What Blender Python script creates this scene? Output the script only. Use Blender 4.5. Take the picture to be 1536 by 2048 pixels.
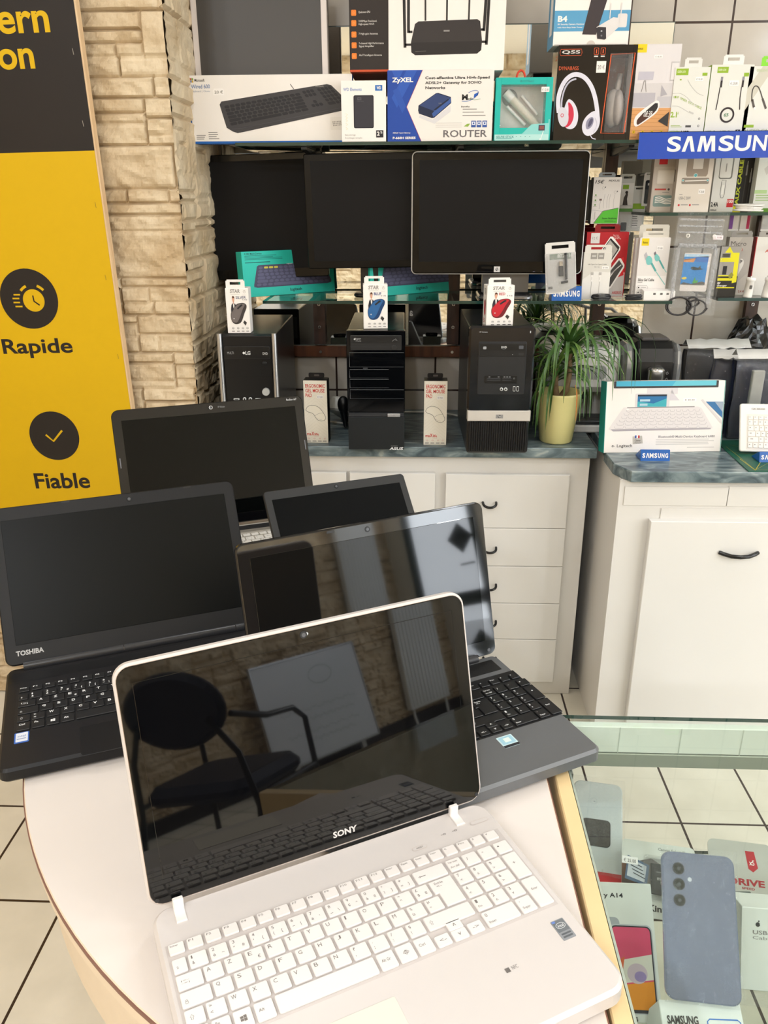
import bpy, math, random
import numpy as np
from math import sin, cos, pi, radians, sqrt, atan2
from mathutils import Matrix, Vector, noise
for o in list(bpy.data.objects): bpy.data.objects.remove(o)
SC = bpy.context.scene
COL = SC.collection
RND = random.Random(7)

# ------------------------------------------------------------------ camera
F, PITCH, YAW, ROLL = 1614.0, radians(21.2), radians(2.44), radians(-0.27)
EYE = np.array([0.0, 0.0, 1.46])
_h = (-sin(YAW), cos(YAW))
_R0 = np.array([cos(YAW), sin(YAW), 0.0])
FWD = np.array([_h[0]*cos(PITCH), _h[1]*cos(PITCH), -sin(PITCH)])
_U0 = np.array([_h[0]*sin(PITCH), _h[1]*sin(PITCH), cos(PITCH)])
RIGHT = _R0*cos(ROLL)+_U0*sin(ROLL)
UP = _U0*cos(ROLL)-_R0*sin(ROLL)
cd = bpy.data.cameras.new('camera'); cam = bpy.data.objects.new('camera', cd); COL.objects.link(cam)
cam.matrix_world = Matrix([[RIGHT[i], UP[i], -FWD[i], EYE[i]] for i in range(3)]+[[0, 0, 0, 1]])
cd.sensor_fit = 'VERTICAL'; cd.sensor_height = 36.0; cd.lens = 36.0*F/2048; cd.clip_start = 0.02
SC.camera = cam
SC.view_settings.view_transform = 'Standard'; SC.view_settings.look = 'None'
SC.view_settings.gamma = 1.0; SC.view_settings.use_curve_mapping = False
SC.view_settings.exposure = -0.13
w = bpy.data.worlds.new('world'); SC.world = w; w.use_nodes = True
w.node_tree.nodes['Background'].inputs[0].default_value = (0.9, 0.95, 1.0, 1)
w.node_tree.nodes['Background'].inputs[1].default_value = 0.4
SC.cycles.max_bounces = 10; SC.cycles.transparent_max_bounces = 24
SC.cycles.use_denoising = True; SC.cycles.sample_clamp_indirect = 6.0
SC.cycles.caustics_reflective = False; SC.cycles.caustics_refractive = False
CEIL = 2.62
def lamp_light(name, x, y, power, col=(0.885, 0.94, 1.0), size=0.13, z=CEIL-0.035):
    l = bpy.data.lights.new(name, 'AREA'); l.shape = 'DISK'; l.size = size; l.energy = power*1.06; l.color = col
    o = bpy.data.objects.new(name, l); COL.objects.link(o); o.location = (x, y, z)
    return o
LAMPS = [(x, y, p) for y, row in ((1.55, (4.8, 3.0, 3.4, 4.4, 5, 5)), (0.35, (7.2, 1.2, 1.3, 7.2, 8, 8)), (-0.9, (17, 16, 0, 0, 16, 17)), (-2.1, (22, 26, 0, 0, 20, 22)))
         for x, p in zip((-1.25, -0.3, 0.75, 1.75, 2.8, 3.8), row) if p]
for i, (x, y, p) in enumerate(LAMPS): lamp_light('lamp_light', x, y, p)

# ------------------------------------------------------------------ pixel <-> room helpers (photo is 1536 x 2048)
def ray(px, py): return RIGHT*((px-768)/F)+FWD-UP*((py-1024)/F)
def at_z(px, py, z): d = ray(px, py); return EYE+d*((z-EYE[2])/d[2])
def at_y(px, py, y): d = ray(px, py); return EYE+d*((y-EYE[1])/d[1])
def proj(p):
    d = np.asarray(p, float)-EYE; z = d@FWD
    return 768+F*(d@RIGHT)/z, 1024-F*(d@UP)/z
def solve_h(base, direc, top_y):
    a, b = 0.0, 1.5
    for _ in range(50):
        m = (a+b)/2
        if proj(base+direc*m)[1] > top_y: a = m
        else: b = m
    return a
class Spot: pass
def stand(z, bl, br, top, lean=0.0):
    """a thing standing at height z whose front bottom corners are seen at bl, br and whose top edge is at row top"""
    A, B = at_z(*bl, z), at_z(*br, z); s = Spot()
    s.yaw = atan2(B[1]-A[1], B[0]-A[0]); s.w = float(np.hypot(*(B-A)[:2])); M = (A+B)/2
    s.loc = (float(M[0]), float(M[1]), z); s.lean = lean
    d = np.array([-sin(s.yaw)*sin(lean), cos(s.yaw)*sin(lean), cos(lean)])
    s.h = solve_h(M, d, top); return s
def face_y(xl, xr, top, bot, y):
    """a thing whose front lies in the plane y"""
    s = Spot(); m = (top+bot)/2; a, b = at_y(xl, m, y)[0], at_y(xr, m, y)[0]
    zt, zb = at_y((xl+xr)/2, top, y)[2], at_y((xl+xr)/2, bot, y)[2]
    s.yaw = 0.0; s.lean = 0.0; s.w = float(b-a); s.h = float(zt-zb); s.loc = (float((a+b)/2), float(y), float(zb)); return s

# ------------------------------------------------------------------ materials
def lin(h):
    h = h.lstrip('#'); c = [int(h[i:i+2], 16)/255 for i in (0, 2, 4)]
    return tuple(x/12.92 if x <= 0.04045 else ((x+0.055)/1.055)**2.4 for x in c)
_M = {}
def mat(hexc, rough=0.5, metal=0.0, ior=1.5, var=0.03, bump=0.0, scale=40.0, emit=0.0, coat=0.0, key=None):
    k = (hexc, rough, metal, ior, var, bump, scale, emit, coat)
    if k in _M: return _M[k]
    m = bpy.data.materials.new('surface_'+hexc.strip('#')); m.use_nodes = True; nt = m.node_tree
    b = nt.nodes['Principled BSDF']; c = lin(hexc)
    b.inputs['Roughness'].default_value = rough; b.inputs['Metallic'].default_value = metal; b.inputs['IOR'].default_value = ior
    if coat: b.inputs['Coat Weight'].default_value = coat; b.inputs['Coat Roughness'].default_value = 0.05
    if emit:
        b.inputs['Emission Color'].default_value = (*c, 1); b.inputs['Emission Strength'].default_value = emit
    tc = nt.nodes.new('ShaderNodeTexCoord'); n = nt.nodes.new('ShaderNodeTexNoise'); n.inputs['Scale'].default_value = scale
    nt.links.new(tc.outputs['Object'], n.inputs['Vector'])
    r = nt.nodes.new('ShaderNodeMix'); r.data_type = 'RGBA'
    r.inputs[6].default_value = (*[x*(1-var) for x in c], 1); r.inputs[7].default_value = (*[min(1, x*(1+var)) for x in c], 1)
    nt.links.new(n.outputs['Fac'], r.inputs[0]); nt.links.new(r.outputs[2], b.inputs['Base Color'])
    if bump:
        bp = nt.nodes.new('ShaderNodeBump'); bp.inputs['Strength'].default_value = bump; bp.inputs['Distance'].default_value = 0.004
        nt.links.new(n.outputs['Fac'], bp.inputs['Height']); nt.links.new(bp.outputs['Normal'], b.inputs['Normal'])
    _M[k] = m; return m
def P(h): return mat(h, 0.5, ior=1.38, var=0.015)          # printed card
def PL(h, r=0.35, **k): return mat(h, r, **k)      # plastic
def glass(name, tint, refl=1.0, rough=0.0, haze=0.0):
    m = bpy.data.materials.new(name); m.use_nodes = True; nt = m.node_tree; nt.nodes.clear()
    out = nt.nodes.new('ShaderNodeOutputMaterial'); t = nt.nodes.new('ShaderNodeBsdfTransparent'); t.inputs[0].default_value = (*tint, 1)
    g = nt.nodes.new('ShaderNodeBsdfGlossy'); g.inputs['Roughness'].default_value = rough
    f = nt.nodes.new('ShaderNodeFresnel'); f.inputs[0].default_value = 1.45
    n = nt.nodes.new('ShaderNodeTexNoise'); n.inputs['Scale'].default_value = 30 if haze else 3
    mu = nt.nodes.new('ShaderNodeMath'); mu.operation = 'MULTIPLY'; mu.inputs[1].default_value = refl
    ge = nt.nodes.new('ShaderNodeNewGeometry'); iv = nt.nodes.new('ShaderNodeMath'); iv.operation = 'SUBTRACT'; iv.inputs[0].default_value = 1.0; nt.links.new(ge.outputs['Backfacing'], iv.inputs[1])
    m0 = nt.nodes.new('ShaderNodeMath'); m0.operation = 'MULTIPLY'; nt.links.new(f.outputs[0], m0.inputs[0]); nt.links.new(iv.outputs[0], m0.inputs[1]); nt.links.new(m0.outputs[0], mu.inputs[0])
    mx = nt.nodes.new('ShaderNodeMixShader'); nt.links.new(mu.outputs[0], mx.inputs[0])
    src = t.outputs[0]
    if haze:
        d = nt.nodes.new('ShaderNodeBsdfDiffuse'); d.inputs[0].default_value = (0.8, 0.8, 0.8, 1)
        h = nt.nodes.new('ShaderNodeMixShader'); nt.links.new(t.outputs[0], h.inputs[1]); nt.links.new(d.outputs[0], h.inputs[2])
        mh = nt.nodes.new('ShaderNodeMath'); mh.operation = 'MULTIPLY'; mh.inputs[1].default_value = haze*2
        nt.links.new(n.outputs['Fac'], mh.inputs[0]); nt.links.new(mh.outputs[0], h.inputs[0]); src = h.outputs[0]
        bp = nt.nodes.new('ShaderNodeBump'); bp.inputs['Strength'].default_value = 0.6; bp.inputs['Distance'].default_value = 0.01
        nt.links.new(n.outputs['Fac'], bp.inputs['Height']); nt.links.new(bp.outputs[0], g.inputs['Normal'])
    nt.links.new(src, mx.inputs[1]); nt.links.new(g.outputs[0], mx.inputs[2]); nt.links.new(mx.outputs[0], out.inputs[0])
    return m
GLASS = glass('clear_glass', (0.94, 0.97, 0.95)); FILM = glass('clear_film', (0.96, 0.96, 0.96), 1.3, 0.04, 0.10)
FILM_CLEAR = glass('clear_blister', (0.97, 0.97, 0.97), 1.4, 0.03, 0.04)
CASEGLASS = glass('case_glass', (0.925, 0.955, 0.938)); GLASS_EDGE = mat('#1d3a33', 0.15, ior=1.5)
def bricks(name, c1, c2, mortar, bw, bh, ms, off=0.0, axes='XY', shift=(0, 0), rough=0.3, bump=0.3, scratch=0.03, ior=1.5):
    m = bpy.data.materials.new(name); m.use_nodes = True; nt = m.node_tree; b = nt.nodes['Principled BSDF']
    tc = nt.nodes.new('ShaderNodeTexCoord'); sp = nt.nodes.new('ShaderNodeSeparateXYZ'); cb = nt.nodes.new('ShaderNodeCombineXYZ')
    nt.links.new(tc.outputs['Object'], sp.inputs[0])
    for i, a in enumerate(axes):
        ad = nt.nodes.new('ShaderNodeMath'); ad.operation = 'ADD'; ad.inputs[1].default_value = shift[i]
        nt.links.new(sp.outputs['XYZ'.index(a)], ad.inputs[0]); nt.links.new(ad.outputs[0], cb.inputs[i])
    br = nt.nodes.new('ShaderNodeTexBrick'); br.offset = off; br.squash = 1.0
    br.inputs['Color1'].default_value = (*lin(c1), 1); br.inputs['Color2'].default_value = (*lin(c2), 1); br.inputs['Mortar'].default_value = (*lin(mortar), 1)
    br.inputs['Scale'].default_value = 1.0; br.inputs['Brick Width'].default_value = bw; br.inputs['Row Height'].default_value = bh
    br.inputs['Mortar Size'].default_value = ms; br.inputs['Mortar Smooth'].default_value = 0.1
    nt.links.new(cb.outputs[0], br.inputs['Vector'])
    n = nt.nodes.new('ShaderNodeTexNoise'); n.inputs['Scale'].default_value = 9; n.inputs['Detail'].default_value = 8
    nt.links.new(tc.outputs['Object'], n.inputs['Vector'])
    mx = nt.nodes.new('ShaderNodeMix'); mx.data_type = 'RGBA'; mx.blend_type = 'MULTIPLY'; mx.inputs[0].default_value = 1.0
    rp = nt.nodes.new('ShaderNodeValToRGB'); rp.color_ramp.elements[0].color = (1-scratch*4, 1-scratch*4, 1-scratch*4.4, 1); rp.color_ramp.elements[1].color = (1, 1, 1, 1)
    rp.color_ramp.elements[0].position = 0.3; rp.color_ramp.elements[1].position = 0.7
    nt.links.new(n.outputs['Fac'], rp.inputs[0]); nt.links.new(br.outputs['Color'], mx.inputs[6]); nt.links.new(rp.outputs[0], mx.inputs[7])
    nt.links.new(mx.outputs[2], b.inputs['Base Color']); b.inputs['Roughness'].default_value = rough; b.inputs['IOR'].default_value = ior
    bp = nt.nodes.new('ShaderNodeBump'); bp.inputs['Strength'].default_value = bump; bp.inputs['Distance'].default_value = 0.003; bp.invert = True
    nt.links.new(br.outputs['Fac'], bp.inputs['Height']); nt.links.new(bp.outputs[0], b.inputs['Normal'])
    return m
def stone_mat():
    m = bpy.data.materials.new('stone_cladding'); m.use_nodes = True; nt = m.node_tree; b = nt.nodes['Principled BSDF']
    tc = nt.nodes.new('ShaderNodeTexCoord'); n = nt.nodes.new('ShaderNodeTexNoise'); n.inputs['Scale'].default_value = 7; n.inputs['Detail'].default_value = 9
    n2 = nt.nodes.new('ShaderNodeTexNoise'); n2.inputs['Scale'].default_value = 90; n2.inputs['Detail'].default_value = 6
    for q in (n, n2): nt.links.new(tc.outputs['Object'], q.inputs['Vector'])
    r = nt.nodes.new('ShaderNodeValToRGB'); e = r.color_ramp.elements
    e[0].position = 0.28; e[0].color = (*lin('#b99f7a'), 1); e[1].position = 0.72; e[1].color = (*lin('#dccbae'), 1)
    nt.links.new(n.outputs['Fac'], r.inputs[0]); nt.links.new(r.outputs[0], b.inputs['Base Color']); b.inputs['Roughness'].default_value = 0.75
    bp = nt.nodes.new('ShaderNodeBump'); bp.inputs['Strength'].default_value = 0.5; bp.inputs['Distance'].default_value = 0.004
    nt.links.new(n2.outputs['Fac'], bp.inputs['Height']); nt.links.new(bp.outputs[0], b.inputs['Normal']); return m
STONE = stone_mat()
def marble_mat():
    m = bpy.data.materials.new('grey_green_marble'); m.use_nodes = True; nt = m.node_tree; b = nt.nodes['Principled BSDF']
    tc = nt.nodes.new('ShaderNodeTexCoord'); mp = nt.nodes.new('ShaderNodeMapping'); mp.inputs['Rotation'].default_value = (0.4, 0.2, 0.6); mp.inputs['Scale'].default_value = (4.5, 15, 11)
    nt.links.new(tc.outputs['Object'], mp.inputs[0])
    n = nt.nodes.new('ShaderNodeTexNoise'); n.inputs['Scale'].default_value = 2.2; n.inputs['Detail'].default_value = 9; n.inputs['Distortion'].default_value = 1.6
    nt.links.new(mp.outputs[0], n.inputs['Vector'])
    r = nt.nodes.new('ShaderNodeValToRGB'); e = r.color_ramp.elements
    e[0].position = 0.3; e[0].color = (*lin('#3a474e'), 1); e[1].position = 0.62; e[1].color = (*lin('#829092'), 1)
    x = e.new(0.475); x.color = (*lin('#5f6e73'), 1); x = e.new(0.70); x.color = (*lin('#a9b0ac'), 1)
    nt.links.new(n.outputs['Fac'], r.inputs[0]); nt.links.new(r.outputs[0], b.inputs['Base Color']); b.inputs['Roughness'].default_value = 0.3; return m
MARBLE = marble_mat()
def wood_mat(c1, c2, rough=0.4):
    m = bpy.data.materials.new('stained_wood'); m.use_nodes = True; nt = m.node_tree; b = nt.nodes['Principled BSDF']
    tc = nt.nodes.new('ShaderNodeTexCoord'); mp = nt.nodes.new('ShaderNodeMapping'); mp.inputs['Scale'].default_value = (30, 30, 4)
    nt.links.new(tc.outputs['Object'], mp.inputs[0]); n = nt.nodes.new('ShaderNodeTexNoise'); n.inputs['Scale'].default_value = 2; n.inputs['Detail'].default_value = 6
    nt.links.new(mp.outputs[0], n.inputs['Vector']); r = nt.nodes.new('ShaderNodeValToRGB'); e = r.color_ramp.elements
    e[0].position = 0.35; e[0].color = (*lin(c1), 1); e[1].position = 0.65; e[1].color = (*lin(c2), 1)
    nt.links.new(n.outputs['Fac'], r.inputs[0]); nt.links.new(r.outputs[0], b.inputs['Base Color']); b.inputs['Roughness'].default_value = rough; return m
DARKWOOD = wood_mat('#2c1812', '#43261b'); REDWOOD = wood_mat('#4f2a17', '#6b3b20')
MIRROR = bpy.data.materials.new('mirror_silver'); MIRROR.use_nodes = True
_b = MIRROR.node_tree.nodes['Principled BSDF']; _b.inputs['Metallic'].default_value = 1.0; _b.inputs['Roughness'].default_value = 0.015; _b.inputs['Base Color'].default_value = (0.80, 0.82, 0.80, 1)
SCREEN = mat('#060708', 0.03, ior=1.55, var=0.0); GLOSSB = mat('#08080a', 0.06, ior=1.7, var=0.0); MATTES = mat('#141414', 0.42, ior=1.5, var=0.02)
CHROME = mat('#c9c9c9', 0.2, 1.0); STEEL = mat('#8f9092', 0.35, 1.0); WHITEP = mat('#ece6de', 0.4); BLACKP = mat('#17171a', 0.4); INK = P('#1d1c1e')

# ------------------------------------------------------------------ mesh builder
_T = {}
def text2d(s, bold):
    k = (s, bold)
    if k not in _T:
        cu = bpy.data.curves.new('t', 'FONT'); cu.body = s; cu.resolution_u = 9 if bold == 3 else 2; cu.offset = (0.0, 0.018, 0.035, 0.022)[bold]
        ob = bpy.data.objects.new('t', cu); me = bpy.data.meshes.new_from_object(ob)
        v = np.array([q.co[:2] for q in me.vertices]) if len(me.vertices) else np.zeros((0, 2)); f = [tuple(p.vertices) for p in me.polygons]
        bpy.data.objects.remove(ob); bpy.data.curves.remove(cu); bpy.data.meshes.remove(me)
        if len(v):
            lo, hi = v.min(0), v.max(0); v = (v-lo)/np.maximum(hi-lo, 1e-6)
        _T[k] = (v, f)
    return _T[k]
def rpoly(x0, y0, x1, y1, r, n=5):
    r = min(r, abs(x1-x0)/2-1e-6, abs(y1-y0)/2-1e-6)
    if r <= 1e-6: return [(x0, y0), (x1, y0), (x1, y1), (x0, y1)]
    out = []
    for cx, cy, a in ((x1-r, y0+r, -pi/2), (x1-r, y1-r, 0), (x0+r, y1-r, pi/2), (x0+r, y0+r, pi)):
        for i in range(n+1):
            t = a+pi/2*i/n; out.append((cx+r*cos(t), cy+r*sin(t)))
    return out
def inset(poly, d):
    n = len(poly); out = []
    for i in range(n):
        p, q, r = np.array(poly[i-1]), np.array(poly[i]), np.array(poly[(i+1) % n])
        e1, e2 = q-p, r-q; l1, l2 = np.hypot(*e1), np.hypot(*e2)
        n1 = np.array([-e1[1], e1[0]])/max(l1, 1e-9); n2 = np.array([-e2[1], e2[0]])/max(l2, 1e-9)
        m = n1+n2; m = m/max(np.hypot(*m), 1e-9); c = max(0.35, float(m@n1)); out.append(tuple(q+m*d/c))
    return out
class Face:
    """a flat face drawn on in percent: u to the right, v downwards from the top left corner"""
    def __init__(s, O, U, V, N, w, h): s.O, s.U, s.V, s.N, s.w, s.h = Vector(O), Vector(U), Vector(V), Vector(N), w, h
    def p(s, u, v, l=1): return s.O+s.U*(s.w*u/100)+s.V*(s.h*(1-v/100))+s.N*(0.00022*l)
class MB:
    def __init__(s): s.v = []; s.f = []; s.m = []; s.mats = []; s.sm = []; s.M = None
    def mi(s, m):
        if m not in s.mats: s.mats.append(m)
        return s.mats.index(m)
    def add(s, vs, fs, m, smooth=False):
        k = len(s.v); i = s.mi(m)
        for p in vs:
            p = Vector(p); s.v.append(tuple(s.M @ p) if s.M else tuple(p))
        for f in fs: s.f.append([k+a for a in f]); s.m.append(i); s.sm.append(smooth)
    def slab(s, poly, z0, z1, m, b=0.0, top=None, bb=None):
        """polygon in x,y (counter clockwise) extruded from z0 to z1, edges bevelled by b"""
        n = len(poly); bb = b if bb is None else bb; rings = []
        if bb: rings.append((inset(poly, bb), z0)); rings.append((poly, z0+bb))
        else: rings.append((poly, z0))
        if b: rings += [(poly, z1-b), (inset(poly, b), z1)]
        else: rings.append((poly, z1))
        vs = [(x, y, z) for r, z in rings for x, y in r]; fs = []
        for k in range(len(rings)-1):
            for i in range(n): fs.append((k*n+i, k*n+(i+1) % n, (k+1)*n+(i+1) % n, (k+1)*n+i))
        fs.append(tuple(reversed(range(n)))); s.add(vs, fs, m)
        k = (len(rings)-1)*n; s.add([vs[k+i] for i in range(n)], [tuple(range(n))], top or m)
    def box(s, x0, y0, z0, x1, y1, z1, m, b=0.0, top=None):
        s.slab([(x0, y0), (x1, y0), (x1, y1), (x0, y1)], z0, z1, m, b, top)
    def plate(s, x0, z0, x1, z1, y0, y1, m, r=0.0, b=0.0, front=None, n=5):
        """rounded plate standing in x,z whose front face lies at y0 (towards -y)"""
        old = s.M; R = Matrix(((1, 0, 0, 0), (0, 0, -1, y1), (0, 1, 0, 0), (0, 0, 0, 1)))
        s.M = (old @ R) if old else R; s.slab(rpoly(x0, z0, x1, z1, r, n), 0, y1-y0, m, b, front); s.M = old
    def cyl(s, p0, p1, r0, r1, m, n=20, cap=True, smooth=True):
        p0, p1 = Vector(p0), Vector(p1); d = (p1-p0).normalized(); a = d.orthogonal().normalized(); c = d.cross(a)
        vs = [p+(a*cos(2*pi*i/n)+c*sin(2*pi*i/n))*r for p, r in ((p0, r0), (p1, r1)) for i in range(n)]
        s.add(vs, [(i, (i+1) % n, n+(i+1) % n, n+i) for i in range(n)], m, smooth)
        if cap: s.add(vs, [tuple(reversed(range(n))), tuple(range(n, 2*n))], m)
    def lathe(s, prof, m, n=28, c=(0, 0, 0), smooth=True):
        vs = [(c[0]+r*cos(2*pi*i/n), c[1]+r*sin(2*pi*i/n), c[2]+z) for r, z in prof for i in range(n)]; fs = []
        for k in range(len(prof)-1):
            for i in range(n): fs.append((k*n+i, k*n+(i+1) % n, (k+1)*n+(i+1) % n, (k+1)*n+i))
        s.add(vs, fs, m, smooth)
    def tube(s, pts, r, m, n=8, r1=None, closed=False):
        pts = [Vector(p) for p in pts]; N = len(pts); vs = []; fs = []; a = None
        for i, p in enumerate(pts):
            t = (pts[(i+1) % N]-pts[i-1]) if (0 < i < N-1 or closed) else (pts[1]-pts[0] if i == 0 else pts[-1]-pts[-2])
            t.normalize(); a = (a-t*a.dot(t)).normalized() if a and (a-t*a.dot(t)).length > 1e-5 else t.orthogonal().normalized(); b = t.cross(a)
            rr = r if r1 is None else r+(r1-r)*i/(N-1)
            vs += [p+(a*cos(2*pi*k/n)+b*sin(2*pi*k/n))*rr for k in range(n)]
        for i in range(N if closed else N-1):
            j = (i+1) % N
            for k in range(n): fs.append((i*n+k, i*n+(k+1) % n, j*n+(k+1) % n, j*n+k))
        s.add(vs, fs, m, True)
        if not closed: s.add(vs[:n], [tuple(reversed(range(n)))], m); s.add(vs[-n:], [tuple(range(n))], m)
    def ball(s, c, r, m, sx=1, sy=1, sz=1, n=14):
        prof = [(max(1e-4, sin(pi*k/n)), -cos(pi*k/n)) for k in range(n+1)]
        vs = [(c[0]+q*r*sx*cos(2*pi*i/20), c[1]+q*r*sy*sin(2*pi*i/20), c[2]+z*r*sz) for q, z in prof for i in range(20)]; fs = []
        for k in range(n):
            for i in range(20): fs.append((k*20+i, k*20+(i+1) % 20, (k+1)*20+(i+1) % 20, (k+1)*20+i))
        s.add(vs, fs, m, True)
    # ---- printing on a Face
    def r(s, F_, u0, v0, u1, v1, m, l=1, rad=0.0):
        if rad:
            pts = rpoly(u0*F_.w/100, v0*F_.h/100, u1*F_.w/100, v1*F_.h/100, rad, 4); pts = [(a*100/F_.w, b*100/F_.h) for a, b in pts]
        else: pts = [(u0, v0), (u1, v0), (u1, v1), (u0, v1)]
        s.poly(F_, pts, m, l)
    def poly(s, F_, pts, m, l=1): s.add([F_.p(u, v, l) for u, v in reversed(pts)], [tuple(range(len(pts)))], m)
    def sp(s, F_, pts, m, l=1, k=2):      # rounded outline
        for _ in range(k): pts = [q for i in range(len(pts)) for a, b in ((pts[i], pts[(i+1) % len(pts)]),) for q in ((.75*a[0]+.25*b[0], .75*a[1]+.25*b[1]), (.25*a[0]+.75*b[0], .25*a[1]+.75*b[1]))]
        s.poly(F_, pts, m, l)
    def sl(s, F_, pts, w_, m, l=1, k=2):  # rounded stroke
        for _ in range(k): pts = [pts[0]]+[q for a, b in zip(pts, pts[1:]) for q in ((.75*a[0]+.25*b[0], .75*a[1]+.25*b[1]), (.25*a[0]+.75*b[0], .25*a[1]+.75*b[1]))]+[pts[-1]]
        s.line(F_, pts, w_, m, l)
    def e(s, F_, u, v, r, m, l=1, k=1.0, n=24):   # ellipse, radius in mm, k = height / width
        s.poly(F_, [(u+100*r*1e-3*cos(2*pi*i/n)/F_.w, v+100*r*1e-3*k*sin(2*pi*i/n)/F_.h) for i in range(n)], m, l)
    def ring(s, F_, u, v, r, w_, m, l=1, k=1.0, n=24):
        s.line(F_, [(u+100*r*1e-3*cos(2*pi*i/n)/F_.w, v+100*r*1e-3*k*sin(2*pi*i/n)/F_.h) for i in range(n+1)], w_, m, l)
    def line(s, F_, pts, w_, m, l=1):   # stroke, width in mm
        q = [np.array((u*F_.w/100, v*F_.h/100)) for u, v in pts]; n = len(q); L = []; Rr = []
        for i in range(n):
            t = q[min(i+1, n-1)]-q[max(i-1, 0)]
            if n > 2 and np.hypot(*(q[0]-q[-1])) < 1e-7 and i in (0, n-1): t = q[1]-q[-2]
            t = t/max(np.hypot(*t), 1e-9); o = np.array((-t[1], t[0]))*w_*5e-4
            L.append(q[i]+o); Rr.append(q[i]-o)
        vs = [F_.p(a[0]*100/F_.w, a[1]*100/F_.h, l) for a in L+Rr]
        s.add(vs, [(i, i+1, n+i+1, n+i) for i in range(n-1)], m)
    def t(s, F_, txt, u0, v0, u1, v1, m, l=1, bold=0, flip=False, skew=0.0, rot=0):
        v, f = text2d(txt, bold); vs = []
        for a, b in v:
            if flip: a = 1-a
            if rot == 90: a, b = 1-b, a
            if rot == -90: a, b = b, 1-a
            vs.append(F_.p(u0+(u1-u0)*a+skew*b, v1+(v0-v1)*b, l))
        s.add(vs, f, m)
    def lines(s, F_, u0, v0, u1, v1, n, m, l=1, ragged=0.25):   # unreadably small print
        for i in range(n):
            a = v0+(v1-v0)*i/n; hgt = (v1-v0)/n*0.42
            s.r(F_, u0, a, u1-(u1-u0)*ragged*RND.random(), a+hgt, m, l)
    def price(s, F_, u0, v0, u1, v1, l=3, txt='€ 25.00'):
        s.r(F_, u0, v0, u1, v1, P('#f3efec'), l); s.t(F_, txt, u0+(u1-u0)*.12, v0+(v1-v0)*.3, u1-(u1-u0)*.12, v1-(v1-v0)*.2, P('#5a5553'), l+1)
    def obj(s, name, parent=None, loc=None, rz=0.0, rx=0.0, ry=0.0, label=None, cat=None, group=None, kind=None):
        me = bpy.data.meshes.new(name); me.from_pydata(s.v, [], s.f)
        for m in s.mats: me.materials.append(m)
        me.polygons.foreach_set('material_index', s.m); me.polygons.foreach_set('use_smooth', s.sm); me.validate(); me.update()
        o = bpy.data.objects.new(name, me); COL.objects.link(o)
        if parent: o.parent = parent
        if loc is not None: o.location = loc
        o.rotation_euler = (rx, ry, rz); tag(o, label, cat, group, kind); return o
def tag(o, label=None, cat=None, group=None, kind=None):
    for k, v in (('label', label), ('category', cat), ('group', group), ('kind', kind)):
        if v: o[k] = v
def thing(name, label, cat, loc, rz=0.0, rx=0.0, group=None, ry=0.0):
    o = bpy.data.objects.new(name, None); COL.objects.link(o); o.empty_display_size = 0.05
    o.location = loc; o.rotation_euler = (rx, ry, rz); tag(o, label, cat, group); return o
def struct(mb, name, **k): return mb.obj(name, kind='structure', **k)
def copy_thing(o, parent=None):
    c = o.copy(); COL.objects.link(c); c.parent = parent
    for ch in list(o.children): copy_thing(ch, c)
    return c
def fronts(w_, h, d, y=0.0):
    """front, left, right, top and bottom faces of a box standing on z = 0 with its front at y = 0"""
    return (Face((-w_/2, y, 0), (1, 0, 0), (0, 0, 1), (0, -1, 0), w_, h), Face((-w_/2, y+d, 0), (0, -1, 0), (0, 0, 1), (-1, 0, 0), d, h),
            Face((w_/2, y, 0), (0, 1, 0), (0, 0, 1), (1, 0, 0), d, h), Face((-w_/2, y, h), (1, 0, 0), (0, 1, 0), (0, 0, 1), w_, d),
            Face((-w_/2, y+d, 0), (1, 0, 0), (0, -1, 0), (0, 0, -1), w_, d))
def carton(w_, h, d, m, b=0.0009):
    mb = MB(); mb.box(-w_/2, 0, 0, w_/2, d, h, m, b); return mb, fronts(w_, h, d)
def hang_tab(mb, w_, h, tw, th, m, hole=True, y=0.001, x=0.0):
    """card hanging tab above a carton, with the usual hook hole left open"""
    z0, z1 = h, h+th; hw, hh = tw*0.28, th*0.16; zc = h+th*0.55
    out = rpoly(x-tw/2, z0-0.001, x+tw/2, z1, 0.004, 3)
    if not hole: mb.plate(x-tw/2, z0-0.001, x+tw/2, z1, y-0.0004, y+0.0004, m, 0.004); return
    for a in ((x-tw/2, z0-0.001, x-hw, z1-0.003), (x+hw, z0-0.001, x+tw/2, z1-0.003), (x-hw, z0-0.001, x+hw, zc-hh), (x-hw, zc+hh, x+hw, z1-0.003)):
        mb.plate(a[0], a[1], a[2], a[3], y-0.0004, y+0.0004, m)
    mb.plate(x-tw/2+0.003, z1-0.0031, x+tw/2-0.003, z1, y-0.0004, y+0.0004, m, 0.0012)
def place(s, z=None): return dict(loc=s.loc, rz=s.yaw, rx=-s.lean)

# ------------------------------------------------------------------ the shop shell
XL, XR, YB, YW = -1.9, 4.6, -2.75, 2.6
mb = MB(); mb.box(XL-.1, YB-.1, -.06, XR+.1, YW+.1, 0, bricks('floor_tiles', '#e9e3d4', '#e4ddcd', '#33241f', 0.2067, 0.296, 0.0032, 0, 'XY', (-0.465+2.067, -1.63+2.96), 0.32, 0.25, 0.03))
struct(mb, 'floor')
mb = MB(); mb.box(XL-.1, YB-.1, CEIL, XR+.1, YW+.1, CEIL+.06, mat('#efe9df', 0.8, var=0.02)); struct(mb, 'ceiling')
mb = MB(); mb.box(XL-.1, YW, 0, XR+.1, YW+.1, CEIL, bricks('wall_tiles', '#cdc4b9', '#c6bdb2', '#3c2c27', 0.16, 0.1475, 0.0032, 0, 'XZ', (-0.857+1.6, -1.911+2.95), 0.12, 0.25, 0.03, 1.5))
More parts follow.
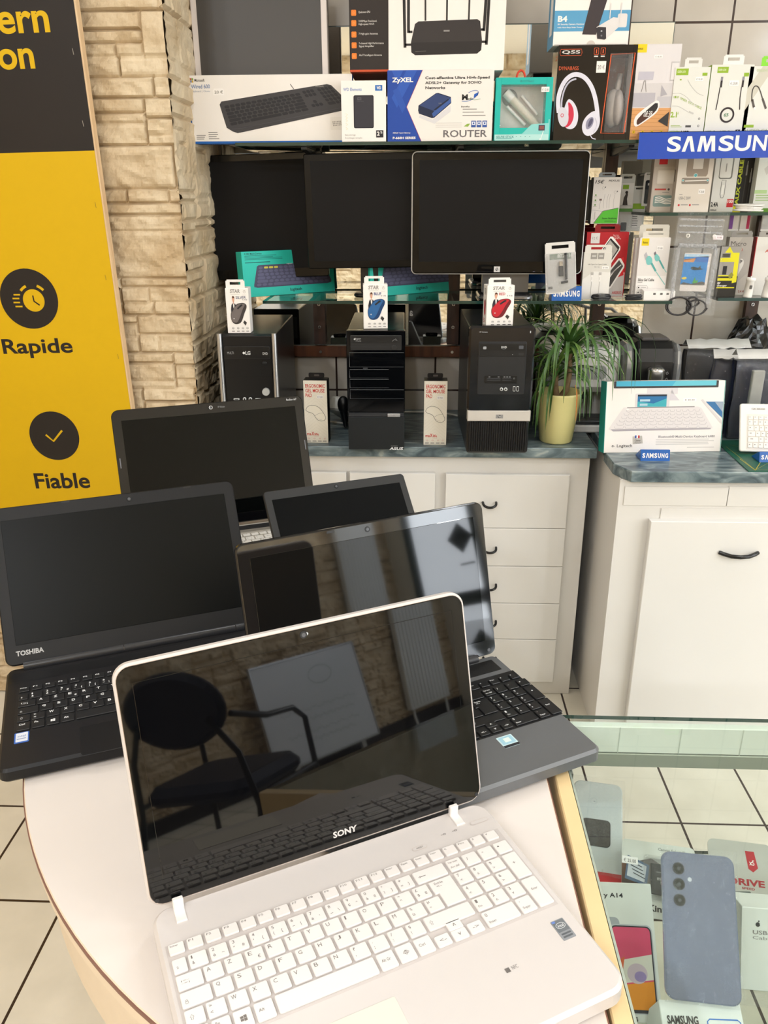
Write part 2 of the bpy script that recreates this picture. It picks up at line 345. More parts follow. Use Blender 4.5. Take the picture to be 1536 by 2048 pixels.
struct(mb, 'wall_back')

def stone_field(wid, hei, res, seed, course=0.1, amp=0.012):
    """heights of split stone cladding laid in courses, each stone with its own face and rough surface"""
    rd = random.Random(seed); nx, nz = int(wid/res)+1, int(hei/res)+1; D = np.zeros((nx, nz)); Gx = np.linspace(0, wid, nx); Gz = np.linspace(0, hei, nz)
    stones = []; z = 0.0
    while z < hei:
        ch = course*rd.uniform(0.85, 1.15); x = -rd.random()*0.2
        while x < wid:
            pw = rd.uniform(0.16, 0.36)
            def split(a, b, c, d, dep):
                W, Hh = c-a, d-b
                if dep and Hh > 0.055 and rd.random() < 0.62:
                    m = b+Hh*rd.uniform(0.3, 0.7); split(a, b, c, m, dep-1); split(a, m, c, d, dep-1)
                elif dep and W > 0.13 and rd.random() < 0.62:
                    m = a+W*rd.uniform(0.3, 0.7); split(a, b, m, d, dep-1); split(m, b, c, d, dep-1)
                else: stones.append((a, b, c, d, rd.uniform(0.2, 1.0), rd.uniform(-.35, .35), rd.uniform(-.35, .35), rd.uniform(0, 50)))
            split(x, z, x+pw, z+ch, 3); x += pw
        z += ch
    for a, b, c, d, base, tx, tz, ph in stones:
        i0, i1 = np.searchsorted(Gx, (a, c)); k0, k1 = np.searchsorted(Gz, (b, d))
        for i in range(i0, i1):
            for k in range(k0, k1):
                px, pz = Gx[i], Gz[k]; e = min(px-a, c-px, pz-b, d-pz)/0.0055
                q = base*0.6+tx*(px-(a+c)/2)/0.2+tz*(pz-(b+d)/2)/0.1
                n = noise.fractal(Vector((px*22+ph, pz*22, ph)), 0.7, 2.2, 5)*0.30-abs(noise.noise(Vector((px*13+pz*20+ph, pz*13-px*9, ph))))*0.75-abs(noise.noise(Vector((px*34-pz*22+ph, pz*40, ph))))*0.35
                D[i, k] = amp*(0.75+q+n)*(min(1, max(0, e))**0.6)-(0.004 if e < 0.35 else 0)
    return Gx, Gz, D
def stone_wall(name, org, U, N, wid, hei, res, seed, amp=0.012, **k):
    Gx, Gz, D = stone_field(wid, hei, res, seed, amp=amp); nx, nz = D.shape; mb = MB(); vs = []
    for i in range(nx):
        for j in range(nz):
            vs.append((org[0]+U[0]*Gx[i]+N[0]*D[i, j], org[1]+U[1]*Gx[i]+N[1]*D[i, j], org[2]+Gz[j]))
    fs = [(i*nz+j, (i+1)*nz+j, (i+1)*nz+j+1, i*nz+j+1) for i in range(nx-1) for j in range(nz-1)]
    mb.add(vs, fs, STONE); return mb
XP = float(at_y(377, 620, 2.15)[0]); YP = 2.15
mb = stone_wall('p', (XP-0.74, YP, 0), (1, 0), (0, -1), 0.745, CEIL, 0.0055, 3)
q = stone_wall('p', (XP, YP-0.0115, 0), (0, 1), (1, 0), YW-YP+.0115, CEIL, 0.0075, 5, amp=0.010); mb.add(q.v, q.f, STONE)
mb.box(XL, YP+.002, 0, XP-.002, YW, CEIL, STONE); mb.box(XL, YP-.006, 0, XP-.73, YP+.002, CEIL, STONE)
struct(mb, 'wall_left')
mb = stone_wall('b', (XR, YB, 0), (-1, 0), (0, 1), XR-XL, CEIL, 0.0145, 11, amp=0.022); mb.box(XL-.1, YB-.1, 0, XR+.1, YB-.001, CEIL, STONE); struct(mb, 'wall_front')
mb = stone_wall('b', (XL, YB, 0), (0, 1), (1, 0), YP-YB, CEIL, 0.03, 12, amp=0.02); mb.box(XL-.1, YB, 0, XL-.001, YP, CEIL, STONE); struct(mb, 'wall_side')
DY0, DY1 = -2.52, -1.76
WPAINT = mat('#cdc5b5', 0.6)
mb = MB()
mb.box(XR, YB, 0, XR+.1, DY0, CEIL, WPAINT); mb.box(XR, DY1, 0, XR+.1, -1.35, CEIL, WPAINT); mb.box(XR, .95, 0, XR+.1, YW, CEIL, WPAINT); mb.box(XR, -1.35, 0, XR+.1, .95, .80, WPAINT); mb.box(XR, -1.35, 2.15, XR+.1, .95, CEIL, WPAINT); mb.box(XR, DY0, 2.1, XR+.1, DY1, CEIL, WPAINT); 
WY0, WY1, WZ0, WZ1 = -1.35, .95, .80, 2.15
struct(mb, 'wall_right')
# glazed street door in the right wall, daylight outside
DG = mat('#27342e', 0.35); mb = MB()
for a in ((DY0, 0, DY0+.07, 2.1), (DY1-.07, 0, DY1, 2.1), (DY0, 2.02, DY1, 2.1), (DY0, 0, DY1, .16), (DY0, .66, DY1, .78)): mb.box(XR-.02, a[0], a[1], XR+.05, a[2], a[3], DG, .003)
dr = struct(mb, 'door_1'); mb = MB()
mb.box(XR+.012, DY0+.07, .16, XR+.018, DY1-.07, .66, mat('#dfe6ee', 0.3, emit=9.0)); mb.box(XR+.012, DY0+.07, .78, XR+.018, DY1-.07, 2.02, mat('#dfe6ee', 0.3, emit=9.0)); mb.obj('door_pane', dr)
mb = MB(); mb.tube([(XR-.02, DY1-.1, 1.0), (XR-.07, DY1-.1, 1.0), (XR-.07, DY1-.2, 1.0)], .009, STEEL); mb.obj('door_handle', dr)
# added, unseen window beside the door; its glowing pane supplies extra daylight
mb = MB()
for a in ((WY0, WZ0, WY0+.06, WZ1), (WY1-.06, WZ0, WY1, WZ1), (WY0, WZ0, WY1, WZ0+.06), (WY0, WZ1-.06, WY1, WZ1), (-.23, WZ0, -.17, WZ1)): mb.box(XR-.02, a[0], a[1], XR+.05, a[2], a[3], DG, .003)
wn = struct(mb, 'added_window_1'); mb = MB(); mb.box(XR+.012, WY0+.05, WZ0+.05, XR+.018, WY1-.05, WZ1-.05, mat('#e2e8ee', 0.3, emit=11.0)); mb.obj('added_window_pane', wn)
# small diamond shaped sticker and a notice on the pane
mb = MB(); mb.M = Matrix.Translation((XR-.004, DY1-.20, 1.22)) @ Matrix.Rotation(pi/4, 4, 'X'); mb.box(-.002, -.09, -.09, .002, .09, .09, P('#2b332f'), .0005)
mb.obj('door_sign', None, label='dark diamond shaped sign hanging in the glazed street door', cat='sign')
# ceiling lamps
for i, (x, y, p) in enumerate(LAMPS):
    t = thing('ceiling_lamp', 'round recessed ceiling lamp shining down into the shop', 'lamp', (x, y, CEIL), group='recessed lamps in the ceiling')
    mb = MB(); mb.lathe([(.066, 0), (.088, 0), (.088, -.012), (.07, -.016), (.066, -.012), (.066, -.004)], CHROME); mb.obj('lamp_ring', t)
    mb = MB(); mb.cyl((0, 0, -.004), (0, 0, -.0095), .066, .066, mat('#fff1dc', .5, emit=6.0)); mb.obj('lamp_lens', t)
# ------------------------------------------------------------------ mirror, rail, shelf uprights
MZ0, MZ1 = 1.024, 1.912
mb = MB(); mb.box(XP+.016, YW-.007, MZ0, .70, YW-.001, MZ1, mat('#5d6a66', 0.2), 0); mb.add([(XP+.018, YW-.0072, MZ0+.002), (.698, YW-.0072, MZ0+.002), (.698, YW-.0072, MZ1-.002), (XP+.018, YW-.0072, MZ1-.002)], [(0, 1, 2, 3)], MIRROR)
mb.obj('wall_mirror', label='large wall mirror on the tiled wall behind the monitors and towers', cat='mirror')
mb = MB(); mb.box(XP+.016, YW-.022, .989, .62, YW-.001, 1.024, REDWOOD, .002); rail = mb.obj('mirror_rail', label='brown wooden rail under the mirror behind the computer towers', cat='rail')
mb = MB()
for x in (-.31, .109): mb.cyl((x, YW-.021, 1.006), (x, YW-.0245, 1.006), .006, .0045, CHROME)
mb.obj('screw', rail)
ZT, ZM, ZC = 1.599, 1.196, 0.8144           # top shelf, middle shelf, counter
ZS = float(at_y(1400, 425, 2.34)[2])        # short shelf on the right
for x, what in ((-.31, 'behind the left monitors'), (.109, 'behind the white rimmed monitor'), (.556, 'behind the red earphone boxes'), (1.02, 'at the right above the black bags')):
    t = thing('shelf_upright', 'dark wooden shelf upright screwed to the wall '+what, 'upright', (x, YW, 1.03))
    mb = MB(); mb.box(-.018, -.03, 0, .018, -.009, .95, DARKWOOD, .002); mb.obj('post', t)
    for z in (.055, .125, .30, .48): mb = MB(); mb.cyl((0, -.0295, z), (0, -.033, z), .0065, .005, CHROME, 12); mb.box(-.004, -.0338, z-.0008, .004, -.0329, z+.0008, INK); mb.box(-.0008, -.0338, z-.004, .0008, -.0329, z+.004, INK); mb.obj('screw', t)
    for z in (ZT-1.03-.009, ZM-1.03-.009) if x < 1 else (ZT-1.03-.009, ZS-1.03-.009):
        mb = MB(); mb.slab([(-.03, z), (-.03, z-.018), (-.06, z-.018), (-.25, z-.006), (-.25, z)][::-1], -.007, .007, mat('#202022', .4))
        mb.v = [(c, a, b) for a, b, c in mb.v]; mb.obj('bracket', t)
def shelf(name, x0, x1, y0, y1, z, label):
    mb = MB(); mb.box(x0, y0, z-.008, x1, y1, z, GLASS_EDGE); k = mb.mi(GLASS)
    for i, f in enumerate(mb.f):
        zs = {round(mb.v[a][2], 4) for a in f}
        if len(zs) == 1: mb.m[i] = k
    return mb.obj(name, label=label, cat='shelf')
X = lambda px, py, y: float(at_y(px, py, y)[0])
shelf('glass_shelf', X(470, 283, 2.30), 1.40, 2.30, 2.565, ZT, 'long glass shelf along the top carrying the keyboard and router boxes')
shelf('glass_shelf', X(525, 601, 2.30), X(1345, 602, 2.30), 2.30, 2.565, ZM, 'glass shelf carrying the three monitors and turquoise keyboard boxes')
shelf('glass_shelf', X(1300, 425, 2.34), 1.40, 2.34, 2.565, ZS, 'short glass shelf at the right carrying the charger boxes')
ZR = float(at_y(1490, 596, 2.34)[2])
shelf('glass_shelf', X(1436, 598, 2.34), 1.40, 2.34, 2.565, ZR, 'short lower glass shelf at the right with two white car chargers')

# ------------------------------------------------------------------ cabinets
CREAM = mat('#dfdbd5', 0.42, var=0.03, scale=3.0); CREAM2 = mat('#e1ded9', 0.4, var=0.02, scale=3.0)
YF = 2.19; xr = .487
t = thing('drawer_cabinet', 'cream painted cabinet with five drawers under the left worktop', 'cabinet', (0, YF, 0)); cabL = t
mb = MB(); mb.box(XP+.02, 0, 0, xr, .40, .7845, CREAM, .002); mb.obj('body', t)
def dface(name, px0, px1, r0, r1, parent, y=YF, th=.018):
    A, B = at_y(px0, r0, y-th), at_y(px1, r1, y-th); C_ = at_y(px0, r1, y-th); x0 = (A[0]+C_[0])/2
    mb = MB(); mb.plate(float(x0), float(B[2]), float(B[0]), float(A[2]), -th, -.0005, CREAM2, 0, .0015); return mb.obj(name, parent), float(x0), float(B[0]), float(B[2]), float(A[2])
def bow(px, py, parent, y, half=.019):
    c = at_y(px, py, y); mb = MB(); pts = [(float(c[0])+half*cos(a), -.018-.022*abs(sin(a))**.6, float(c[2])+.004-.008*sin(a)) for a in np.linspace(pi, 0, 13)]
    pts = [(pts[0][0], -.017, pts[0][2])]+pts+[(pts[-1][0], -.017, pts[-1][2])]
    mb.tube(pts, .0038, PL('#0d0d0e', .15), 10); mb.obj('handle', parent)
xa, xb = .083, .432
rows = [(950, 1057), (1058, 1133), (1134, 1207), (1208, 1279), (1280, 1364)]
for i, (r0, r1) in enumerate(rows):
    z1, z0 = at_y(1060, r0, YF-.018)[2], at_y(1060, r1, YF-.018)[2]
    mb = MB(); mb.plate(xa, float(z0), xb, float(z1), -.018, -.0005, CREAM2, 0, .0015); d = mb.obj('drawer', t)
    bow(979, (1008, 1098, 1172, 1245, 1318)[i], d, YF-.02)
for x0, x1 in ((XP+.06, -.20), (-.19, xa-.03)):
    mb = MB(); mb.plate(x0, .06, x1, .735, -.018, -.0005, CREAM2, 0, .0015); d = mb.obj('door', t)
    mb = MB(); c = (x1-.05 if x0 < -.25 else x0+.05); mb.tube([(c, -.017, .50), (c, -.04, .505), (c, -.04, .535), (c, -.017, .54)], .0038, PL('#0d0d0e', .15)); mb.obj('handle', d)
mb = MB(); mb.box(XP+.016, 2.165, .785, xr+.012, YW-.002, ZC, MARBLE, .002); mb.obj('worktop', label='grey green marble worktop under the three computer towers', cat='worktop')
YR, xl = 1.99, .525
t = thing('door_cabinet', 'cream painted cabinet with a wide door under the right worktop', 'cabinet', (0, YR, 0))
mb = MB(); mb.box(xl, 0, 0, 1.75, YW-YR-.01, .7845, CREAM, .002)
for a in ((1250, 972, 1453, 1012), (1457, 972, 1600, 1014), (1322, 1016, 1600, 1040)):
    A, B = at_y(a[0], a[1], YR), at_y(a[2], a[3], YR); mb.plate(float(A[0]), float(B[2]), float(B[0]), float(A[2]), -.0025, 0, CREAM, 0, .0008)
mb.obj('body', t)
A = at_y(1306, 1042, YR-.02); mb = MB(); mb.plate(float(A[0])-.006, .05, float(A[0])+.52, float(A[2]), -.022, -.0005, CREAM2, 0, .002); d = mb.obj('door', t)
c = at_y(1479, 1110, YR-.03); mb = MB(); hx, hz = float(c[0]), float(c[2])
mb.tube([(hx-.050, -.021, hz+.003), (hx-.040, -.028, hz+.001), (hx-.022, -.036, hz-.002), (hx, -.038, hz-.003), (hx+.022, -.036, hz-.002), (hx+.040, -.028, hz+.001), (hx+.050, -.021, hz+.003)], .0056, PL('#100f10', .15), 10); mb.obj('handle', d)
mb = MB(); mb.slab([(xl-.012, 2.14), (xl-.012, 2.03), (xl+.02, 1.965), (1.76, 1.965), (1.76, YW-.002), (xl+.0, YW-.002), (xl, 2.14)], .785, ZC, MARBLE, .002); mb.obj('worktop', label='grey green marble worktop of the right cabinet under the white keyboard box', cat='worktop')

# ------------------------------------------------------------------ half round table
TZ = .780; cx, cy, rr = .1775, 1.105, .7317
arc = [(.165, .985), (.14, 1.04), (.10, 1.10), (.085, 1.20), (.075, 1.60), (.04, 1.72), (-.05, 1.80), (-.20, 1.84), (-.34, 1.80), (-.45, 1.66), (-.52, 1.45), (-.548, 1.25)]+[(cx+rr*cos(a), cy+rr*sin(a)) for a in np.linspace(pi+.02, 3*pi/2, 41)]
WTOP = mat('#dbd2cb', 0.38, var=0.02, scale=4)
t = thing('display_table', 'white half round table with a thin brown edge carrying the open laptops', 'table', (0, 0, 0))
mb = MB(); mb.slab(arc, TZ-.024, TZ, mat('#dccab2', .5), .0015, WTOP); mb.obj('tabletop', t)
mb = MB(); a2 = inset(arc, -.0011); mb.slab(a2, TZ-.0062, TZ-.0012, mat('#7b5446', .5)); mb.obj('edge_band', t, label='thin brown edge band')
mb = MB(); a3 = inset(arc, .012)
mb.slab(a3, TZ-.13, TZ-.0245, mat('#d9c7af', .5)); mb.obj('apron', t)
mb = MB(); mb.slab([(cx-.03, .44), (cx-.03, .95), (cx-.13, 1.15), (cx-.13, 1.55), (cx-.34, 1.68), (cx-.50, 1.45), (cx-.50, .85), (cx-.36, .56)], .0, TZ-.13, mat('#d3c0ac', .5), .004); mb.obj('pedestal', t)

# ------------------------------------------------------------------ glass display case
CX0, CX1, CY0, CY1, GZ = .198, 1.30, .22, .972, .777
t = thing('display_case', 'glass topped display case with phones and accessories beside the table', 'display case', (0, 0, 0))
BEIGE = mat('#e3c795', .45)
mb = MB(); mb.box(.1792, CY0, GZ-.05, CX0, CY1, GZ+.001, BEIGE, .0015); mb.obj('edge_strip', t, label='pale beige wooden strip along the edge')
def pane(x0, y0, z0, x1, y1, z1, name):
    mb = MB(); mb.box(x0, y0, z0, x1, y1, z1, GLASS_EDGE); k = mb.mi(CASEGLASS); d = sorted(((x1-x0), (y1-y0), (z1-z0)))[0]; ax = [x1-x0, y1-y0, z1-z0].index(d)
    for i, f in enumerate(mb.f):
        if len({round(mb.v[a][ax], 5) for a in f}) == 1: mb.m[i] = k
    return mb.obj(name, t)
pane(CX0+.0005, CY0, GZ-.006, CX1, CY1, GZ, 'glass_top'); SZ = .555
pane(CX0+.006, CY0+.02, SZ-.006, CX1-.01, CY1-.018, SZ, 'inner_shelf'); 
for x in (CX0+.001, CX1-.006): mb = MB(); mb.box(x, CY0+.005, .03, x+.004, CY1-.02, GZ-.0065, mat('#dcdbd2', .4)); mb.obj('side_panel', t)  # opaque sides added to keep light off the floor inside the case
mb = MB(); mb.box(CX0+.006, CY0, .03, CX1-.007, CY0+.005, GZ-.0065, mat('#dcdbd2', .4)); mb.obj('front_panel', t)  # unseen opaque front, added to shade the floor under the glass
mb = MB(); mb.box(CX0+.006, CY1-.014, GZ-.052, CX1, CY1-.002, GZ-.0085, mat('#eef2e8', .35), .001)
for i in range(1, 12): mb.box(CX0+.006+.085*i, CY1-.0145, GZ-.052, CX0+.0072+.085*i, CY1-.0139, GZ-.009, mat('#c9cfc4', .4))
mb.obj('back_rail', t, label='white back rail under the glass top')
mb = MB(); mb.box(CX0+.006, CY1-.016, GZ-.075, CX1, CY1-.002, GZ-.0525, mat('#b9beb4', .35, .6), .001); mb.obj('track', t)
for x in (CX0+.02, CX1-.03):
    for y in (CY0+.02, CY1-.02):
        mb = MB(); mb.box(x-.009, y-.009, 0, x+.009, y+.009, GZ-.0765 if y > .5 else GZ-.009, STEEL, .002); mb.obj('leg', t)

# ------------------------------------------------------------------ laptops
def azerty():
    """(x, v, w, h, legends) of every key; x across, v towards the user, metres; legend = (text, x0, v0, x1, v1) inside the key"""
    K = []; p = .0193; kw = .0166; kh = .0158
    def small(s, w_=.0058): return [(s, .0016, .0018, .0016+w_, .0042)]
    fn = ['Echap']+['F%d' % i for i in range(1, 13)]+['Impr', 'Pause', 'Inser', 'Suppr', '<', 'Fin', '^', 'v']
    for i, s in enumerate(fn): K.append((-.181+.01715*i, .0455, .0142, .0122, small(s, .0022*min(3.2, len(s)))))
    def two(a, b, c=None):
        def bx(ch, x, v):   # thin marks keep their own small size
            w_, h_, dv = {'-': (.0022, .0005, .0018), '_': (.0026, .0005, .0032), "'": (.0005, .0014, 0), '"': (.0013, .0013, 0), '`': (.0010, .0010, 0), '~': (.0024, .0008, .0014), '|': (.0004, .0040, 0), '^': (.0020, .0012, 0), '.': (.0006, .0006, .0026), ',': (.0007, .0014, .0024),
                           ':': (.0006, .0026, .0008), ';': (.0008, .0030, .0008), '!': (.0005, .0034, 0), '/': (.0018, .0036, 0), '(': (.0011, .0042, 0), ')': (.0011, .0042, 0), '[': (.0011, .0042, 0), ']': (.0011, .0042, 0), '{': (.0014, .0042, 0), '}': (.0014, .0042, 0), '1': (.0013, .0034, 0), '=': (.0024, .0013, .0012), '°': (.0015, .0015, 0), '*': (.0018, .0018, .0004), '\\': (.0018, .0036, 0), '>': (.0024, .0024, .0006), '<': (.0024, .0024, .0006)}.get(ch, (.0023, .0034, 0))
            return (ch, x, v+dv, x+w_, v+dv+h_)
        return [bx(a, .0024, .0022), bx(b, .0024, .0086)]+([bx(c, .0106, .0086)] if c else [])
    K.append((-.181, .0635, .0125, kh, [('2', .003, .0085, .0048, .011)]))
    num = [('1', '&'), ('2', 'é', '~'), ('3', '"', '#'), ('4', "'", '{'), ('5', '(', '['), ('6', '-', '|'), ('7', 'è', '`'), ('8', '_', '\\'), ('9', 'ç', '^'), ('0', 'à', '@'), ('°', ')', ']'), ('+', '=', '}')]
    for i, s in enumerate(num): K.append((-.1662+p*i, .0635, kw, kh, two(*s)))
    K.append((.0657, .0635, .0352, kh, [('<', .004, .0068, .0062, .0096), ('-', .0055, .0078, .012, .0086)]))
    K.append((-.181, .0818, .0230, kh, [('|<-', .004, .006, .011, .0078), ('->|', .004, .0088, .011, .0106)]))
    def letter(s): return [(s, .0026, .0024, .0026+(.0048 if s == 'W' else .0014 if s == 'I' else .0036), .0066)]
    for i, s in enumerate('AZERTYUIOP'):
        L = letter(s)
        if s == 'E': L.append(('€', .0104, .0084, .0132, .0118))
        K.append((-.1562+p*i, .0818, kw, kh, L))
    K.append((-.1562+p*10, .0818, kw, kh, [('"', .0026, .0026, .0044, .004), ('^', .003, .0074, .0052, .0088)])); K.append((-.1562+p*11, .0818, kw, kh, two('£', '$', '¤')))
    K.append(('enter', .0755, .0818, .0254, .0338, [('Entrée', .0048, .0026, .0142, .0056), ('<-', .0055, .0070, .0112, .0090)]))
    K.append((-.181, .1001, .0268, kh, [('lock', .0035, .0082, .0058, .0120)]))
    for i, s in enumerate('QSDFGHJKLM'): K.append((-.1518+p*i, .1001, kw, kh, letter(s)))
    K.append((-.1518+p*10, .1001, kw, kh, two('%', 'ù'))); K.append((-.1518+p*11, .1001, kw, kh, two('µ', '*')))
    K.append((-.181, .1184, .0166, kh, [('shift', .0040, .0055, .0075, .0105)])); K.append((-.1622, .1184, kw, kh, two('>', '<')))
    for i, s in enumerate('WXCVBN'): K.append((-.1429+p*i, .1184, kw, kh, letter(s)))
    for i, s in enumerate([('?', ','), ('.', ';'), ('/', ':'), ('§', '!')]): K.append((-.1429+p*(6+i), .1184, kw, kh, two(*s)))
    K.append((.0502, .1184, .0508, kh, [('shift', .0040, .0055, .0075, .0105)]))
    bh = .0178
    K.append((-.181, .1367, .0170, bh, [('Ctrl', .003, .003, .009, .0062)])); K.append((-.1615, .1367, .0158, bh, [('Fn', .003, .003, .0066, .0062)]))
    K.append(('win', -.1432, .1367, .0158, bh, [])); K.append((-.1247, .1367, .0166, bh, [('Alt', .0032, .0064, .0082, .0096)]))
    K.append((-.1055, .1367, .0945, bh, [])); K.append((-.0083, .1367, .0166, bh, [('Alt Gr', .003, .0068, .0118, .0100)]))
    K.append(('menu', .0110, .1367, .0166, bh, [])); K.append((.0303, .1367, .0166, bh, [('Ctrl', .003, .0064, .0092, .0096)]))
    K.append((.0497, .1420, .0150, .0122, [('<-', .004, .0046, .011, .0072)])); K.append((.0672, .1325, .0156, .0102, [('^', .006, .003, .0092, .0062)]))
    K.append((.0672, .1430, .0156, .0115, [('v', .006, .004, .0092, .0072)])); K.append((.0852, .1420, .0150, .0122, [('->', .004, .0046, .011, .0072)]))
    c = [.1045, .1240, .1435, .1630]; q = .0166
    K.append((c[0], .0635, q, kh, [('Ver num', .0018, .0026, .0125, .0052), ('Arr.déf', .0018, .0090, .0122, .0116)]))
    for i, s in ((1, '/'), (2, '*'), (3, '-')): K.append((c[i], .0635, q, kh, [(s, .003, .0048, .0050, .0066 if s != '/' else .0086)]))
    for r, (v, ks) in enumerate(((.0818, '789'), (.1001, '456'), (.1184, '123'))):
        for i, s in enumerate(ks): K.append((c[i], v, q, kh, [(s, .0024, .0022, .0048, .0062)]+([('^', .0034, .0095, .0056, .0120)] if s in '82' else [('<', .003, .0095, .0054, .0118)] if s in '74' else [('>', .003, .0095, .0054, .0118)] if s in '96' else [('v', .003, .0095, .0054, .0118)] if s == '3' else [('Fin', .0026, .0095, .0066, .0120)] if s == '1' else [])))
    K.append((c[3], .0818, q, .0341, [('+', .0058, .0120, .0088, .0150)])); K.append((c[3], .1184, q, .0361, [('Entr', .004, .0130, .0108, .0158)]))
    K.append((c[0], .1367, .0361, bh, [('0', .0026, .0024, .0050, .0064), ('Inser', .0026, .0115, .0106, .0143)])); K.append((c[2], .1367, q, bh, [('.', .003, .0040, .0036, .0050), ('Suppr', .0026, .0110, .0112, .0145)]))
    return K
def win_logo(mb, F_, u0, v0, u1, v1, m):
    du, dv = (u1-u0), (v1-v0)
    for a in (0, 1):
        for b in (0, 1): mb.r(F_, u0+du*(.0+.53*a), v0+dv*(.53*b+(.08 if not a else 0)*(1-b)), u0+du*(.47+.53*a), v0+dv*(.47+.53*b-(.08 if not a else 0)*b), m, 1)
def add_keys(parent, z, dx, dv, kmat, imat, raised, sx=1.0, names='key', big=1.0, bold=0):
    for k in azerty():
        sp = None
        if isinstance(k[0], str): sp, k = k[0], k[1:]
        x, v, w_, h_, leg = k; x = x*sx+dx; w_ = w_*sx; v = v+dv; mb = MB()
        if sp == 'enter': poly = [(x, -v-.0158), (x+.0043*sx, -v-.0158), (x+.0043*sx, -v-.0338), (x+w_, -v-.0338), (x+w_, -v), (x, -v)]
        else: poly = rpoly(x, -v-h_, x+w_, -v, .0014, 2)
        mb.slab(poly, z, z+raised, kmat, .0005)
        Fk = Face((x, -v-h_, z+raised), (1, 0, 0), (0, 1, 0), (0, 0, 1), w_, h_)
        for s, a, b, c, d in leg:
            u, v0_, u2, v2 = a*sx*100/w_, b*100/h_, c*sx*100/w_, d*100/h_
            if s == 'lock': mb.line(Fk, [(u, v0_+(v2-v0_)*.45), (u2, v0_+(v2-v0_)*.45), (u2, v2), (u, v2), (u, v0_+(v2-v0_)*.45)], .35, imat, .6); mb.line(Fk, [(u+(u2-u)*.2, v0_+(v2-v0_)*.45), (u+(u2-u)*.2, v0_+(v2-v0_)*.1), (u+(u2-u)*.5, v0_), (u+(u2-u)*.8, v0_+(v2-v0_)*.1), (u+(u2-u)*.8, v0_+(v2-v0_)*.45)], .35, imat, .6)
            elif s == 'shift': m_, q = (u+u2)/2, (u2-u)/2; mb.line(Fk, [(m_, v0_), (m_+q, v0_+(v2-v0_)*.5), (m_+q*.45, v0_+(v2-v0_)*.5), (m_+q*.45, v2), (m_-q*.45, v2), (m_-q*.45, v0_+(v2-v0_)*.5), (m_-q, v0_+(v2-v0_)*.5), (m_, v0_)], .35, imat, .6)
            else: mb.t(Fk, s, a*sx*100/w_, b*100/h_, (a+(c-a)*big)*sx*100/w_, (b+(d-b)*big)*100/h_, imat, .6, bold)
        if sp == 'win': win_logo(mb, Fk, 32, 36, 68, 68, imat)
        if sp == 'menu':
            mb.ring(Fk, 50, 50, 3, .5, imat, .6, .8, 4); mb.lines(Fk, 40, 40, 60, 60, 3, imat, .6, 0)
        mb.obj(names, parent)
def laptop(name, label, x, y, yaw, tilt, W, D, H, st):
    t = thing(name, label, 'laptop', (x, y, TZ), yaw)
    th = st['th']; mb = MB(); ba = st['base']; r = st.get('r', .016)
    mb.slab(rpoly(-W/2, -D, W/2, 0.004, r, 6), .0025, th, ba, .0035, st.get('deck', ba), .004)
    for fx in (-W/2+.03, W/2-.03):
        for fy in (-D+.03, -.03): mb.cyl((fx, fy, 0), (fx, fy, .003), .006, .006, BLACKP, 12)
    top = Face((-W/2, -D, th), (1, 0, 0), (0, 1, 0), (0, 0, 1), W, D)
    st['deck_fn'](mb, top, W, D, th)
    base = mb.obj('base', t, label=st.get('base_label'))
    st['parts'](base, t, W, D, th)
    # lid, built in its own plane: x across, z up the lid, front towards -y
    L = Matrix.Translation((0, st.get('hy', 0.0), th+st.get('hz', .001))) @ Matrix.Rotation(-tilt, 4, 'X')
    lt = st.get('lt', .009); mb = MB(); mb.M = L; lr = st.get('lr', .016)
    mb.plate(-W/2, 0, W/2, H, 0, lt, st['shell'], lr, .0022, st.get('rim', st['shell']), 6)
    bz = st.get('rimw', .0022); mb.plate(-W/2+bz, bz, W/2-bz, H-bz, -.0012, .001, st['bezel'], max(.002, lr-bz), .0008, None, 6)
    Fb = Face((-W/2, -.0012, 0), (1, 0, 0), (0, 0, 1), (0, -1, 0), W, H); Fback = Face((W/2, lt, 0), (-1, 0, 0), (0, 0, 1), (0, 1, 0), W, H)
    if 'lid_fn' in st: st['lid_fn'](mb, Fb, Fback, W, H)
    lid = mb.obj('lid', t, label=st.get('lid_label')); b = st['bz']     # bezel widths left, right, top, bottom
    mb = MB(); mb.M = L; mb.plate(-W/2+b[0], b[3], W/2-b[1], H-b[2], -.0016, -.0005, st['screen'], .001, .0004); mb.obj('screen', lid)
    mb = MB(); mb.M = L; mb.cyl((st.get('camx', 0), -.0012, H-b[2]*.5), (st.get('camx', 0), -.0021, H-b[2]*.5), .0042, .0038, mat('#26282b', .15), 18); mb.cyl((st.get('camx', 0), -.0021, H-b[2]*.5), (st.get('camx', 0), -.0023, H-b[2]*.5), .0022, .0022, mat('#55585e', .1), 14); mb.obj('webcam', lid)
    for hx0, hx1 in st['hinge']:
        mb = MB(); m = st['hm']
        if st.get('strap'):
            mb.M = None; pr = [(.012, 0, .0012), (.004, -.003, .0035), (-.006, -.0045, .0055)]
            mb.plate(hx0, th-.002, hx1, th+.013, -.0065, -.001, m, .0015, .001); mb.box(hx0, -.022, th-.001, hx1, -.004, th+.0016, m, .0006)
        else: mb.cyl((hx0, .001, th+.0025), (hx1, .001, th+.0025), .0075, .0075, m, 18)
        mb.obj('hinge', t)
    return t, lid, L
GREYK = P('#77716d'); SW = mat('#cec7c3', 0.34, var=0.01); SK = mat('#e2dcd8', 0.33, var=0.01)
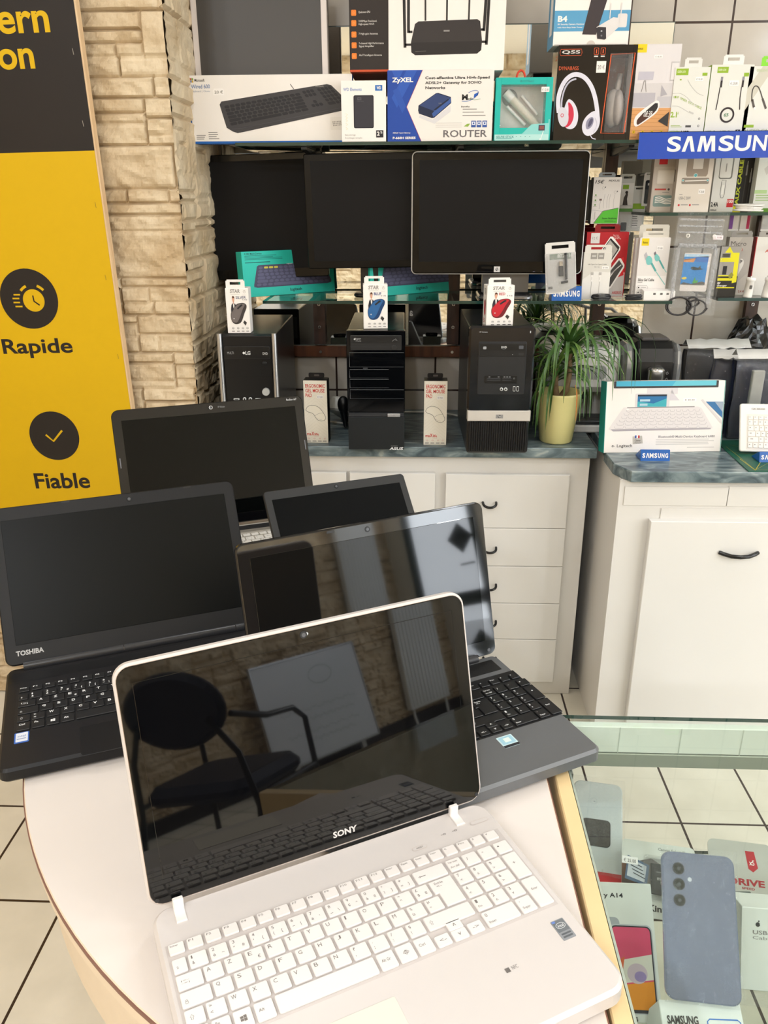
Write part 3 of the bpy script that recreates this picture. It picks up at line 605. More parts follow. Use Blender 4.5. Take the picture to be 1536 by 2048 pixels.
# -- the white laptop in front
def deck_w(mb, T_, W, D, th):
    p = lambda x, v: ((x+W/2)*100/W, v*100/D)
    a, b = p(-.1835, .0435), p(.1822, .1575); mb.poly(T_, [a, (b[0], a[1]), b, (a[0], b[1])], mat('#c2bab6', .38, var=.01), .4)
    for x, w_ in ((.0815, .018), (.158, .023)):
        u0, v0 = p(x, .030 if x < .1 else .0225); u1, v1 = p(x+w_, .036 if x < .1 else .0285); mb.r(T_, u0, v0, u1, v1, mat('#c9beb8', .4), 1, .003); mb.r(T_, u0+.15, v0+.3, u1-.15, v1-.3, SW, 2, .0026)
    u0, v0 = p(.0865, .032); u1, v1 = p(.0945, .0342); mb.t(T_, 'ASSIST', u0, v0, u1, v1, GREYK, 3)
    for x in (.120, .134): u0, v0 = p(x, .0255); u1, v1 = p(x+.006, .0280); mb.t(T_, '-o', u0, v0, u1, v1, GREYK, 2)
    u, v = p(.096, .1995); mb.r(T_, u-.6, v-.9, u+.6, v+.9, P('#6a6562'), 1); mb.t(T_, 'NFC', u+1.2, v-.9, u+2.9, v+.6, P('#8d8783'), 1)
def parts_w(base, t, W, D, th):
    add_keys(base, th, 0, 0, SK, GREYK, .0026)
    mb = MB(); mb.slab(rpoly(-.115, -.236, -.0085, -.1795, .002, 3), th, th+.0006, mat('#dcd5c8', .45, var=.01), .0003); mb.obj('touchpad', base)
    mb = MB(); mb.M = Matrix.Translation((.1685, -.184, 0)); mb.slab(rpoly(-.0072, -.0115, .0072, .0115, .001, 2), th, th+.0003, P('#8d9094')); Fk = Face((-.0072, -.0115, th+.0003), (1, 0, 0), (0, 1, 0), (0, 0, 1), .0144, .023)
    mb.r(Fk, 6, 4, 94, 60, P('#6d7276'), 1); mb.ring(Fk, 50, 32, 5, .5, P('#d4d7d8'), 2, .62); mb.t(Fk, 'intel', 28, 25, 72, 39, P('#eef0f0'), 2); mb.r(Fk, 14, 68, 86, 76, P('#5d6165'), 1); mb.r(Fk, 14, 82, 86, 90, P('#5d6165'), 1); mb.r(Fk, 6, 4, 30, 14, P('#6a84c4'), 2); mb.obj('processor_sticker', base, label='small grey processor sticker')
def lid_w(mb, Fb, Fback, W, H):
    mb.t(Fb, 'SONY', 51.3, 92.1, 58.6, 95.0, P('#c9c6c3'), 1.2, 2); mb.e(Fb, 2.2, 96.5, 2.2, PL('#202022', .5), 1.2); mb.e(Fb, 97.8, 96.5, 2.2, PL('#202022', .5), 1.2)
    mb.e(Fb, 50.9, 3.6, 1.6, mat('#c8ccd2', .1), 4)
    mb.t(Fback, 'VAIO', 40, 42, 60, 52, CHROME, 1, 2)
SONY = dict(th=.0245, base=SW, r=.02, deck_fn=deck_w, parts=parts_w, shell=SW, rim=mat('#d8c4b6', .25, .3), rimw=.0028, lr=.017, lt=.011, bezel=SCREEN, screen=mat('#050506', .025, ior=1.55, var=0), bz=(.017, .017, .019, .028), hz=.0035, hy=.001,
            hinge=((-.168, -.1575), (.143, .1535)), hm=mat('#e8e2de', .18), strap=True, lid_fn=lid_w, base_label='white keyboard base', lid_label='glossy black lid with a pale rim')
laptop('laptop', 'white laptop open at the front of the half round table', -.0879, .6729, .469, radians(14.3), .380, .2575, .2502, SONY)
# -- matt black laptop on the left
DK = mat('#141416', .42, ior=1.35, var=.05, scale=25); DKK = mat('#19191b', .45)
def deck_t(mb, T_, W, D, th):
    p = lambda x, v: ((x+W/2)*100/W, v*100/D)
    a, b = p(-.173, .056), p(.189, .170); mb.poly(T_, [a, (b[0], a[1]), b, (a[0], b[1])], mat('#161618', .45), .4)
    mb.r(T_, *p(-.186, .014), *p(.186, .040), mat('#151517', .35), .4)
def parts_t(base, t, W, D, th):
    add_keys(base, th, .0115, .0125, DKK, P('#e8e8e8'), .0022, big=1.25, bold=1)
    mb = MB(); mb.slab(rpoly(-.0905, -.251, .012, -.185, .006, 4), th, th+.0006, mat('#19191b', .3), .0004); mb.obj('touchpad', base)
    mb = MB(); mb.slab(rpoly(-.1715, -.1930, -.1535, -.1695, .0015, 2), th, th+.0003, P('#3f68b8')); Fk = Face((-.1715, -.193, th+.0003), (1, 0, 0), (0, 1, 0), (0, 0, 1), .018, .0235)
    mb.r(Fk, 10, 6, 92, 90, P('#d9dce4'), 1, .001); mb.t(Fk, 'intel', 22, 28, 78, 48, P('#7f93be'), 2); mb.r(Fk, 18, 60, 80, 68, P('#8f9cba'), 2); mb.obj('processor_sticker', base, label='blue and white processor sticker')
def lid_t(mb, Fb, Fback, W, H):
    mb.t(Fb, 'TOSHIBA', 4.2, 91.2, 14.5, 94.4, P('#b4b4b4'), 1.2, 2); mb.t(Fback, 'TOSHIBA', 38, 20, 62, 26, P('#888888'), 1, 1)
    for u in (30, 80): mb.r(Fb, u-1.6, .6, u+1.6, 1.6, PL('#0c0c0c'), 1.2)
TOSH = dict(th=.0225, base=DK, deck=mat('#1b1a1c', .42, ior=1.4, var=.06, scale=60), r=.012, deck_fn=deck_t, parts=parts_t, shell=DK, rimw=.0012, lr=.012, bezel=mat('#151516', .5, ior=1.35), screen=mat('#060706', .36, ior=1.25), bz=(.017, .017, .021, .030), hz=.006,
            hinge=((-.165, -.02), (-.0195, .155), (.156, .172)), hm=mat('#2c2d30', .25), lid_fn=lid_t, camx=.02)
laptop('laptop', 'matt black laptop open on the left of the half round table', -.4365, 1.0915, radians(23.2), radians(30.5), .378, .246, .243, TOSH)
# -- grey based laptop with glossy black lid
GREYD = mat('#686a6c', .38, .25, var=.02); BKK = mat('#141416', .3)
def deck_a(mb, T_, W, D, th):
    p = lambda x, v: ((x+W/2)*100/W, v*100/D)
    mb.r(T_, *p(-.185, .008), *p(.176, .038), mat('#121213', .35), .4); a, b = p(-.178, .047), p(.190-.001, .1685); mb.poly(T_, [a, (b[0], a[1]), b, (a[0], b[1])], mat('#0e0e10', .4), .4)
def parts_a(base, t, W, D, th):
    add_keys(base, th-.0002, .0115, .0050+.006, BKK, P('#d9dadb'), .0024, bold=1)
    mb = MB(); mb.slab(rpoly(-.09, -.236, .01, -.180, .003, 3), th, th+.0006, mat('#5d5f61', .4, .2), .0003); mb.obj('touchpad', base)
    mb = MB(); mb.M = Matrix.Translation((.0885, -.1865, 0)); mb.slab(rpoly(-.0115, -.0115, .0115, .0115, .001, 2), th, th+.0003, P('#c9e0e4')); Fk = Face((-.0115, -.0115, th+.0003), (1, 0, 0), (0, 1, 0), (0, 0, 1), .023, .023)
    mb.r(Fk, 8, 8, 92, 72, P('#9fc8d8'), 1); mb.r(Fk, 30, 22, 70, 58, P('#d9f0e4'), 2); mb.r(Fk, 0, 80, 100, 100, P('#2b2c30'), 1); mb.obj('processor_sticker', base, label='silvery hologram sticker')
def lid_a(mb, Fb, Fback, W, H):
    mb.t(Fback, 'acer', 40, 42, 60, 54, CHROME, 1, 1); mb.e(Fb, 96.5, 96.5, 2.6, PL('#55565a', .4), 1.2)
    mb.r(Fb, 34, 1.2, 37, 2.6, PL('#1a1a1c', .4), 1.2)
ACER = dict(th=.0235, base=GREYD, r=.012, deck_fn=deck_a, parts=parts_a, shell=mat('#101013', .12), rimw=.0012, lr=.012, bezel=mat('#0a0a0c', .045, ior=1.7, var=.0, coat=.4), screen=mat('#060707', .035, ior=1.55, var=0), bz=(.018, .018, .020, .024), hz=.004,
            hinge=((-.16, -.13), (.128, .155)), hm=BLACKP, lid_fn=lid_a, base_label='grey metal keyboard base', lid_label='glossy black lid')
laptop('laptop', 'grey laptop with glossy black lid overhanging the glass case', -.0425, .9985, radians(27.6), radians(14.5), .380, .251, .2365, ACER)
# -- large glossy black laptop at the back
def deck_b(mb, T_, W, D, th):
    p = lambda x, v: ((x+W/2)*100/W, v*100/D)
    mb.r(T_, *p(-.19, .006), *p(.19, .030), PL('#262627', .4), .4); mb.r(T_, *p(-.195, .030), *p(.195, .044), PL('#7d786f', .4), .4)
    for i in range(40): mb.e(T_, *p(-.15+.0077*i, .018), 1.1, PL('#0b0b0b', .4), 1, 1, 8)
def parts_b(base, t, W, D, th):
    add_keys(base, th, .003, .012, mat('#e9e6e0', .35), P('#55524e'), .0024)
    mb = MB(); mb.slab(rpoly(-.09, -.246, .01, -.186, .003, 3), th, th+.0006, PL('#a8a29a', .4), .0003); mb.obj('touchpad', base)
def lid_b(mb, Fb, Fback, W, H):
    mb.t(Fb, 'Pavilion dv7', 91, 2.2, 96.6, 3.9, P('#cfcfcf'), 1.2); mb.ring(Fb, 50.3, 4.2, 3.4, .9, P('#d8d8d8'), 5); mb.t(Fb, 'HP Webcam', 54, 3.4, 57.6, 5.0, P('#8a8a8a'), 1.2)
    mb.r(Fb, 1.4, 38, 1.9, 46, P('#6c6c70'), 1.2, .0004); mb.r(Fb, 98.1, 38, 98.6, 46, P('#6c6c70'), 1.2, .0004)
BIG = dict(th=.0235, base=mat('#b9b3a9', .35, .2), r=.014, deck_fn=deck_b, parts=parts_b, shell=mat('#0d0d10', .1), rimw=.001, lr=.015, bezel=mat('#08080a', .03, ior=1.55, var=0), screen=mat('#050606', .03, ior=1.3, var=0), bz=(.019, .019, .023, .020), hz=.006,
           hinge=((-.165, -.10), (.10, .165)), hm=BLACKP, lid_fn=lid_b, base_label='silver keyboard base', lid_label='glossy black lid')
laptop('laptop', 'large glossy black laptop at the back beside the yellow sign', -.4098, 1.5921, radians(21.8), radians(20.9), .406, .268, .263, BIG)
# -- small grey framed laptop
def deck_s(mb, T_, W, D, th):
    mb.r(T_, 4, 14, 96, 58, PL('#1b1b1c', .5), .4)
def parts_s(base, t, W, D, th):
    add_keys(base, th, .003, -.016, PL('#1a1a1b', .5), P('#b9b9b9'), .002, .70)
    mb = MB(); mb.slab(rpoly(-.045, -.188, .045, -.142, .003, 3), th, th+.0005, PL('#232325', .4), .0003); mb.obj('touchpad', base)
def lid_s(mb, Fb, Fback, W, H):
    mb.t(Fback, 'ASUS', 40, 38, 60, 47, mat('#9a9c9e', .3, .8), 1, 2)
    for u in (30, 84): mb.r(Fb, u-2.6, .8, u+2.6, 2.2, PL('#161617', .5), 1.2)
SMALL = dict(th=.022, base=PL('#2a2a2c', .45), r=.01, deck_fn=deck_s, parts=parts_s, shell=mat('#0f0f11', .35), rimw=.001, lr=.008, bezel=mat('#2e2e2e', .55, ior=1.35, var=.02), screen=mat('#06080a', .25, ior=1.22), bz=(.0135, .0135, .019, .017), hz=.005,
             hinge=((-.11, -.07), (.07, .11)), hm=BLACKP, lid_fn=lid_s)
laptop('laptop', 'small laptop with a matt grey screen frame behind the glossy black one', -.0996, 1.3371, radians(24.5), radians(43.2), .285, .198, .200, SMALL)

# ------------------------------------------------------------------ yellow and black sign on the stone wall
YS = YP-.045; YEL = P('#d2a900'); SBK = P('#211c1a'); ROLLS = radians(1.1)
A = at_y(171, 200, YS-.02); sx, szb = float(A[0]), .52; SH = 1.85; SWD = 1.15
t = thing('sign_board', 'tall yellow and black printed sign board on the stone wall', 'sign', (sx+.03, YS, szb), ry=-ROLLS*0-0)
t.rotation_euler = (0, -ROLLS, 0); RB = (sx+.03, szb)
mb = MB(); mb.box(-SWD, -.0185, 0, 0, .006, SH, wood_mat('#d3b088', '#e2c49c', .5), .0015); mb.obj('wooden_frame', t)
def loc(px, py):   # photo pixel -> percent on the sign face
    p = at_y(px, py, YS-.02); dx, dz = float(p[0])-RB[0], float(p[2])-RB[1]; c, s_ = cos(ROLLS), sin(ROLLS)
    a, b = dx*c+dz*s_, -dx*s_+dz*c
    return (a+SWD)*100/SWD, (1-b/SH)*100
mb = MB(); FS = Face((-SWD, -.0192, 0), (1, 0, 0), (0, 0, 1), (0, -1, 0), SWD, SH); vb = loc(85, 304)[1]
mb.r(FS, 0, 0, 99.7, vb, SBK, 1); mb.r(FS, 0, vb, 99.7, 100, YEL, 1)
def stext(s, px0, py0, px1, py1, m, bold=1):
    a, b = loc((px0+px1)/2, py0), loc((px0+px1)/2, py1); c, d = loc(px0, (py0+py1)/2), loc(px1, (py0+py1)/2); mb.t(FS, s, c[0], a[1], d[0], b[1], m, 2, bold)
stext('ern', -6, 22, 98, 67, YEL, 3); stext('on', -4, 97, 68, 139, YEL, 3)
stext('Rapide', 5, 677, 145, 716, SBK, 3); stext('Fiable', 69, 946, 179, 977, SBK, 3)
k = 1/1.0
def mmr(px): return px*2.2/F*1000*.975
c1 = loc(58, 598); mb.e(FS, *c1, mmr(56.5), SBK, 2, 1, 48); c2 = loc(108.5, 872); mb.e(FS, *c2, mmr(51.5), SBK, 2, 1, 48)
cl = loc(67.5, 601); mb.e(FS, *cl, mmr(21), YEL, 3, 1, 40); mb.line(FS, [loc(65.5, 591), loc(68, 602.5), loc(79.5, 610.5)], 3.6, SBK, 4)
for a0, a1 in ((-2.45, -1.95), (-1.20, -.70)):
    mb.line(FS, [(cl[0]+mmr(29)*.1*cos(a0+(a1-a0)*i/5)/SWD, cl[1]+mmr(29)*.1*sin(a0+(a1-a0)*i/5)/SH) for i in range(6)], 6.5, YEL, 3)
for a, b, y in ((27, 40, 589.5), (25, 38.5, 597), (27, 40, 605), (31, 45, 613)): mb.line(FS, [loc(a, y), loc(b, y)], 3.8, YEL, 3)
mb.line(FS, [loc(91.5, 869.5), loc(107, 882.5), loc(124, 861)], 5.4, YEL, 3)
for px, py in ((148, 103), (168, 247), (193, 410), (213, 555), (238, 713)): a = loc(px-1.5, py); mb.line(FS, [(a[0]-.1, a[1]-.35), (a[0], a[1]+.35)], 1.2, P('#a9a196' if py < 300 else '#8b7a2a'), 3)
mb.obj('printed_canvas', t)

# ------------------------------------------------------------------ goods: printed cartons
WH = P('#eae4de'); WH2 = P('#f1ece7'); GRY = P('#8f8b88'); LG_ = P('#c9c4c0'); DG_ = P('#4a4745'); TEAL = P('#2cc6b4'); RED = P('#c42027'); GRN = P('#93b83a'); SBLUE = P('#1d66b5')
def keypic(mb, F_, quad, rows, body, key, l=2, rnd=0.0, gap=.14, bodyq=None):
    """a keyboard printed on a face: quad gives the corners of the key field (tl, tr, br, bl) in percent"""
    q = [np.array(p) for p in quad]
    def b(s, t): return tuple((q[0]*(1-s)+q[1]*s)*(1-t)+(q[3]*(1-s)+q[2]*s)*t)
    if bodyq: mb.poly(F_, bodyq, body, l)
    for i, ws in enumerate(rows):
        tot = sum(abs(x) for x in ws); x = 0
        for w_ in ws:
            if w_ > 0:
                s0, s1 = (x+gap/2)/tot, (x+w_-gap/2)/tot; t0, t1 = (i+gap/2)/len(rows), (i+1-gap/2)/len(rows)
                if rnd and abs(w_-1) < .2: mb.poly(F_, [b((s0+s1)/2+(s1-s0)*.5*cos(a), (t0+t1)/2+(t1-t0)*.5*sin(a)) for a in np.linspace(0, 2*pi, 13)[:-1]], key, l+1)
                else:
                    e = .18*(s1-s0)*min(1, 1/w_); mb.poly(F_, [b(s0+e, t0), b(s1-e, t0), b(s1, t0+(t1-t0)*.3), b(s1, t1-(t1-t0)*.3), b(s1-e, t1), b(s0+e, t1), b(s0, t1-(t1-t0)*.3), b(s0, t0+(t1-t0)*.3)], key, l+1)
            x += abs(w_)
# wired keyboard carton
YT = 2.345
s = face_y(375, 708, 150, 281, YT); s.loc = (s.loc[0], 2.335, ZT); s.h = float(at_y(540, 149, 2.335)[2])-ZT; s.w *= .985
mb, (f, lf, rf, tf, bf) = carton(s.w, s.h, .045, WH); BLU = P('#1d5fae'); mb.poly(f, [(0, 0), (1.2, 0), (2.4, 100), (0, 100)], BLU, 1.5); mb.r(f, 0, 96.5, 100, 100, BLU, 1.5)
mb.r(lf, 0, 0, 100, 100, BLU, 1); mb.r(bf, 0, 0, 100, 100, BLU, 1); mb.r(rf, 0, 0, 100, 100, BLU, 1); mb.t(bf, 'Microsoft Wired 600', 2, 20, 22, 62, P('#b9cbe6'), 2)
for i, c in enumerate(('#b5533c', '#7fa04a', '#4a74b5', '#c9a13b')): mb.r(f, 2.6+1.1*(i % 2), 4+3.4*(i//2), 3.6+1.1*(i % 2), 7+3.4*(i//2), P(c), 1)
mb.t(f, 'Microsoft', 5.4, 5, 11.5, 9.2, DG_, 1, 1); mb.t(f, 'Wired 600', 3.0, 13, 14.5, 19, P('#7188ad'), 1, 1); mb.t(f, 'Keyboard | Clavier', 3.2, 21.5, 14.6, 25, P('#8e99ae'), 1)
mb.poly(f, [(16, 22), (17, 19), (22, 19), (23, 22), (22.6, 29), (16.2, 29)], WH2, 1); mb.t(f, '20 €', 17, 22, 22.2, 26.5, P('#55503f'), 2)
KB_ = P('#3c3a3c'); KD = P('#242326'); KE = P('#47454a')
bodyq = [(19.6, 42.5), (20.8, 38), (76, 17.5), (85, 14.5), (87.5, 16), (98, 41), (97.5, 51), (33, 83), (29.5, 84.5), (26.5, 82), (23, 76.5)]
keypic(mb, f, [(22, 44), (68.5, 26), (74, 52), (25.5, 74)], [[1]*14, [1]*13+[2], [1.5]+[1]*12+[1.5], [1.8]+[1]*11+[2.2], [2.3]+[1]*10+[2.2], [1.4, 1.2, 1.2, 6, 1.2, 1.2, 1.2, 1.4]], KB_, KD, 2, bodyq=bodyq)
keypic(mb, f, [(69.5, 24), (76.5, 21), (83, 45), (76, 48)], [[1]*3, [1]*3, [-1]*3, [-1, 1, -1], [1, 1, 1]], KB_, KD, 2); keypic(mb, f, [(78.5, 20.5), (87, 17), (95.5, 41), (86, 45)], [[1]*4]*4+[[2, 1, 1]], KB_, KD, 2)
mb.line(f, [(26, 78.5), (33, 77), (97.5, 46.5)], 1.2, KE, 5); mb.t(f, 'Microsoft', 78, 16.2, 83, 18.4, GRY, 4, 1); mb.line(f, [(65, 21), (63, 14)], 1.5, KD, 2)
mb.r(f, 86.5, 62, 93.5, 81, P('#e3ddd5'), 1)
keypic(mb, f, [(87.5, 68), (93, 67), (93.4, 74.5), (88, 76)], [[1]*6]*3, None, P('#9a958f'), 3, gap=.35)
mb.lines(f, 4, 87, 10, 95, 3, GRY); mb.lines(f, 11.5, 82.5, 18, 95, 4, GRY)
mb.obj('keyboard_box', label='long white keyboard box with blue edges and a wired black keyboard printed on it', cat='box', loc=s.loc)
# external drive carton
s = face_y(683, 772, 160, 279, 2.305); zb = ZT; H_ = float(at_y(728, 161, 2.303)[2])-zb
mb, (f, lf, rf, tf, bf) = carton(s.w, H_, .025, WH2)
mb.t(f, 'WD Elements', 5, 11.5, 46, 16.5, P('#8099c6'), 1, 1); mb.r(f, 76, 7.5, 92, 16.5, P('#2a6db8'), 1); mb.t(f, 'WD', 79.5, 9.5, 89, 14.5, WH2, 2, 2)
mb.r(f, 27.5, 23.5, 72.5, 77.5, P('#2a2930'), 1, .004); mb.r(f, 30, 25, 70, 76.5, P('#34333a'), 2, .003); mb.r(f, 36, 27, 45, 31.5, P('#56545a'), 3); mb.t(f, 'WD', 37.5, 27.8, 43.5, 30.6, P('#232228'), 4, 1)
mb.t(f, 'Hard drive', 36, 32.5, 50, 34.2, P('#56545a'), 3)
mb.t(f, 'Easy storage', 7, 87, 31, 90.5, GRY, 1); mb.t(f, 'Stockage simple', 7, 92, 46, 95.5, GRY, 1); mb.r(f, 77.5, 81, 94, 93, P('#262529'), 1); mb.t(f, '2', 79.5, 83, 85.5, 90, WH2, 2, 2); mb.t(f, 'TB', 87, 83, 91.5, 86.5, WH2, 2, 1)
for v in (53, 58, 63, 69, 76): mb.line(f, [(9, v), (14, v+2), (10, v+4)], .8, P('#dcd6a8'), 1)
mb.obj('drive_box', label='small white hard drive box with a black portable drive printed on it', cat='box', loc=(s.loc[0], 2.303, zb))
# router carton with the blue side
s = face_y(775, 986, 140, 277, 2.305); HZ = float(at_y(880, 139.5, 2.305)[2])-ZT; ZXs = s
mb, (f, lf, rf, tf, bf) = carton(s.w, HZ, .17, WH); NB = P('#2348a0')
mb.poly(f, [(0, 0), (33, 0), (18.2, 51), (32.5, 100), (0, 100)], NB, 1); mb.poly(f, [(4, 0), (15, 0), (9, 18)], P('#3159b3'), 2); mb.poly(f, [(18, 0), (28, 0), (9, 52), (4, 38)], P('#3159b3'), 2.3); mb.poly(f, [(5, 28), (10, 24), (17.5, 50), (14, 60)], P('#2f55ad'), 2.6)
mb.line(f, [(33, 0), (18.2, 51), (32.5, 100)], 1.1, P('#a03a5a'), 2); mb.r(lf, 0, 0, 100, 100, NB, 1)
mb.t(f, 'ZyXEL', 4.3, 10, 24.3, 18.5, WH2, 3, 2)
mb.t(f, 'Cost-effective Ultra High-Speed', 35.5, 9, 96, 14, DG_, 1, 2); mb.t(f, 'ADSL2+ Gateway for SOHO', 35.5, 15.7, 88.5, 20.7, DG_, 1, 2); mb.t(f, 'Networks', 35.8, 22.5, 54.5, 26.5, DG_, 1, 2)
mb.poly(f, [(29.2, 56), (29.5, 49), (46, 32), (48, 31.7), (60, 37.5), (60.5, 46), (44.5, 66.5), (42.5, 67), (30, 60.5)], P('#1c2540'), 1); mb.poly(f, [(30.5, 49), (46.5, 32.3), (59.5, 38.3), (44.5, 57)], P('#31426f'), 2); mb.poly(f, [(42.5, 60.5), (44.5, 57), (59.8, 38.8), (60.2, 45), (45, 64.5), (43.5, 65)], P('#3d5a9a'), 2)
mb.poly(f, [(44, 55), (57, 40.5), (58.5, 41.3), (45.8, 56)], P('#1b2238'), 3); mb.t(f, 'ZyXEL', 48.5, 45.5, 51.5, 47.5, GRY, 4)
mb.poly(f, [(31, 62), (43, 69), (60, 49), (60, 58), (45, 75), (30, 66)], P('#d7d4d6'), .6)
mb.t(f, 'M', 70.5, 34, 76, 42, INK, 1, 2); mb.t(f, 'edia', 76, 38.5, 81, 41.8, DG_, 1, 1); mb.sl(f, [(70.5, 43.5), (76, 44), (82, 40), (86, 33.5), (85.5, 29), (81, 28.7), (76.5, 32)], 1.2, P('#3f6ab4'), 2); mb.poly(f, [(82, 34), (86, 31), (85.5, 35.5), (81.5, 39)], P('#2a5db8'), 2); mb.line(f, [(77, 40), (82.5, 42), (88, 40.5)], .7, P('#5f9a52'), 2)
mb.t(f, 'Benefits', 70, 50, 78, 52.2, DG_, 1, 1)
for v in (54.2, 58.5, 63): mb.lines(f, 71.5, v, 95, v+2.6, 1, GRY, 1, .5)
for u in (80, 85.2, 90.6): mb.r(f, u, 71, u+4.4, 80.5, P('#32529a'), 1); mb.r(f, u+.7, 72.5, u+3.7, 77, P('#e7ebf3'), 2); mb.r(f, u+1.5, 73.5, u+2.9, 76, P('#32529a'), 3)
mb.poly(f, [(73, 79), (76, 75.5), (79, 75), (77, 79.5)], P('#8fae4c'), 1)
for v in (74, 77, 79.8): mb.line(f, [(46, v), (71, v)], .5, GRY, 1)
mb.t(f, 'ROUTER', 53.5, 84, 95.5, 94.5, P('#6e686a'), 1, 1); mb.t(f, 'ADSL2+ 4-port Gateway', 5, 86.5, 22, 89, WH2, 3, 1); mb.t(f, 'P-660H SERIES', 5, 93, 27, 96.6, WH2, 3, 2)
mb.obj('router_box', label='white router box with a blue left side and a small blue router printed on it', cat='box', loc=(s.loc[0], 2.305, ZT))
# tall router carton standing on it
s = face_y(698, 1013, -150, 139, 2.33); H_ = float(at_y(860, -160, 2.33)[2])-(ZT+HZ)
mb, (f, lf, rf, tf, bf) = carton(s.w, H_, .20, P('#f0e9e3')); BR = P('#2c2522'); OR = P('#ee7f2d'); v0 = lambda y: (y+160)/(139+160)*100
mb.r(f, 0, 0, 25.2, 100, BR, 1); mb.r(lf, 0, 0, 100, 100, BR, 1); mb.r(bf, 0, 0, 26, 100, P('#c4481f'), 1); mb.r(f, 0, 98.6, 25.2, 100, P('#c8502a'), 2)
for y, a in ((18, ['Qualcomm CPU']), (39, ['2183Mbps Dual-band,', 'High-speed Wi-Fi']), (62, ['7 High-gain Antennas']), (84, ['7-channel High Performance', 'Signal Amplifier']), (106, ['AIoT Intelligent Antenna'])):
    mb.r(f, 1.3, v0(y-6), 4.5, v0(y+6), OR, 2, .002); mb.ring(f, 2.9, v0(y), 2.2, .6, P('#f7b071'), 3)
    for i, q in enumerate(a): mb.t(f, q, 6, v0(y-3.5+6*i-(2.5 if len(a) > 1 else 0)), 6+len(q)*.62, v0(y+1.6+6*i-(2.5 if len(a) > 1 else 0)), P('#e2dcd6'), 2)
RK = P('#363130'); RK2 = P('#2a2625'); U = lambda px: (px-698)/(1013-698)*100
mb.poly(f, [(U(831), v0(42)), (U(838), v0(37)), (U(956), v0(34)), (U(962), v0(38)), (U(967), v0(78)), (U(823), v0(80))], RK, 1); mb.poly(f, [(U(823), v0(80)), (U(967), v0(78)), (U(966), v0(97)), (U(958), v0(104)), (U(832), v0(106)), (U(824), v0(100))], RK2, 1)
for a, b, w_ in ((850, 852, 2.2), (894, 895, 2.2), (940, 939, 2.2)): mb.line(f, [(U(b), v0(36)), (U(a), v0(-120))], w_*2, RK, 2)
for a, b, y in ((811, 806, 90), (818, 817, 60), (976, 981, 86), (970, 976, 58)): mb.line(f, [(U(a), v0(y)), (U(b), v0(-120))], 7, RK2, 2)
for a, b, y in ((811, 824, 84), (818, 826, 58), (976, 966, 80), (970, 964, 55)): mb.line(f, [(U(a), v0(y)), (U(b), v0(y))], 5, RK2, 2)
mb.r(f, U(889), v0(55), U(901), v0(58.5), P('#8a8684'), 3); mb.line(f, [(U(832), v0(98)), (U(854), v0(97.5))], .8, P('#6f6a68'), 3)
mb.obj('router_box', label='big white router box with a black left side and a many antenna router', cat='box', loc=(s.loc[0], 2.325, ZT+HZ))
# turquoise selfie stick carton
s = face_y(990, 1103, 155, 274, 2.305); H_ = float(at_y(1046, 155, 2.305)[2])-ZT
TQ = P('#25b3a8'); mb = MB(); w2 = s.w/2
for a in ((-w2, 0, -w2+.014, H_), (w2-.016, 0, w2, H_), (-w2+.014, H_-.016, w2-.016, H_), (-w2+.014, 0, w2-.016, .03)): mb.plate(a[0], a[1], a[2], a[3], 0, .045, TQ, 0, .0004)
mb.plate(-w2+.014, .03, w2-.016, H_-.016, .040, .045, P('#d9d2cc'))
f = Face((-w2, 0, 0), (1, 0, 0), (0, 0, 1), (0, -1, 0), s.w, H_)
mb.t(f, 'COTEetCI', 47, 4.4, 66, 7.6, P('#3d8f8a'), 1, 1); mb.ring(f, 44, 6, 1.8, 1.0, P('#3d6f6c'), 1)
mb.poly(f, [(2, 100), (2, 91), (50, 89), (66, 74), (96, 72), (96, 66), (98, 66), (98, 100)], P('#8ccfcb'), 1); mb.r(f, 1, 90, 97, 99, P('#b3dcd8'), 2); mb.t(f, 'SELFIE STICK', 4, 92, 36, 95.5, P('#418f8b'), 3, 1); mb.lines(f, 4, 96.3, 33, 98.5, 1, P('#62a9a4'), 3)
for u in (40, 48, 56, 64): mb.e(f, u, 93.5, 1.2, P('#418f8b'), 3, .8, 8)
mb.r(f, 79, 75, 90, 84, P('#38324c'), 3); mb.r(f, 80.5, 76.5, 88.5, 82.5, P('#8a4f4a'), 4); mb.line(f, [(88, 84), (84, 97)], 1.6, P('#e8eceb'), 4); mb.e(f, 83, 98, 3, P('#e8eceb'), 4, .5); mb.price(f, 80, 15, 94, 23, 2, '€ 12.00')
t = thing('selfie_stick_box', 'turquoise window box with a pale selfie stick and a red hanging loop', 'box', (s.loc[0], 2.302, ZT)); mb.obj('carton', t)
mb = MB(); ST = mat('#d9d2c2', .35); a, b = Vector((-w2+.028, .03, H_-.03)), Vector((w2-.03, .03, .035)); d = (b-a)
mb.cyl(a+d*.18, b, .0105, .0105, ST, 18); mb.cyl(a, a+d*.2, .0115, .0115, mat('#ece8e4', .3), 18); mb.ball(a+Vector((.012, .010, -.012)), .02, PL('#8d8983', .5), 1, .3, 1); mb.tube([a+d*.25+Vector((.02, .004, .012)), a+d*.8+Vector((.016, .004, .012))], .004, mat('#efecea', .3)); mb.tube([a+d*.25+Vector((-.016, .004, -.012)), a+d*.8+Vector((-.014, .004, -.012))], .004, mat('#efecea', .3)); mb.obj('selfie_stick', t)
mb = MB(); mb.tube([(-.006+.011*cos(q)-.002, .02, H_-.002+.020*max(0, sin(q))) for q in np.linspace(-.1, pi+.1, 14)], .0026, P('#d8452c')); mb.obj('hanging_loop', t)
mb = MB(); mb.plate(-w2+.014, .03, w2-.016, H_-.016, .0008, .0012, FILM_CLEAR); mb.obj('window_film', t)
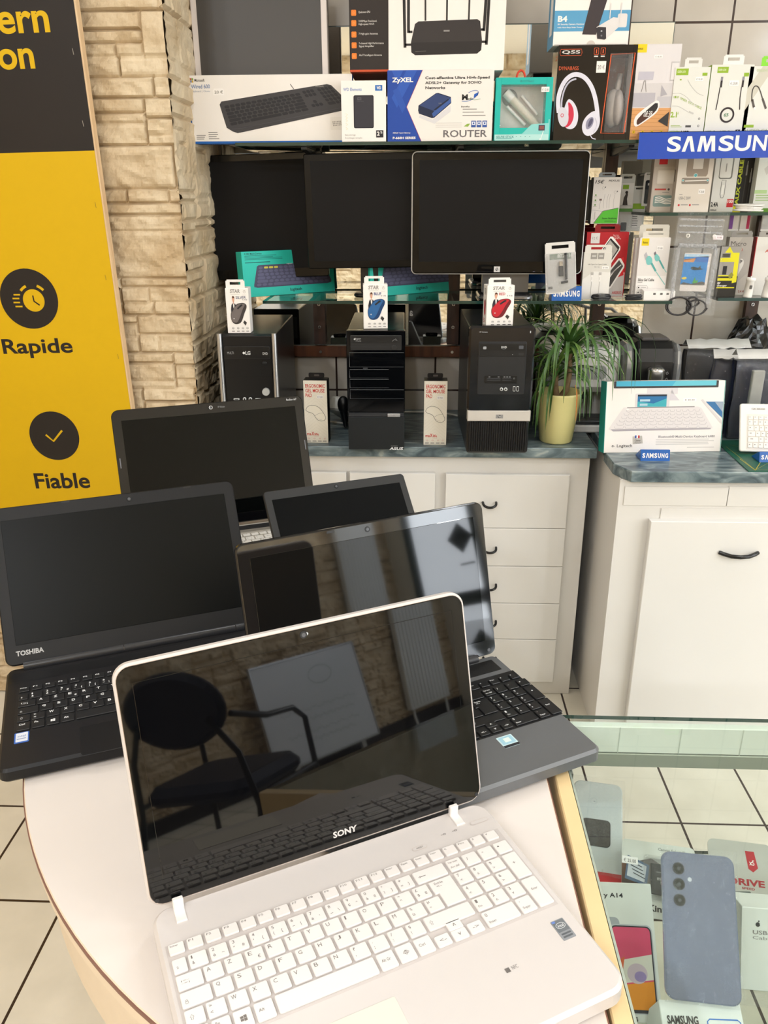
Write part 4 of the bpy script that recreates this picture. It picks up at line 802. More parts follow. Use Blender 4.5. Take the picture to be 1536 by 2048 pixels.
# black headphone carton
s = face_y(1112, 1268, 90, 270, 2.306); H_ = float(at_y(1180, 90, 2.306)[2])-ZT; BK = mat('#1b1817', .12, ior=1.5, var=.02); ORG = P('#d3592f')
mb = MB(); wq = s.w/2
sp = .62   # the window starts here (fraction of the width)
x1 = -wq+s.w*.66; x2 = wq-.010
for a in ((-wq, 0, x1, H_), (x2, 0, wq, H_), (x1, H_-.018, x2, H_), (x1, 0, x2, .018)): mb.plate(a[0], a[1], a[2], a[3], 0, .09, BK, 0, .0004)
mb.plate(x1, .018, x2, H_-.018, .08, .09, P('#8d5a44'))
f = Face((-wq, 0, 0), (1, 0, 0), (0, 0, 1), (0, -1, 0), s.w, H_); lf = Face((-wq, .09, 0), (0, -1, 0), (0, 0, 1), (-1, 0, 0), .09, H_)
mb.line(f, [(67, 10), (97, 8.5), (92, 93), (62, 92.5), (67, 10)], 2.4, ORG, 2)
mb.line(f, [(3, 4), (29, 4), (30, 7.5), (29, 10.5), (3, 10.5), (2, 7.5), (3, 4)], 1.1, ORG, 1); mb.t(f, 'QSS', 4.5, 5.2, 27.5, 9.2, P('#d8d2cc'), 1, 1); mb.t(f, 'DYNABASS', 2, 21.5, 27, 25.5, ORG, 1)
for u in (45, 53.5): mb.r(f, u, 2.8, u+6, 10, ORG, 1, .002); mb.r(f, u+.5, 3.3, u+5.5, 9.5, BK, 2, .002); mb.line(f, [(u+3, 4.5), (u+3, 8.5)], 2.4, ORG, 3); mb.r(f, u+.5, 11, u+5.5, 12.2, P('#d8d2cc'), 1)
mb.r(f, 49.5, 16.5, 61.5, 28.5, P('#ece6e2'), 2); mb.t(f, '20 €', 51, 20.5, 60, 25, P('#6b655c'), 3)
HPW = P('#d9d6e2'); HPD = P('#b9b6c6'); HPR = P('#c8324a')
mb.sl(f, [(5.5, 70), (3.5, 60), (4, 50), (9, 38), (17, 31), (26, 29.5), (36, 33), (45, 42), (51, 54), (54.5, 66), (56, 74)], 10.5, HPW, 3); mb.sl(f, [(8.5, 66), (8, 56), (11, 44), (17, 36.5), (25, 34.5)], 4, HPD, 3.5)
mb.sp(f, [(15, 55), (22, 57), (28, 64), (31, 72), (31, 80), (28, 86), (22, 88.5), (14, 86), (10, 74)], HPW, 3.6); mb.sp(f, [(16, 58), (21, 61), (24.5, 67), (25.5, 75), (23, 82), (18, 86), (14, 86), (18, 78), (18, 66)], HPR, 4)
mb.sp(f, [(7, 64), (14, 65), (18, 71), (19, 78), (17, 83.5), (12, 86), (7, 82), (4, 74), (4.5, 67)], P('#cfccd6'), 4.4); mb.ring(f, 10, 73, 3.2, 1.4, HPR, 5, 1.2)
mb.sp(f, [(44, 72), (50, 68.5), (56, 69), (59, 74), (60, 82), (57, 90), (50, 95), (43, 95.5), (38, 91), (36.5, 84), (39, 77)], HPW, 4); mb.sp(f, [(45, 76), (50, 74.5), (52, 79), (49.5, 86), (43.5, 89), (41.5, 85), (42, 79.5)], P('#8d8aa0'), 5); mb.sp(f, [(46, 77.5), (50, 76), (50.5, 80), (47.5, 85), (44, 86)], P('#56536a'), 6)
mb.sl(f, [(53, 76), (57, 83), (52, 92)], 1, HPD, 6); mb.sl(f, [(49, 95), (51, 98), (56, 99)], 2, P('#d9d6e2'), 5); mb.r(lf, 60, 10, 90, 11.2, ORG, 1); mb.r(lf, 60, 13, 90, 14.2, ORG, 1); mb.poly(lf, [(70, 70), (80, 42), (96, 30), (100, 50), (90, 90), (80, 90)], HPW, 1)
t = thing('headphone_box', 'black headphone box with white headphones printed on it under the camera box', 'box', (s.loc[0], 2.306, ZT)); HPS = s; HPH = H_; mb.obj('carton', t)
mb = MB(); cxw = (x1+x2)/2; hw = mat('#cfc6c0', .3); mb.ball((cxw-.002, .045, H_*.36), .03, hw, .75, .8, 1.5); mb.ball((cxw+.008, .030, H_*.36), .028, mat('#b9afaa', .3), .5, .8, 1.5); mb.tube([(cxw+.002+.01*sin(q), .05, H_*.36+.16*sin(q)*.5) for q in np.linspace(.4, 2.2, 10)], .007, hw); mb.obj('headphones', t)
mb = MB(); mb.plate(x1, .018, x2, H_-.018, .0004, .0009, FILM_CLEAR); mb.obj('window_film', t)
# camera carton on top of it
s = face_y(1110, 1262, -60, 86, 2.315); H_ = float(at_y(1185, -70, 2.315)[2])-(ZT+HPH); mb, (f, lf, rf, tf, bf) = carton(s.w, H_, .10, P('#efe8e2')); CB = P('#5a9cc4'); V = lambda y: (y+70)/(86+70)*100; U = lambda x: (x-1110)/(152)*100
mb.r(f, 0, V(17), 100, V(58), CB, 1); mb.r(lf, 0, V(-70), 100, V(86), CB, 1); mb.r(lf, 30, V(-70), 70, V(60), WH2, 2); mb.t(f, 'B4', U(1117), V(27), U(1136), V(39), WH2, 2, 2); mb.t(f, '3K Security Camera Outdoor', U(1117), V(42), U(1171), V(46), WH2, 2, 1); mb.t(f, 'with Non-Stop Solar Power', U(1117), V(48.5), U(1168), V(52), WH2, 2, 1)
mb.poly(f, [(U(1186), V(-30)), (U(1220), V(-30)), (U(1196), V(65)), (U(1168), V(64))], P('#3c3436'), 2)
CW = P('#dcd7d5'); mb.poly(f, [(U(1196), V(50)), (U(1228), V(31)), (U(1243), V(33)), (U(1243), V(48)), (U(1216), V(74)), (U(1200), V(74))], CW, 3); mb.poly(f, [(U(1196), V(52)), (U(1199), V(49.5)), (U(1215), V(50.5)), (U(1217), V(73)), (U(1214), V(75)), (U(1199), V(73))], P('#332f33'), 4); mb.e(f, U(1206.5), V(58), 2, P('#a9a7aa'), 5); mb.e(f, U(1207), V(67), 2, P('#77757a'), 5)
mb.r(f, U(1237), V(24), U(1256), V(51), CW, 2.5, .004); mb.line(f, [(U(1221), V(34)), (U(1221), V(4))], 2.4, CW, 5); mb.line(f, [(U(1242), V(45)), (U(1243), V(3))], 2.6, CW, 5)
mb.poly(f, [(U(1177), V(85.5))]+[(U(1187+9*cos(a)), V(85.5-9.5*sin(a))) for a in np.linspace(pi, 0, 9)], P('#cfc5bd'), 2); mb.line(f, [(2, 99), (98, 99)], 1, P('#8a837e'), 2)
mb.obj('camera_box', label='white and blue security camera box on top of the headphone box', cat='box', loc=(s.loc[0], 2.312, ZT+HPH))
# clock carton
s = face_y(1257, 1357, 88, 268, 2.308); H_ = float(at_y(1305, 88, 2.308)[2])-ZT; mb, (f, lf, rf, tf, bf) = carton(s.w*.955, H_, .045, P('#d9d3d3'))
mb.r(f, 0, 66, 100, 100, P('#d39a63'), 1); mb.r(f, 0, 40, 100, 66, P('#cfc9c8'), 1)
for i in range(7): mb.line(f, [(0, 69+4*i), (40, 68.5+4.3*i), (100, 69.4+4*i)], .8, P('#bb8049'), 2)
mb.r(f, 0, 0, 28, 8.5, P('#e9c91c'), 2); mb.t(f, 'Baseus', 7, 3, 20, 5.6, P('#6c5d12'), 3, 1); mb.r(f, 82, 18, 99, 38, P('#c3bdbc'), 2); mb.r(f, 83.5, 19.5, 98, 36.5, P('#ddd8d7'), 3)
mb.poly(f, [(16, 28), (48, 28), (47, 36.5), (15, 36.5)], P('#bdb8c2'), 2); mb.line(f, [(29, 37), (25, 49)], 1.2, P('#77706c'), 3); mb.line(f, [(31, 37), (35, 49)], 1.2, P('#77706c'), 3); mb.r(f, 5, 50, 55, 65, P('#b3aeb4'), 2); mb.poly(f, [(66, 42), (80, 52), (66, 54)], P('#a8a3a8'), 3); mb.r(f, 60, 54, 98, 65, P('#bfbabd'), 3)
mb.r(f, 0, 50, 9, 62, P('#e3dcd8'), 3); mb.t(f, 'ENJOY IN', 1, 57, 8.5, 60, DG_, 4, 1)
mb.sp(f, [(16, 84), (15, 79), (19, 73), (55, 58.5), (62, 58), (66, 60.5), (66, 66), (61, 72), (28, 84.5), (20, 86)], P('#e9e3df'), 4); mb.sp(f, [(21, 82), (22, 77), (56, 61), (62, 61), (63, 65), (58, 71), (28, 83), (23, 84)], P('#4a2c22'), 5); mb.poly(f, [(30, 73), (56, 61), (62, 61), (63, 65), (60, 69)], P('#2b2826'), 6); mb.t(f, '08:38', 34, 69, 51, 75.5, WH2, 7, 0, skew=2)
mb.poly(f, [(66, 80), (88, 70), (88, 86)], P('#33302e'), 4)
for u in (17, 36, 56, 76): mb.e(f, u, 91.5, 4.0, P('#d6ad22'), 3); mb.e(f, u, 91.5, 1.6, P('#8a6a10'), 4); mb.r(f, u-6, 96.6, u+6, 97.4, P('#a2713d'), 3)
mb.price(f, 45, 11, 62, 14.5, 2, '€ 45.00'); mb.obj('clock_box', label='tall box with an alarm clock on a wooden bedside table printed on it', cat='box', loc=(s.loc[0], 2.308, ZT))
mb = MB()
# three cable cartons with hanging tabs
def cable_box(px0, px1, top, tab, label, draw, tabc, d=.03):
    s = face_y(px0, px1, top, 265, 2.306); H_ = float(at_y((px0+px1)/2, top, 2.306)[2])-ZT; mb, Fs = carton(s.w*.95, H_, d, P('#dcdad2')); hang_tab(mb, s.w, H_, s.w*.46, float(at_y((px0+px1)/2, tab, 2.306)[2])-ZT-H_, tabc, True, .002); draw(mb, *Fs)
    return mb.obj('cable_box', label=label, cat='box', loc=(s.loc[0], 2.306, ZT), group='cable boxes on the top shelf')
OL = P('#8fae2f')
def d1(mb, f, lf, rf, tf, bf):
    mb.r(f, 4, 2, 38, 11, OL, 1); mb.t(f, 'GREEN LION', 7, 4.5, 30, 8, P('#dfe8b6'), 2, 1); mb.r(f, 78, 8, 92, 12, OL, 1); mb.price(f, 60, 13.5, 82, 19, 1, '€ 15.00')
    mb.sl(f, [(38, 17), (50, 26), (70, 36), (88, 39)], 1.1, P('#b3b0aa'), 1); mb.sl(f, [(0, 36), (20, 35), (40, 40), (60, 50), (88, 55)], .9, P('#b3b0aa'), 1); mb.sl(f, [(2, 53), (20, 53), (45, 60), (52, 62)], 1.6, P('#c4c1bb'), 1); mb.line(f, [(52, 61), (66, 64)], 4, P('#c4c1bb'), 2)
    s_ = 'HIGH SPEED DATA CABLE'
    for i, c in enumerate(s_):
        if c != ' ': u = 4+4.0*i; v = 39+max(0, i-3)*.92; mb.t(f, c, u, v, u+2.7, v+3.2, OL, 2, 1)
    mb.t(f, '2.1', 1, 61, 19, 69, OL, 1, 2); mb.t(f, 'A', 20, 61, 24, 65, OL, 1); mb.t(f, 'WOVEN', 2, 87.5, 32, 90.5, OL, 1, 2); mb.t(f, 'DESIGN', 2, 92, 32, 95, OL, 1, 2); mb.t(f, 'USB', 36, 87.5, 60, 95.5, INK, 1, 2); mb.lines(f, 2, 97, 60, 98.6, 1, GRY, 1, 0); mb.lines(f, 5, 80, 38, 83.5, 2, OL); mb.r(f, 47, 80, 63, 83, DG_, 1)
    for v in (71, 81, 90.5): mb.e(f, 84, v, 2.6, P('#55524e'), 1); mb.e(f, 84, v, 1.4, P('#dcdad2'), 2)
    mb.line(f, [(16, 17), (21, 17)], 3, OL, 1); mb.poly(f, [(86, 100), (100, 90), (100, 100)], OL, 1)
def d2(mb, f, lf, rf, tf, bf):
    mb.r(lf, 0, 0, 100, 100, OL, 1); mb.r(f, 14, 3, 40, 11, OL, 1); mb.t(f, 'GREEN LION', 16, 5.4, 34, 8.4, P('#dfe8b6'), 2, 1); mb.r(f, 78, 11, 90, 16, OL, 1); mb.price(f, 46, 21, 68, 28, 2, '€ 25.00'); CK = P('#33292a')
    for u in (27, 78): mb.line(f, [(u, 16), (u, 21)], 5.5, P('#8a8790'), 2); mb.line(f, [(u, 21), (u, 30)], 5, CK, 2)
    mb.line(f, [(25, 30), (24, 44), (22, 60)], 2.4, CK, 2); mb.line(f, [(76, 30), (76, 44), (79, 60)], 2.4, CK, 2); mb.ring(f, 50.5, 67, 15.8, 4.4, CK, 2, 1.0, 36); mb.ring(f, 48, 67, 4.4, .5, P('#9fb093'), 2); mb.t(f, '65', 43, 64.5, 54, 69, P('#5a8a6a'), 2, 1)
    mb.t(f, 'USB-C to USB-C', 4, 88, 62, 91.5, P('#7d8f5a'), 1, 2); mb.t(f, 'Fast charging data cable', 4, 93.3, 60, 96, DG_, 1, 1); mb.r(f, 76, 87, 87, 94, INK, 1); mb.t(f, '2', 79, 88, 84, 93, WH2, 2, 2); mb.poly(f, [(80, 100), (100, 90), (100, 100)], OL, 1)
def d3(mb, f, lf, rf, tf, bf):
    mb.t(f, 'GREEN LION', 16, 4, 60, 7.5, P('#b9c49a'), 1, 1); mb.poly(f, [(0, 60), (60, 0), (30, 0), (0, 30)], P('#c9c4b5'), .5); CK = P('#46403c')
    mb.sl(f, [(15, 48), (12, 38), (13, 29), (19, 26), (28, 29), (40, 44)], 2.6, CK, 2); mb.line(f, [(15, 45), (22, 56)], 5.5, P('#56504c'), 2); mb.line(f, [(22, 55), (25, 59)], 4, WH2, 2); mb.line(f, [(40, 44), (52, 58)], 5, P('#56504c'), 2)
    mb.r(f, 4, 80, 28, 84, OL, 1); mb.t(f, 'AUDIO CABLE', 4, 86, 84, 90.5, P('#a8b39a'), 1, 1); mb.lines(f, 4, 93, 60, 98, 2, GRY)
cable_box(1342, 1416, 134, 115, 'narrow pale box of a woven data cable with green lettering', d1, P('#dfdcd6'))
cable_box(1414, 1502, 129, 109, 'pale cable box with a coiled dark cable printed on it', d2, P('#e6e3de'), .035)
cable_box(1490, 1576, 132, 112, 'pale audio cable box with a bright green hanging tab', d3, P('#86d23c'))
# blue brand banner on the shelf edge
mb = MB(); a, b = at_y(1277, 290, 2.285), at_y(1600, 290, 2.285); zt, zb = float(at_y(1400, 263.5, 2.285)[2]), float(at_y(1400, 318, 2.285)[2]); wS = float(b[0]-a[0]); hS = zt-zb
mb.plate(0, 0, wS, hS, -.0008, .0008, P('#d5d5d8'), .001, 0, mat('#1f49b0', .15, var=.01)); f = Face((0, -.0008, 0), (1, 0, 0), (0, 0, 1), (0, -1, 0), wS, hS); U = lambda x: (x-1277)/(1600-1277)*100
BW = P('#f2ebe3')
for ch, x0, x1 in (('S', 1335, 1362), ('Λ', 1365, 1391), ('M', 1396, 1432), ('S', 1438, 1467), ('U', 1470, 1501), ('N', 1506, 1533), ('G', 1539, 1568)):
    if ch == 'Λ': mb.poly(f, [(U(1365), 74), (U(1373.5), 17), (U(1382.5), 17), (U(1391), 74), (U(1384), 74), (U(1378), 32), (U(1372), 74)], BW, 1)
    elif ch == 'M': mb.poly(f, [(U(1396), 74), (U(1399.5), 17), (U(1409), 17), (U(1414), 52), (U(1419), 17), (U(1428.5), 17), (U(1432), 74), (U(1424.5), 74), (U(1422.5), 33), (U(1416.5), 74), (U(1411.5), 74), (U(1405.5), 33), (U(1403.5), 74)], BW, 1)
    else: mb.t(f, ch, U(x0), 17, U(x1), 74, BW, 1, 3)
mb.box(0, -.0008, hS-.0012, wS, .02, hS, mat('#1f49b0', .3)); mb.obj('shelf_banner', label='blue shelf banner with large white letters on the top shelf', cat='banner', loc=(float(a[0]), 2.2845, zb), ry=radians(-.35))
# silver framed monitor behind the keyboard box
def monitor(name, label, s, H_, bz, frame, rim, scr, stand_fn, z_off, rims=.0, fr=.006, logo=None, depth=.026, roll=0.0, bulge=.10):
    t = thing(name, label, 'monitor', s, roll, 0) if False else thing(name, label, 'monitor', s[:3], s[3], 0)
    W = s[4]; mb = MB(); mb.M = Matrix.Translation((0, 0, z_off)) @ Matrix.Rotation(roll, 4, 'Y')
    mb.plate(-W/2, 0, W/2, H_, .004, depth, rim, fr, .003); mb.plate(-W/2+rims, rims, W/2-rims, H_-rims, 0, .01, frame, max(.001, fr-rims), .002)
    mb.plate(-W/2+bulge, .06, W/2-bulge, H_-.05, depth-.002, depth+.02, PL('#1a1a1b', .5), .01, .012)
    f = Face((-W/2, 0, 0), (1, 0, 0), (0, 0, 1), (0, -1, 0), W, H_)
    if logo: logo(mb, f)
    mb.obj('housing', t); mb = MB(); mb.M = Matrix.Translation((0, 0, z_off)) @ Matrix.Rotation(roll, 4, 'Y'); mb.plate(-W/2+bz[0], bz[3], W/2-bz[1], H_-bz[2], -.0006, .002, scr); mb.obj('screen', t); stand_fn(t, W, z_off); return t
def std_stand(col, bw=.22, bd=.17, neck=.05):
    def fn(t, W, zo):
        mb = MB(); mb.box(-neck/2, .030, .010, neck/2, .055, zo+.12, col, .004); mb.obj('stand_neck', t)
        mb = MB(); mb.slab(rpoly(-bw/2, .01, bw/2, .01+bd, .02), .0005, .012, col, .004); mb.obj('stand_base', t)
    return fn
DKS = mat('#3d3a38', .35, var=.02); s = face_y(379, 654, -190, 147, 2.40)
monitor('monitor', 'monitor with a pale silver frame standing behind the long keyboard box', (s.loc[0], 2.39, ZT, 0, s.w), s.h*.92, (.0165, .0165, .0165, .02), mat('#d8cfcb', .35, .2), mat('#cfc6c2', .35, .2), DKS, std_stand(mat('#c9c0bc', .35, .2)), .055)
# ------------------------------------------------------------------ middle shelf
MON = mat('#1a1919', .45, ior=1.2, var=.02)
s = face_y(402, 655, 307, 556, 2.48); monitor('monitor', 'leftmost black monitor on the middle shelf beside the stone wall', (s.loc[0], 2.475, ZM, radians(1), s.w), s.h, (.021, .021, .018, .026), mat('#070707', .12, ior=1.35), PL('#0d0d0e', .3), MON, std_stand(PL('#111112', .3), .2, .07), s.loc[2]-ZM, roll=radians(-1.8))
s = face_y(613, 860, 305, 536, 2.364); monitor('monitor', 'black monitor in the middle half hidden by the white rimmed one', (s.loc[0], 2.364, ZM, 0, s.w), s.h, (.018, .018, .018, .020), mat('#080808', .25, ior=1.3), PL('#0d0d0e', .3), MON, std_stand(PL('#111112', .3), .09, .07), s.loc[2]-ZM, roll=radians(-.8))
s = face_y(823, 1173, 301, 549, 2.335)
def hplogo(mb, f):
    mb.r(f, 48.7, 93.2, 52.2, 98, P('#d8d4d0'), 2); mb.e(f, 50.45, 95.6, 4.6, P('#2c2b2c'), 3); mb.t(f, 'hp', 49.6, 93.8, 51.3, 97.4, P('#e8e4e0'), 4, 0, skew=.25); mb.r(f, 71.5, 97.2, 72.7, 97.8, P('#5a5a6a'), 2)
    for u in (76, 79, 82): mb.r(f, u, 97.2, u+.8, 97.8, P('#55555a'), 2)
def hpstand(t, W, zo):
    mb = MB(); mb.box(-.035, .032, .011, .095, .056, zo+.10, mat('#6a6a6b', .3, .6), .006); mb.obj('stand_neck', t)
    mb = MB(); pts = rpoly(-.045, -.02, .105, .15, .025); mb.slab(pts, .0008, .011, mat('#8e8e90', .22, .8), .003, mat('#4a4a4c', .25, .6)); mb.obj('stand_base', t)
monitor('monitor', 'widescreen monitor with a glossy black frame and white rim', (s.loc[0], 2.335, ZM, 0, s.w), s.h, (.021, .019, .022, .034), mat('#060607', .05, ior=1.35, var=0), mat('#dcd8d4', .3), mat('#1b1a1a', .45, ior=1.2, var=.02), hpstand, s.loc[2]-ZM, .003, .014, hplogo, .027)
# turquoise keyboard cartons
def k380(s, label, tabpx):
    mb, (f, lf, rf, tf, bf) = carton(s.w, s.h, .035, TEAL)
    mb.t(f, 'K380 Multi-Device', 3, 3, 21, 7.2, P('#0f4a46'), 1, 1)
    mb.lines(f, 3, 9, 44, 20, 4, P('#1a7a72'), 1, .5); mb.lines(f, 3, 23.5, 30, 27, 1, P('#0f4a46'), 1, .1)
    mb.poly(f, [(83, 100), (100, 86), (100, 100)], P('#30bdae'), 1); KBL = P('#4a4a63')
    bq = [(15, 33), (17, 30.5), (85, 30), (88, 32), (96.5, 73), (96, 78), (92, 80), (14, 80), (10.5, 78), (10.5, 74)]; KK = P('#5d5d7b')
    rows = [[1]*12+[1.2], [1]*13, [1.4]+[1]*11+[1.5], [1.6]+[1]*10+[1.8], [2.2]+[1]*9+[2.4], [1, 1, 1, 5.5, 1, 1, 1, 1, 1]]
    keypic(mb, f, [(16.5, 33), (86, 32.5), (94.5, 77), (12.5, 77.5)], rows, KBL, KK, 2, 1.0, .16, bq)
    for i in (1, 2, 3): u = 16.5+69.5*(i+.12)/13.2; mb.r(f, u, 34.3, u+4.3, 38.4, P('#d8cf4f'), 5, .002)
    mb.t(f, 'logitech', 47, 29, 53, 32, P('#dfeeee'), 4, 1); mb.t(f, 'logitech', 49, 85, 62, 94, P('#0f2f33'), 1, 1); mb.price(f, 87, 6, 95.5, 16, 2, '€ 35.00')
    mb.plate(-.022, s.h-.001, .022, s.h+.008, .0305, .0311, PL('#3c4144', .3), .004)
    mb.obj('keyboard_box', label=label, cat='box', loc=(s.loc[0], s.loc[1]+.030, s.loc[2]), rz=s.yaw, rx=-s.lean, group='turquoise keyboard boxes on the middle shelf')
s = stand(ZM+.0005, (486, 598), (668, 584), 500, .06); s.h *= .99; k380(s, 'turquoise keyboard box in front of the leftmost black monitor', 0)
s = stand(ZM+.0005, (741, 597), (921, 581), 496, .06); k380(s, 'turquoise keyboard box leaning in front of the white rimmed monitor', 0)

# ------------------------------------------------------------------ computer towers
ZTW = {}
def tower(label, s, depth, build):
    t = thing('computer_tower', label, 'computer', s.loc, s.yaw); build(t, s.w, s.h, depth); return t
def feet(t, w_, d):
    for x in (-w_/2+.03, w_/2-.03):
        for y in (.04, d-.04): mb = MB(); mb.cyl((x, y, 0), (x, y, .007), .012, .012, BLACKP, 14); mb.obj('foot', t)
def shellbox(t, w_, h, d, m, y0=.018):
    mb = MB(); mb.box(-w_/2, y0, .006, w_/2, d, h, m, .002)
    fb = Face((w_/2, d, 0), (-1, 0, 0), (0, 0, 1), (0, 1, 0), w_, h); mb.r(fb, 5, 8, 60, 30, P('#55575a'), 1); mb.r(fb, 8, 35, 40, 62, P('#3c3e40'), 1)
    for i in range(5): mb.r(fb, 10, 70+5*i, 90, 72.5+5*i, P('#6b6d70'), 1)
    mb.obj('case', t)
BKM = PL('#111112', .35, ior=1.4); BKG = mat('#07080a', .06, ior=1.45, var=0)
# left tower with silver side bars
A = at_z(437, 800, ZC); ly = 2.125; xl0, xr0 = float(at_y(441, 740, ly)[0]), float(at_y(553, 740, ly)[0]); hL = float(at_y(495, 670, ly)[2])-ZC
s = Spot(); s.loc = ((xl0+xr0)/2, ly, ZC); s.yaw = radians(1.5); s.w = xr0-xl0; s.h = hL
def b_lg(t, w_, h, d):
    feet(t, w_, d); shellbox(t, w_*.985, h, d, mat('#141416', .28), .02)
    mb = MB(); mb.plate(-w_/2+.009, .008, w_/2-.009, h-.002, .002, .022, BKM, .004, .003); f = Face((-w_/2, .002, 0), (1, 0, 0), (0, 0, 1), (0, -1, 0), w_, h)
    mb.line(f, [(8, 35.5), (92, 35)], 1.2, P('#0a0a0a'), 1); mb.line(f, [(8, 55), (92, 54.5)], 1.2, P('#0a0a0a'), 1); mb.line(f, [(8, 70), (60, 71)], .8, P('#0a0a0a'), 1); mb.obj('front_panel', t)
    for x in (-1, 1):
        mb = MB(); mb.tube([(x*(w_/2-.003), .004, .01), (x*(w_/2-.003), -.003, h*.5), (x*(w_/2-.003), .004, h+.003)], .0068, mat('#b9babd', .28, .85), 14); mb.obj('side_bar', t, label='silver side bar')
    mb = MB(); mb.plate(-w_*.40, h*.80, w_*.40, h*.905, -.002, .004, PL('#121213', .3), .003, .001); f = Face((-w_*.40, -.002, h*.80), (1, 0, 0), (0, 0, 1), (0, -1, 0), w_*.8, h*.105)
    mb.t(f, 'LG', 46, 36, 57, 66, P('#c9c9c9'), 1, 2); mb.e(f, 42.5, 51, 3.2, P('#d5d5d5'), 1); mb.t(f, 'MULTI', 6, 40, 20, 60, P('#9a9a9a'), 1); mb.t(f, 'DVD', 84, 46, 95, 66, P('#b9b9b9'), 1, 1); mb.line(f, [(0, 98), (100, 98)], .7, P('#333335'), 1); mb.obj('disc_drive', t)
    mb = MB(); mb.plate(w_*.25, h*.755, w_*.33, h*.775, -.001, .003, PL('#232324', .3), .003, .001); mb.obj('eject_button', t)
    mb = MB(); mb.cyl((w_*.29, .003, h*.52), (w_*.29, -.005, h*.52), .0105, .0098, mat('#c9cbc9', .25, .4), 28); mb.obj('power_button', t); mb = MB(); mb.cyl((w_*.30, .003, h*.415), (w_*.30, -.003, h*.415), .0042, .0038, mat('#c9cbc9', .25, .5), 18); mb.obj('reset_button', t)
    for u in (-.25, -.105, .0, .14): 
        mb = MB()
        if u in (-.25, .14): mb.plate(w_*u-.008, h*.448, w_*u+.008, h*.462, -.0005, .004, PL('#c2c4c3', .3), .0025, .0005); mb.plate(w_*u-.005, h*.452, w_*u+.005, h*.458, -.0008, .004, BLACKP)
        else: mb.lathe([(.0022, 0), (.0045, 0), (.0045, .004), (.0022, .004)], PL('#c2c4c3', .3), 16); mb.v = [(w_*u+x, .003-z, h*.457+y) for x, y, z in mb.v]
        mb.obj('port', t)
tower('black tower computer with silver side bars beside the stone wall', s, .40, b_lg); sLG = s
# middle tower, glossy with a row of blank bays
s = stand(ZC, (697, 903), (809, 903), 661); s.yaw = radians(1.0); s.loc = (s.loc[0], s.loc[1], ZC)
def b_as(t, w_, h, d):
    feet(t, w_, d); shellbox(t, w_*.98, h*.995, d, mat('#161617', .25), .02); mb = MB()
    mb.plate(-w_/2, h*.335, w_/2, h, 0, .022, BKG, .003, .002); f = Face((-w_/2, 0, 0), (1, 0, 0), (0, 0, 1), (0, -1, 0), w_, h); SV = P('#86898d')
    for v0, v1, u1 in ((17.5, 29.0, 98), (31.0, 38.0, 72), (39.2, 46.0, 72), (47.6, 55.0, 98)): mb.line(f, [(5, v1), (5, v0), (u1, v0)], .55, SV, 1); mb.line(f, [(5, v1), (u1, v1)], .55, P('#4b4e52'), 1)
    mb.r(f, 28, 29.5, 36, 31, P('#303236'), 1)
    mb.obj('front_panel', t); mb = MB(); mb.plate(-w_/2+.001, .006, w_/2-.001, h*.295, -.001, .022, mat('#1d2022', .5, ior=1.35), .002, .001); f2 = Face((-w_/2, -.001, 0), (1, 0, 0), (0, 0, 1), (0, -1, 0), w_, h); mb.t(f2, 'ASUS', 73, 96.1, 97, 98.5, P('#d9dadb'), 1, 2, skew=1.2); mb.t(f2, 'POWERED BY', 76, 94.7, 88, 95.4, P('#8a8b8c'), 1); mb.obj('lower_panel', t, label='matt dark grey lower panel')
    mb = MB(); mb.plate(-w_/2+.002, h*.296, w_/2-.002, h*.333, .002, .022, mat('#2b2d30', .1), .001, .001); mb.obj('trim_strip', t)
    mb = MB(); mb.plate(w_*.20, h*.298, w_*.42, h*.325, -.002, .006, mat('#c6c7c8', .25, .7), .001, .0008); f3 = Face((w_*.20, -.002, h*.298), (1, 0, 0), (0, 0, 1), (0, -1, 0), w_*.22, h*.027); mb.ring(f3, 50, 50, 1.8, .5, P('#55565a'), 1); mb.obj('power_button', t, label='silver power button')
    mb = MB(); mb.plate(-w_*.43, h*.845, w_*.44, h*.963, -.001, .006, PL('#202123', .35), .002, .001); f4 = Face((-w_*.43, -.001, h*.845), (1, 0, 0), (0, 0, 1), (0, -1, 0), w_*.87, h*.118)
    mb.r(f4, 4, 8, 95, 52, PL('#1a1b1d', .3), 1); mb.t(f4, 'Super', 9, 18, 21, 30, P('#cfcfcf'), 2); mb.t(f4, 'Multi', 11, 33, 21, 42, P('#9a9a9a'), 2); mb.e(f4, 8.5, 26, 2.2, P('#bdbdbd'), 2); mb.line(f4, [(82, 40), (86, 28), (92, 36), (88, 22)], .7, P('#b5b5b5'), 2); mb.line(f4, [(0, 78), (100, 78)], .6, P('#3c3d40'), 1); mb.obj('disc_drive', t)
    mb = MB(); mb.cyl((w_*.315, 0, h*.868), (w_*.315, -.0035, h*.868), .006, .0055, PL('#2a2b2d', .3), 18); mb.obj('eject_button', t)
tower('glossy black tower computer with a dark grey lower front in the middle of the worktop', s, .375, b_as); sAS = s
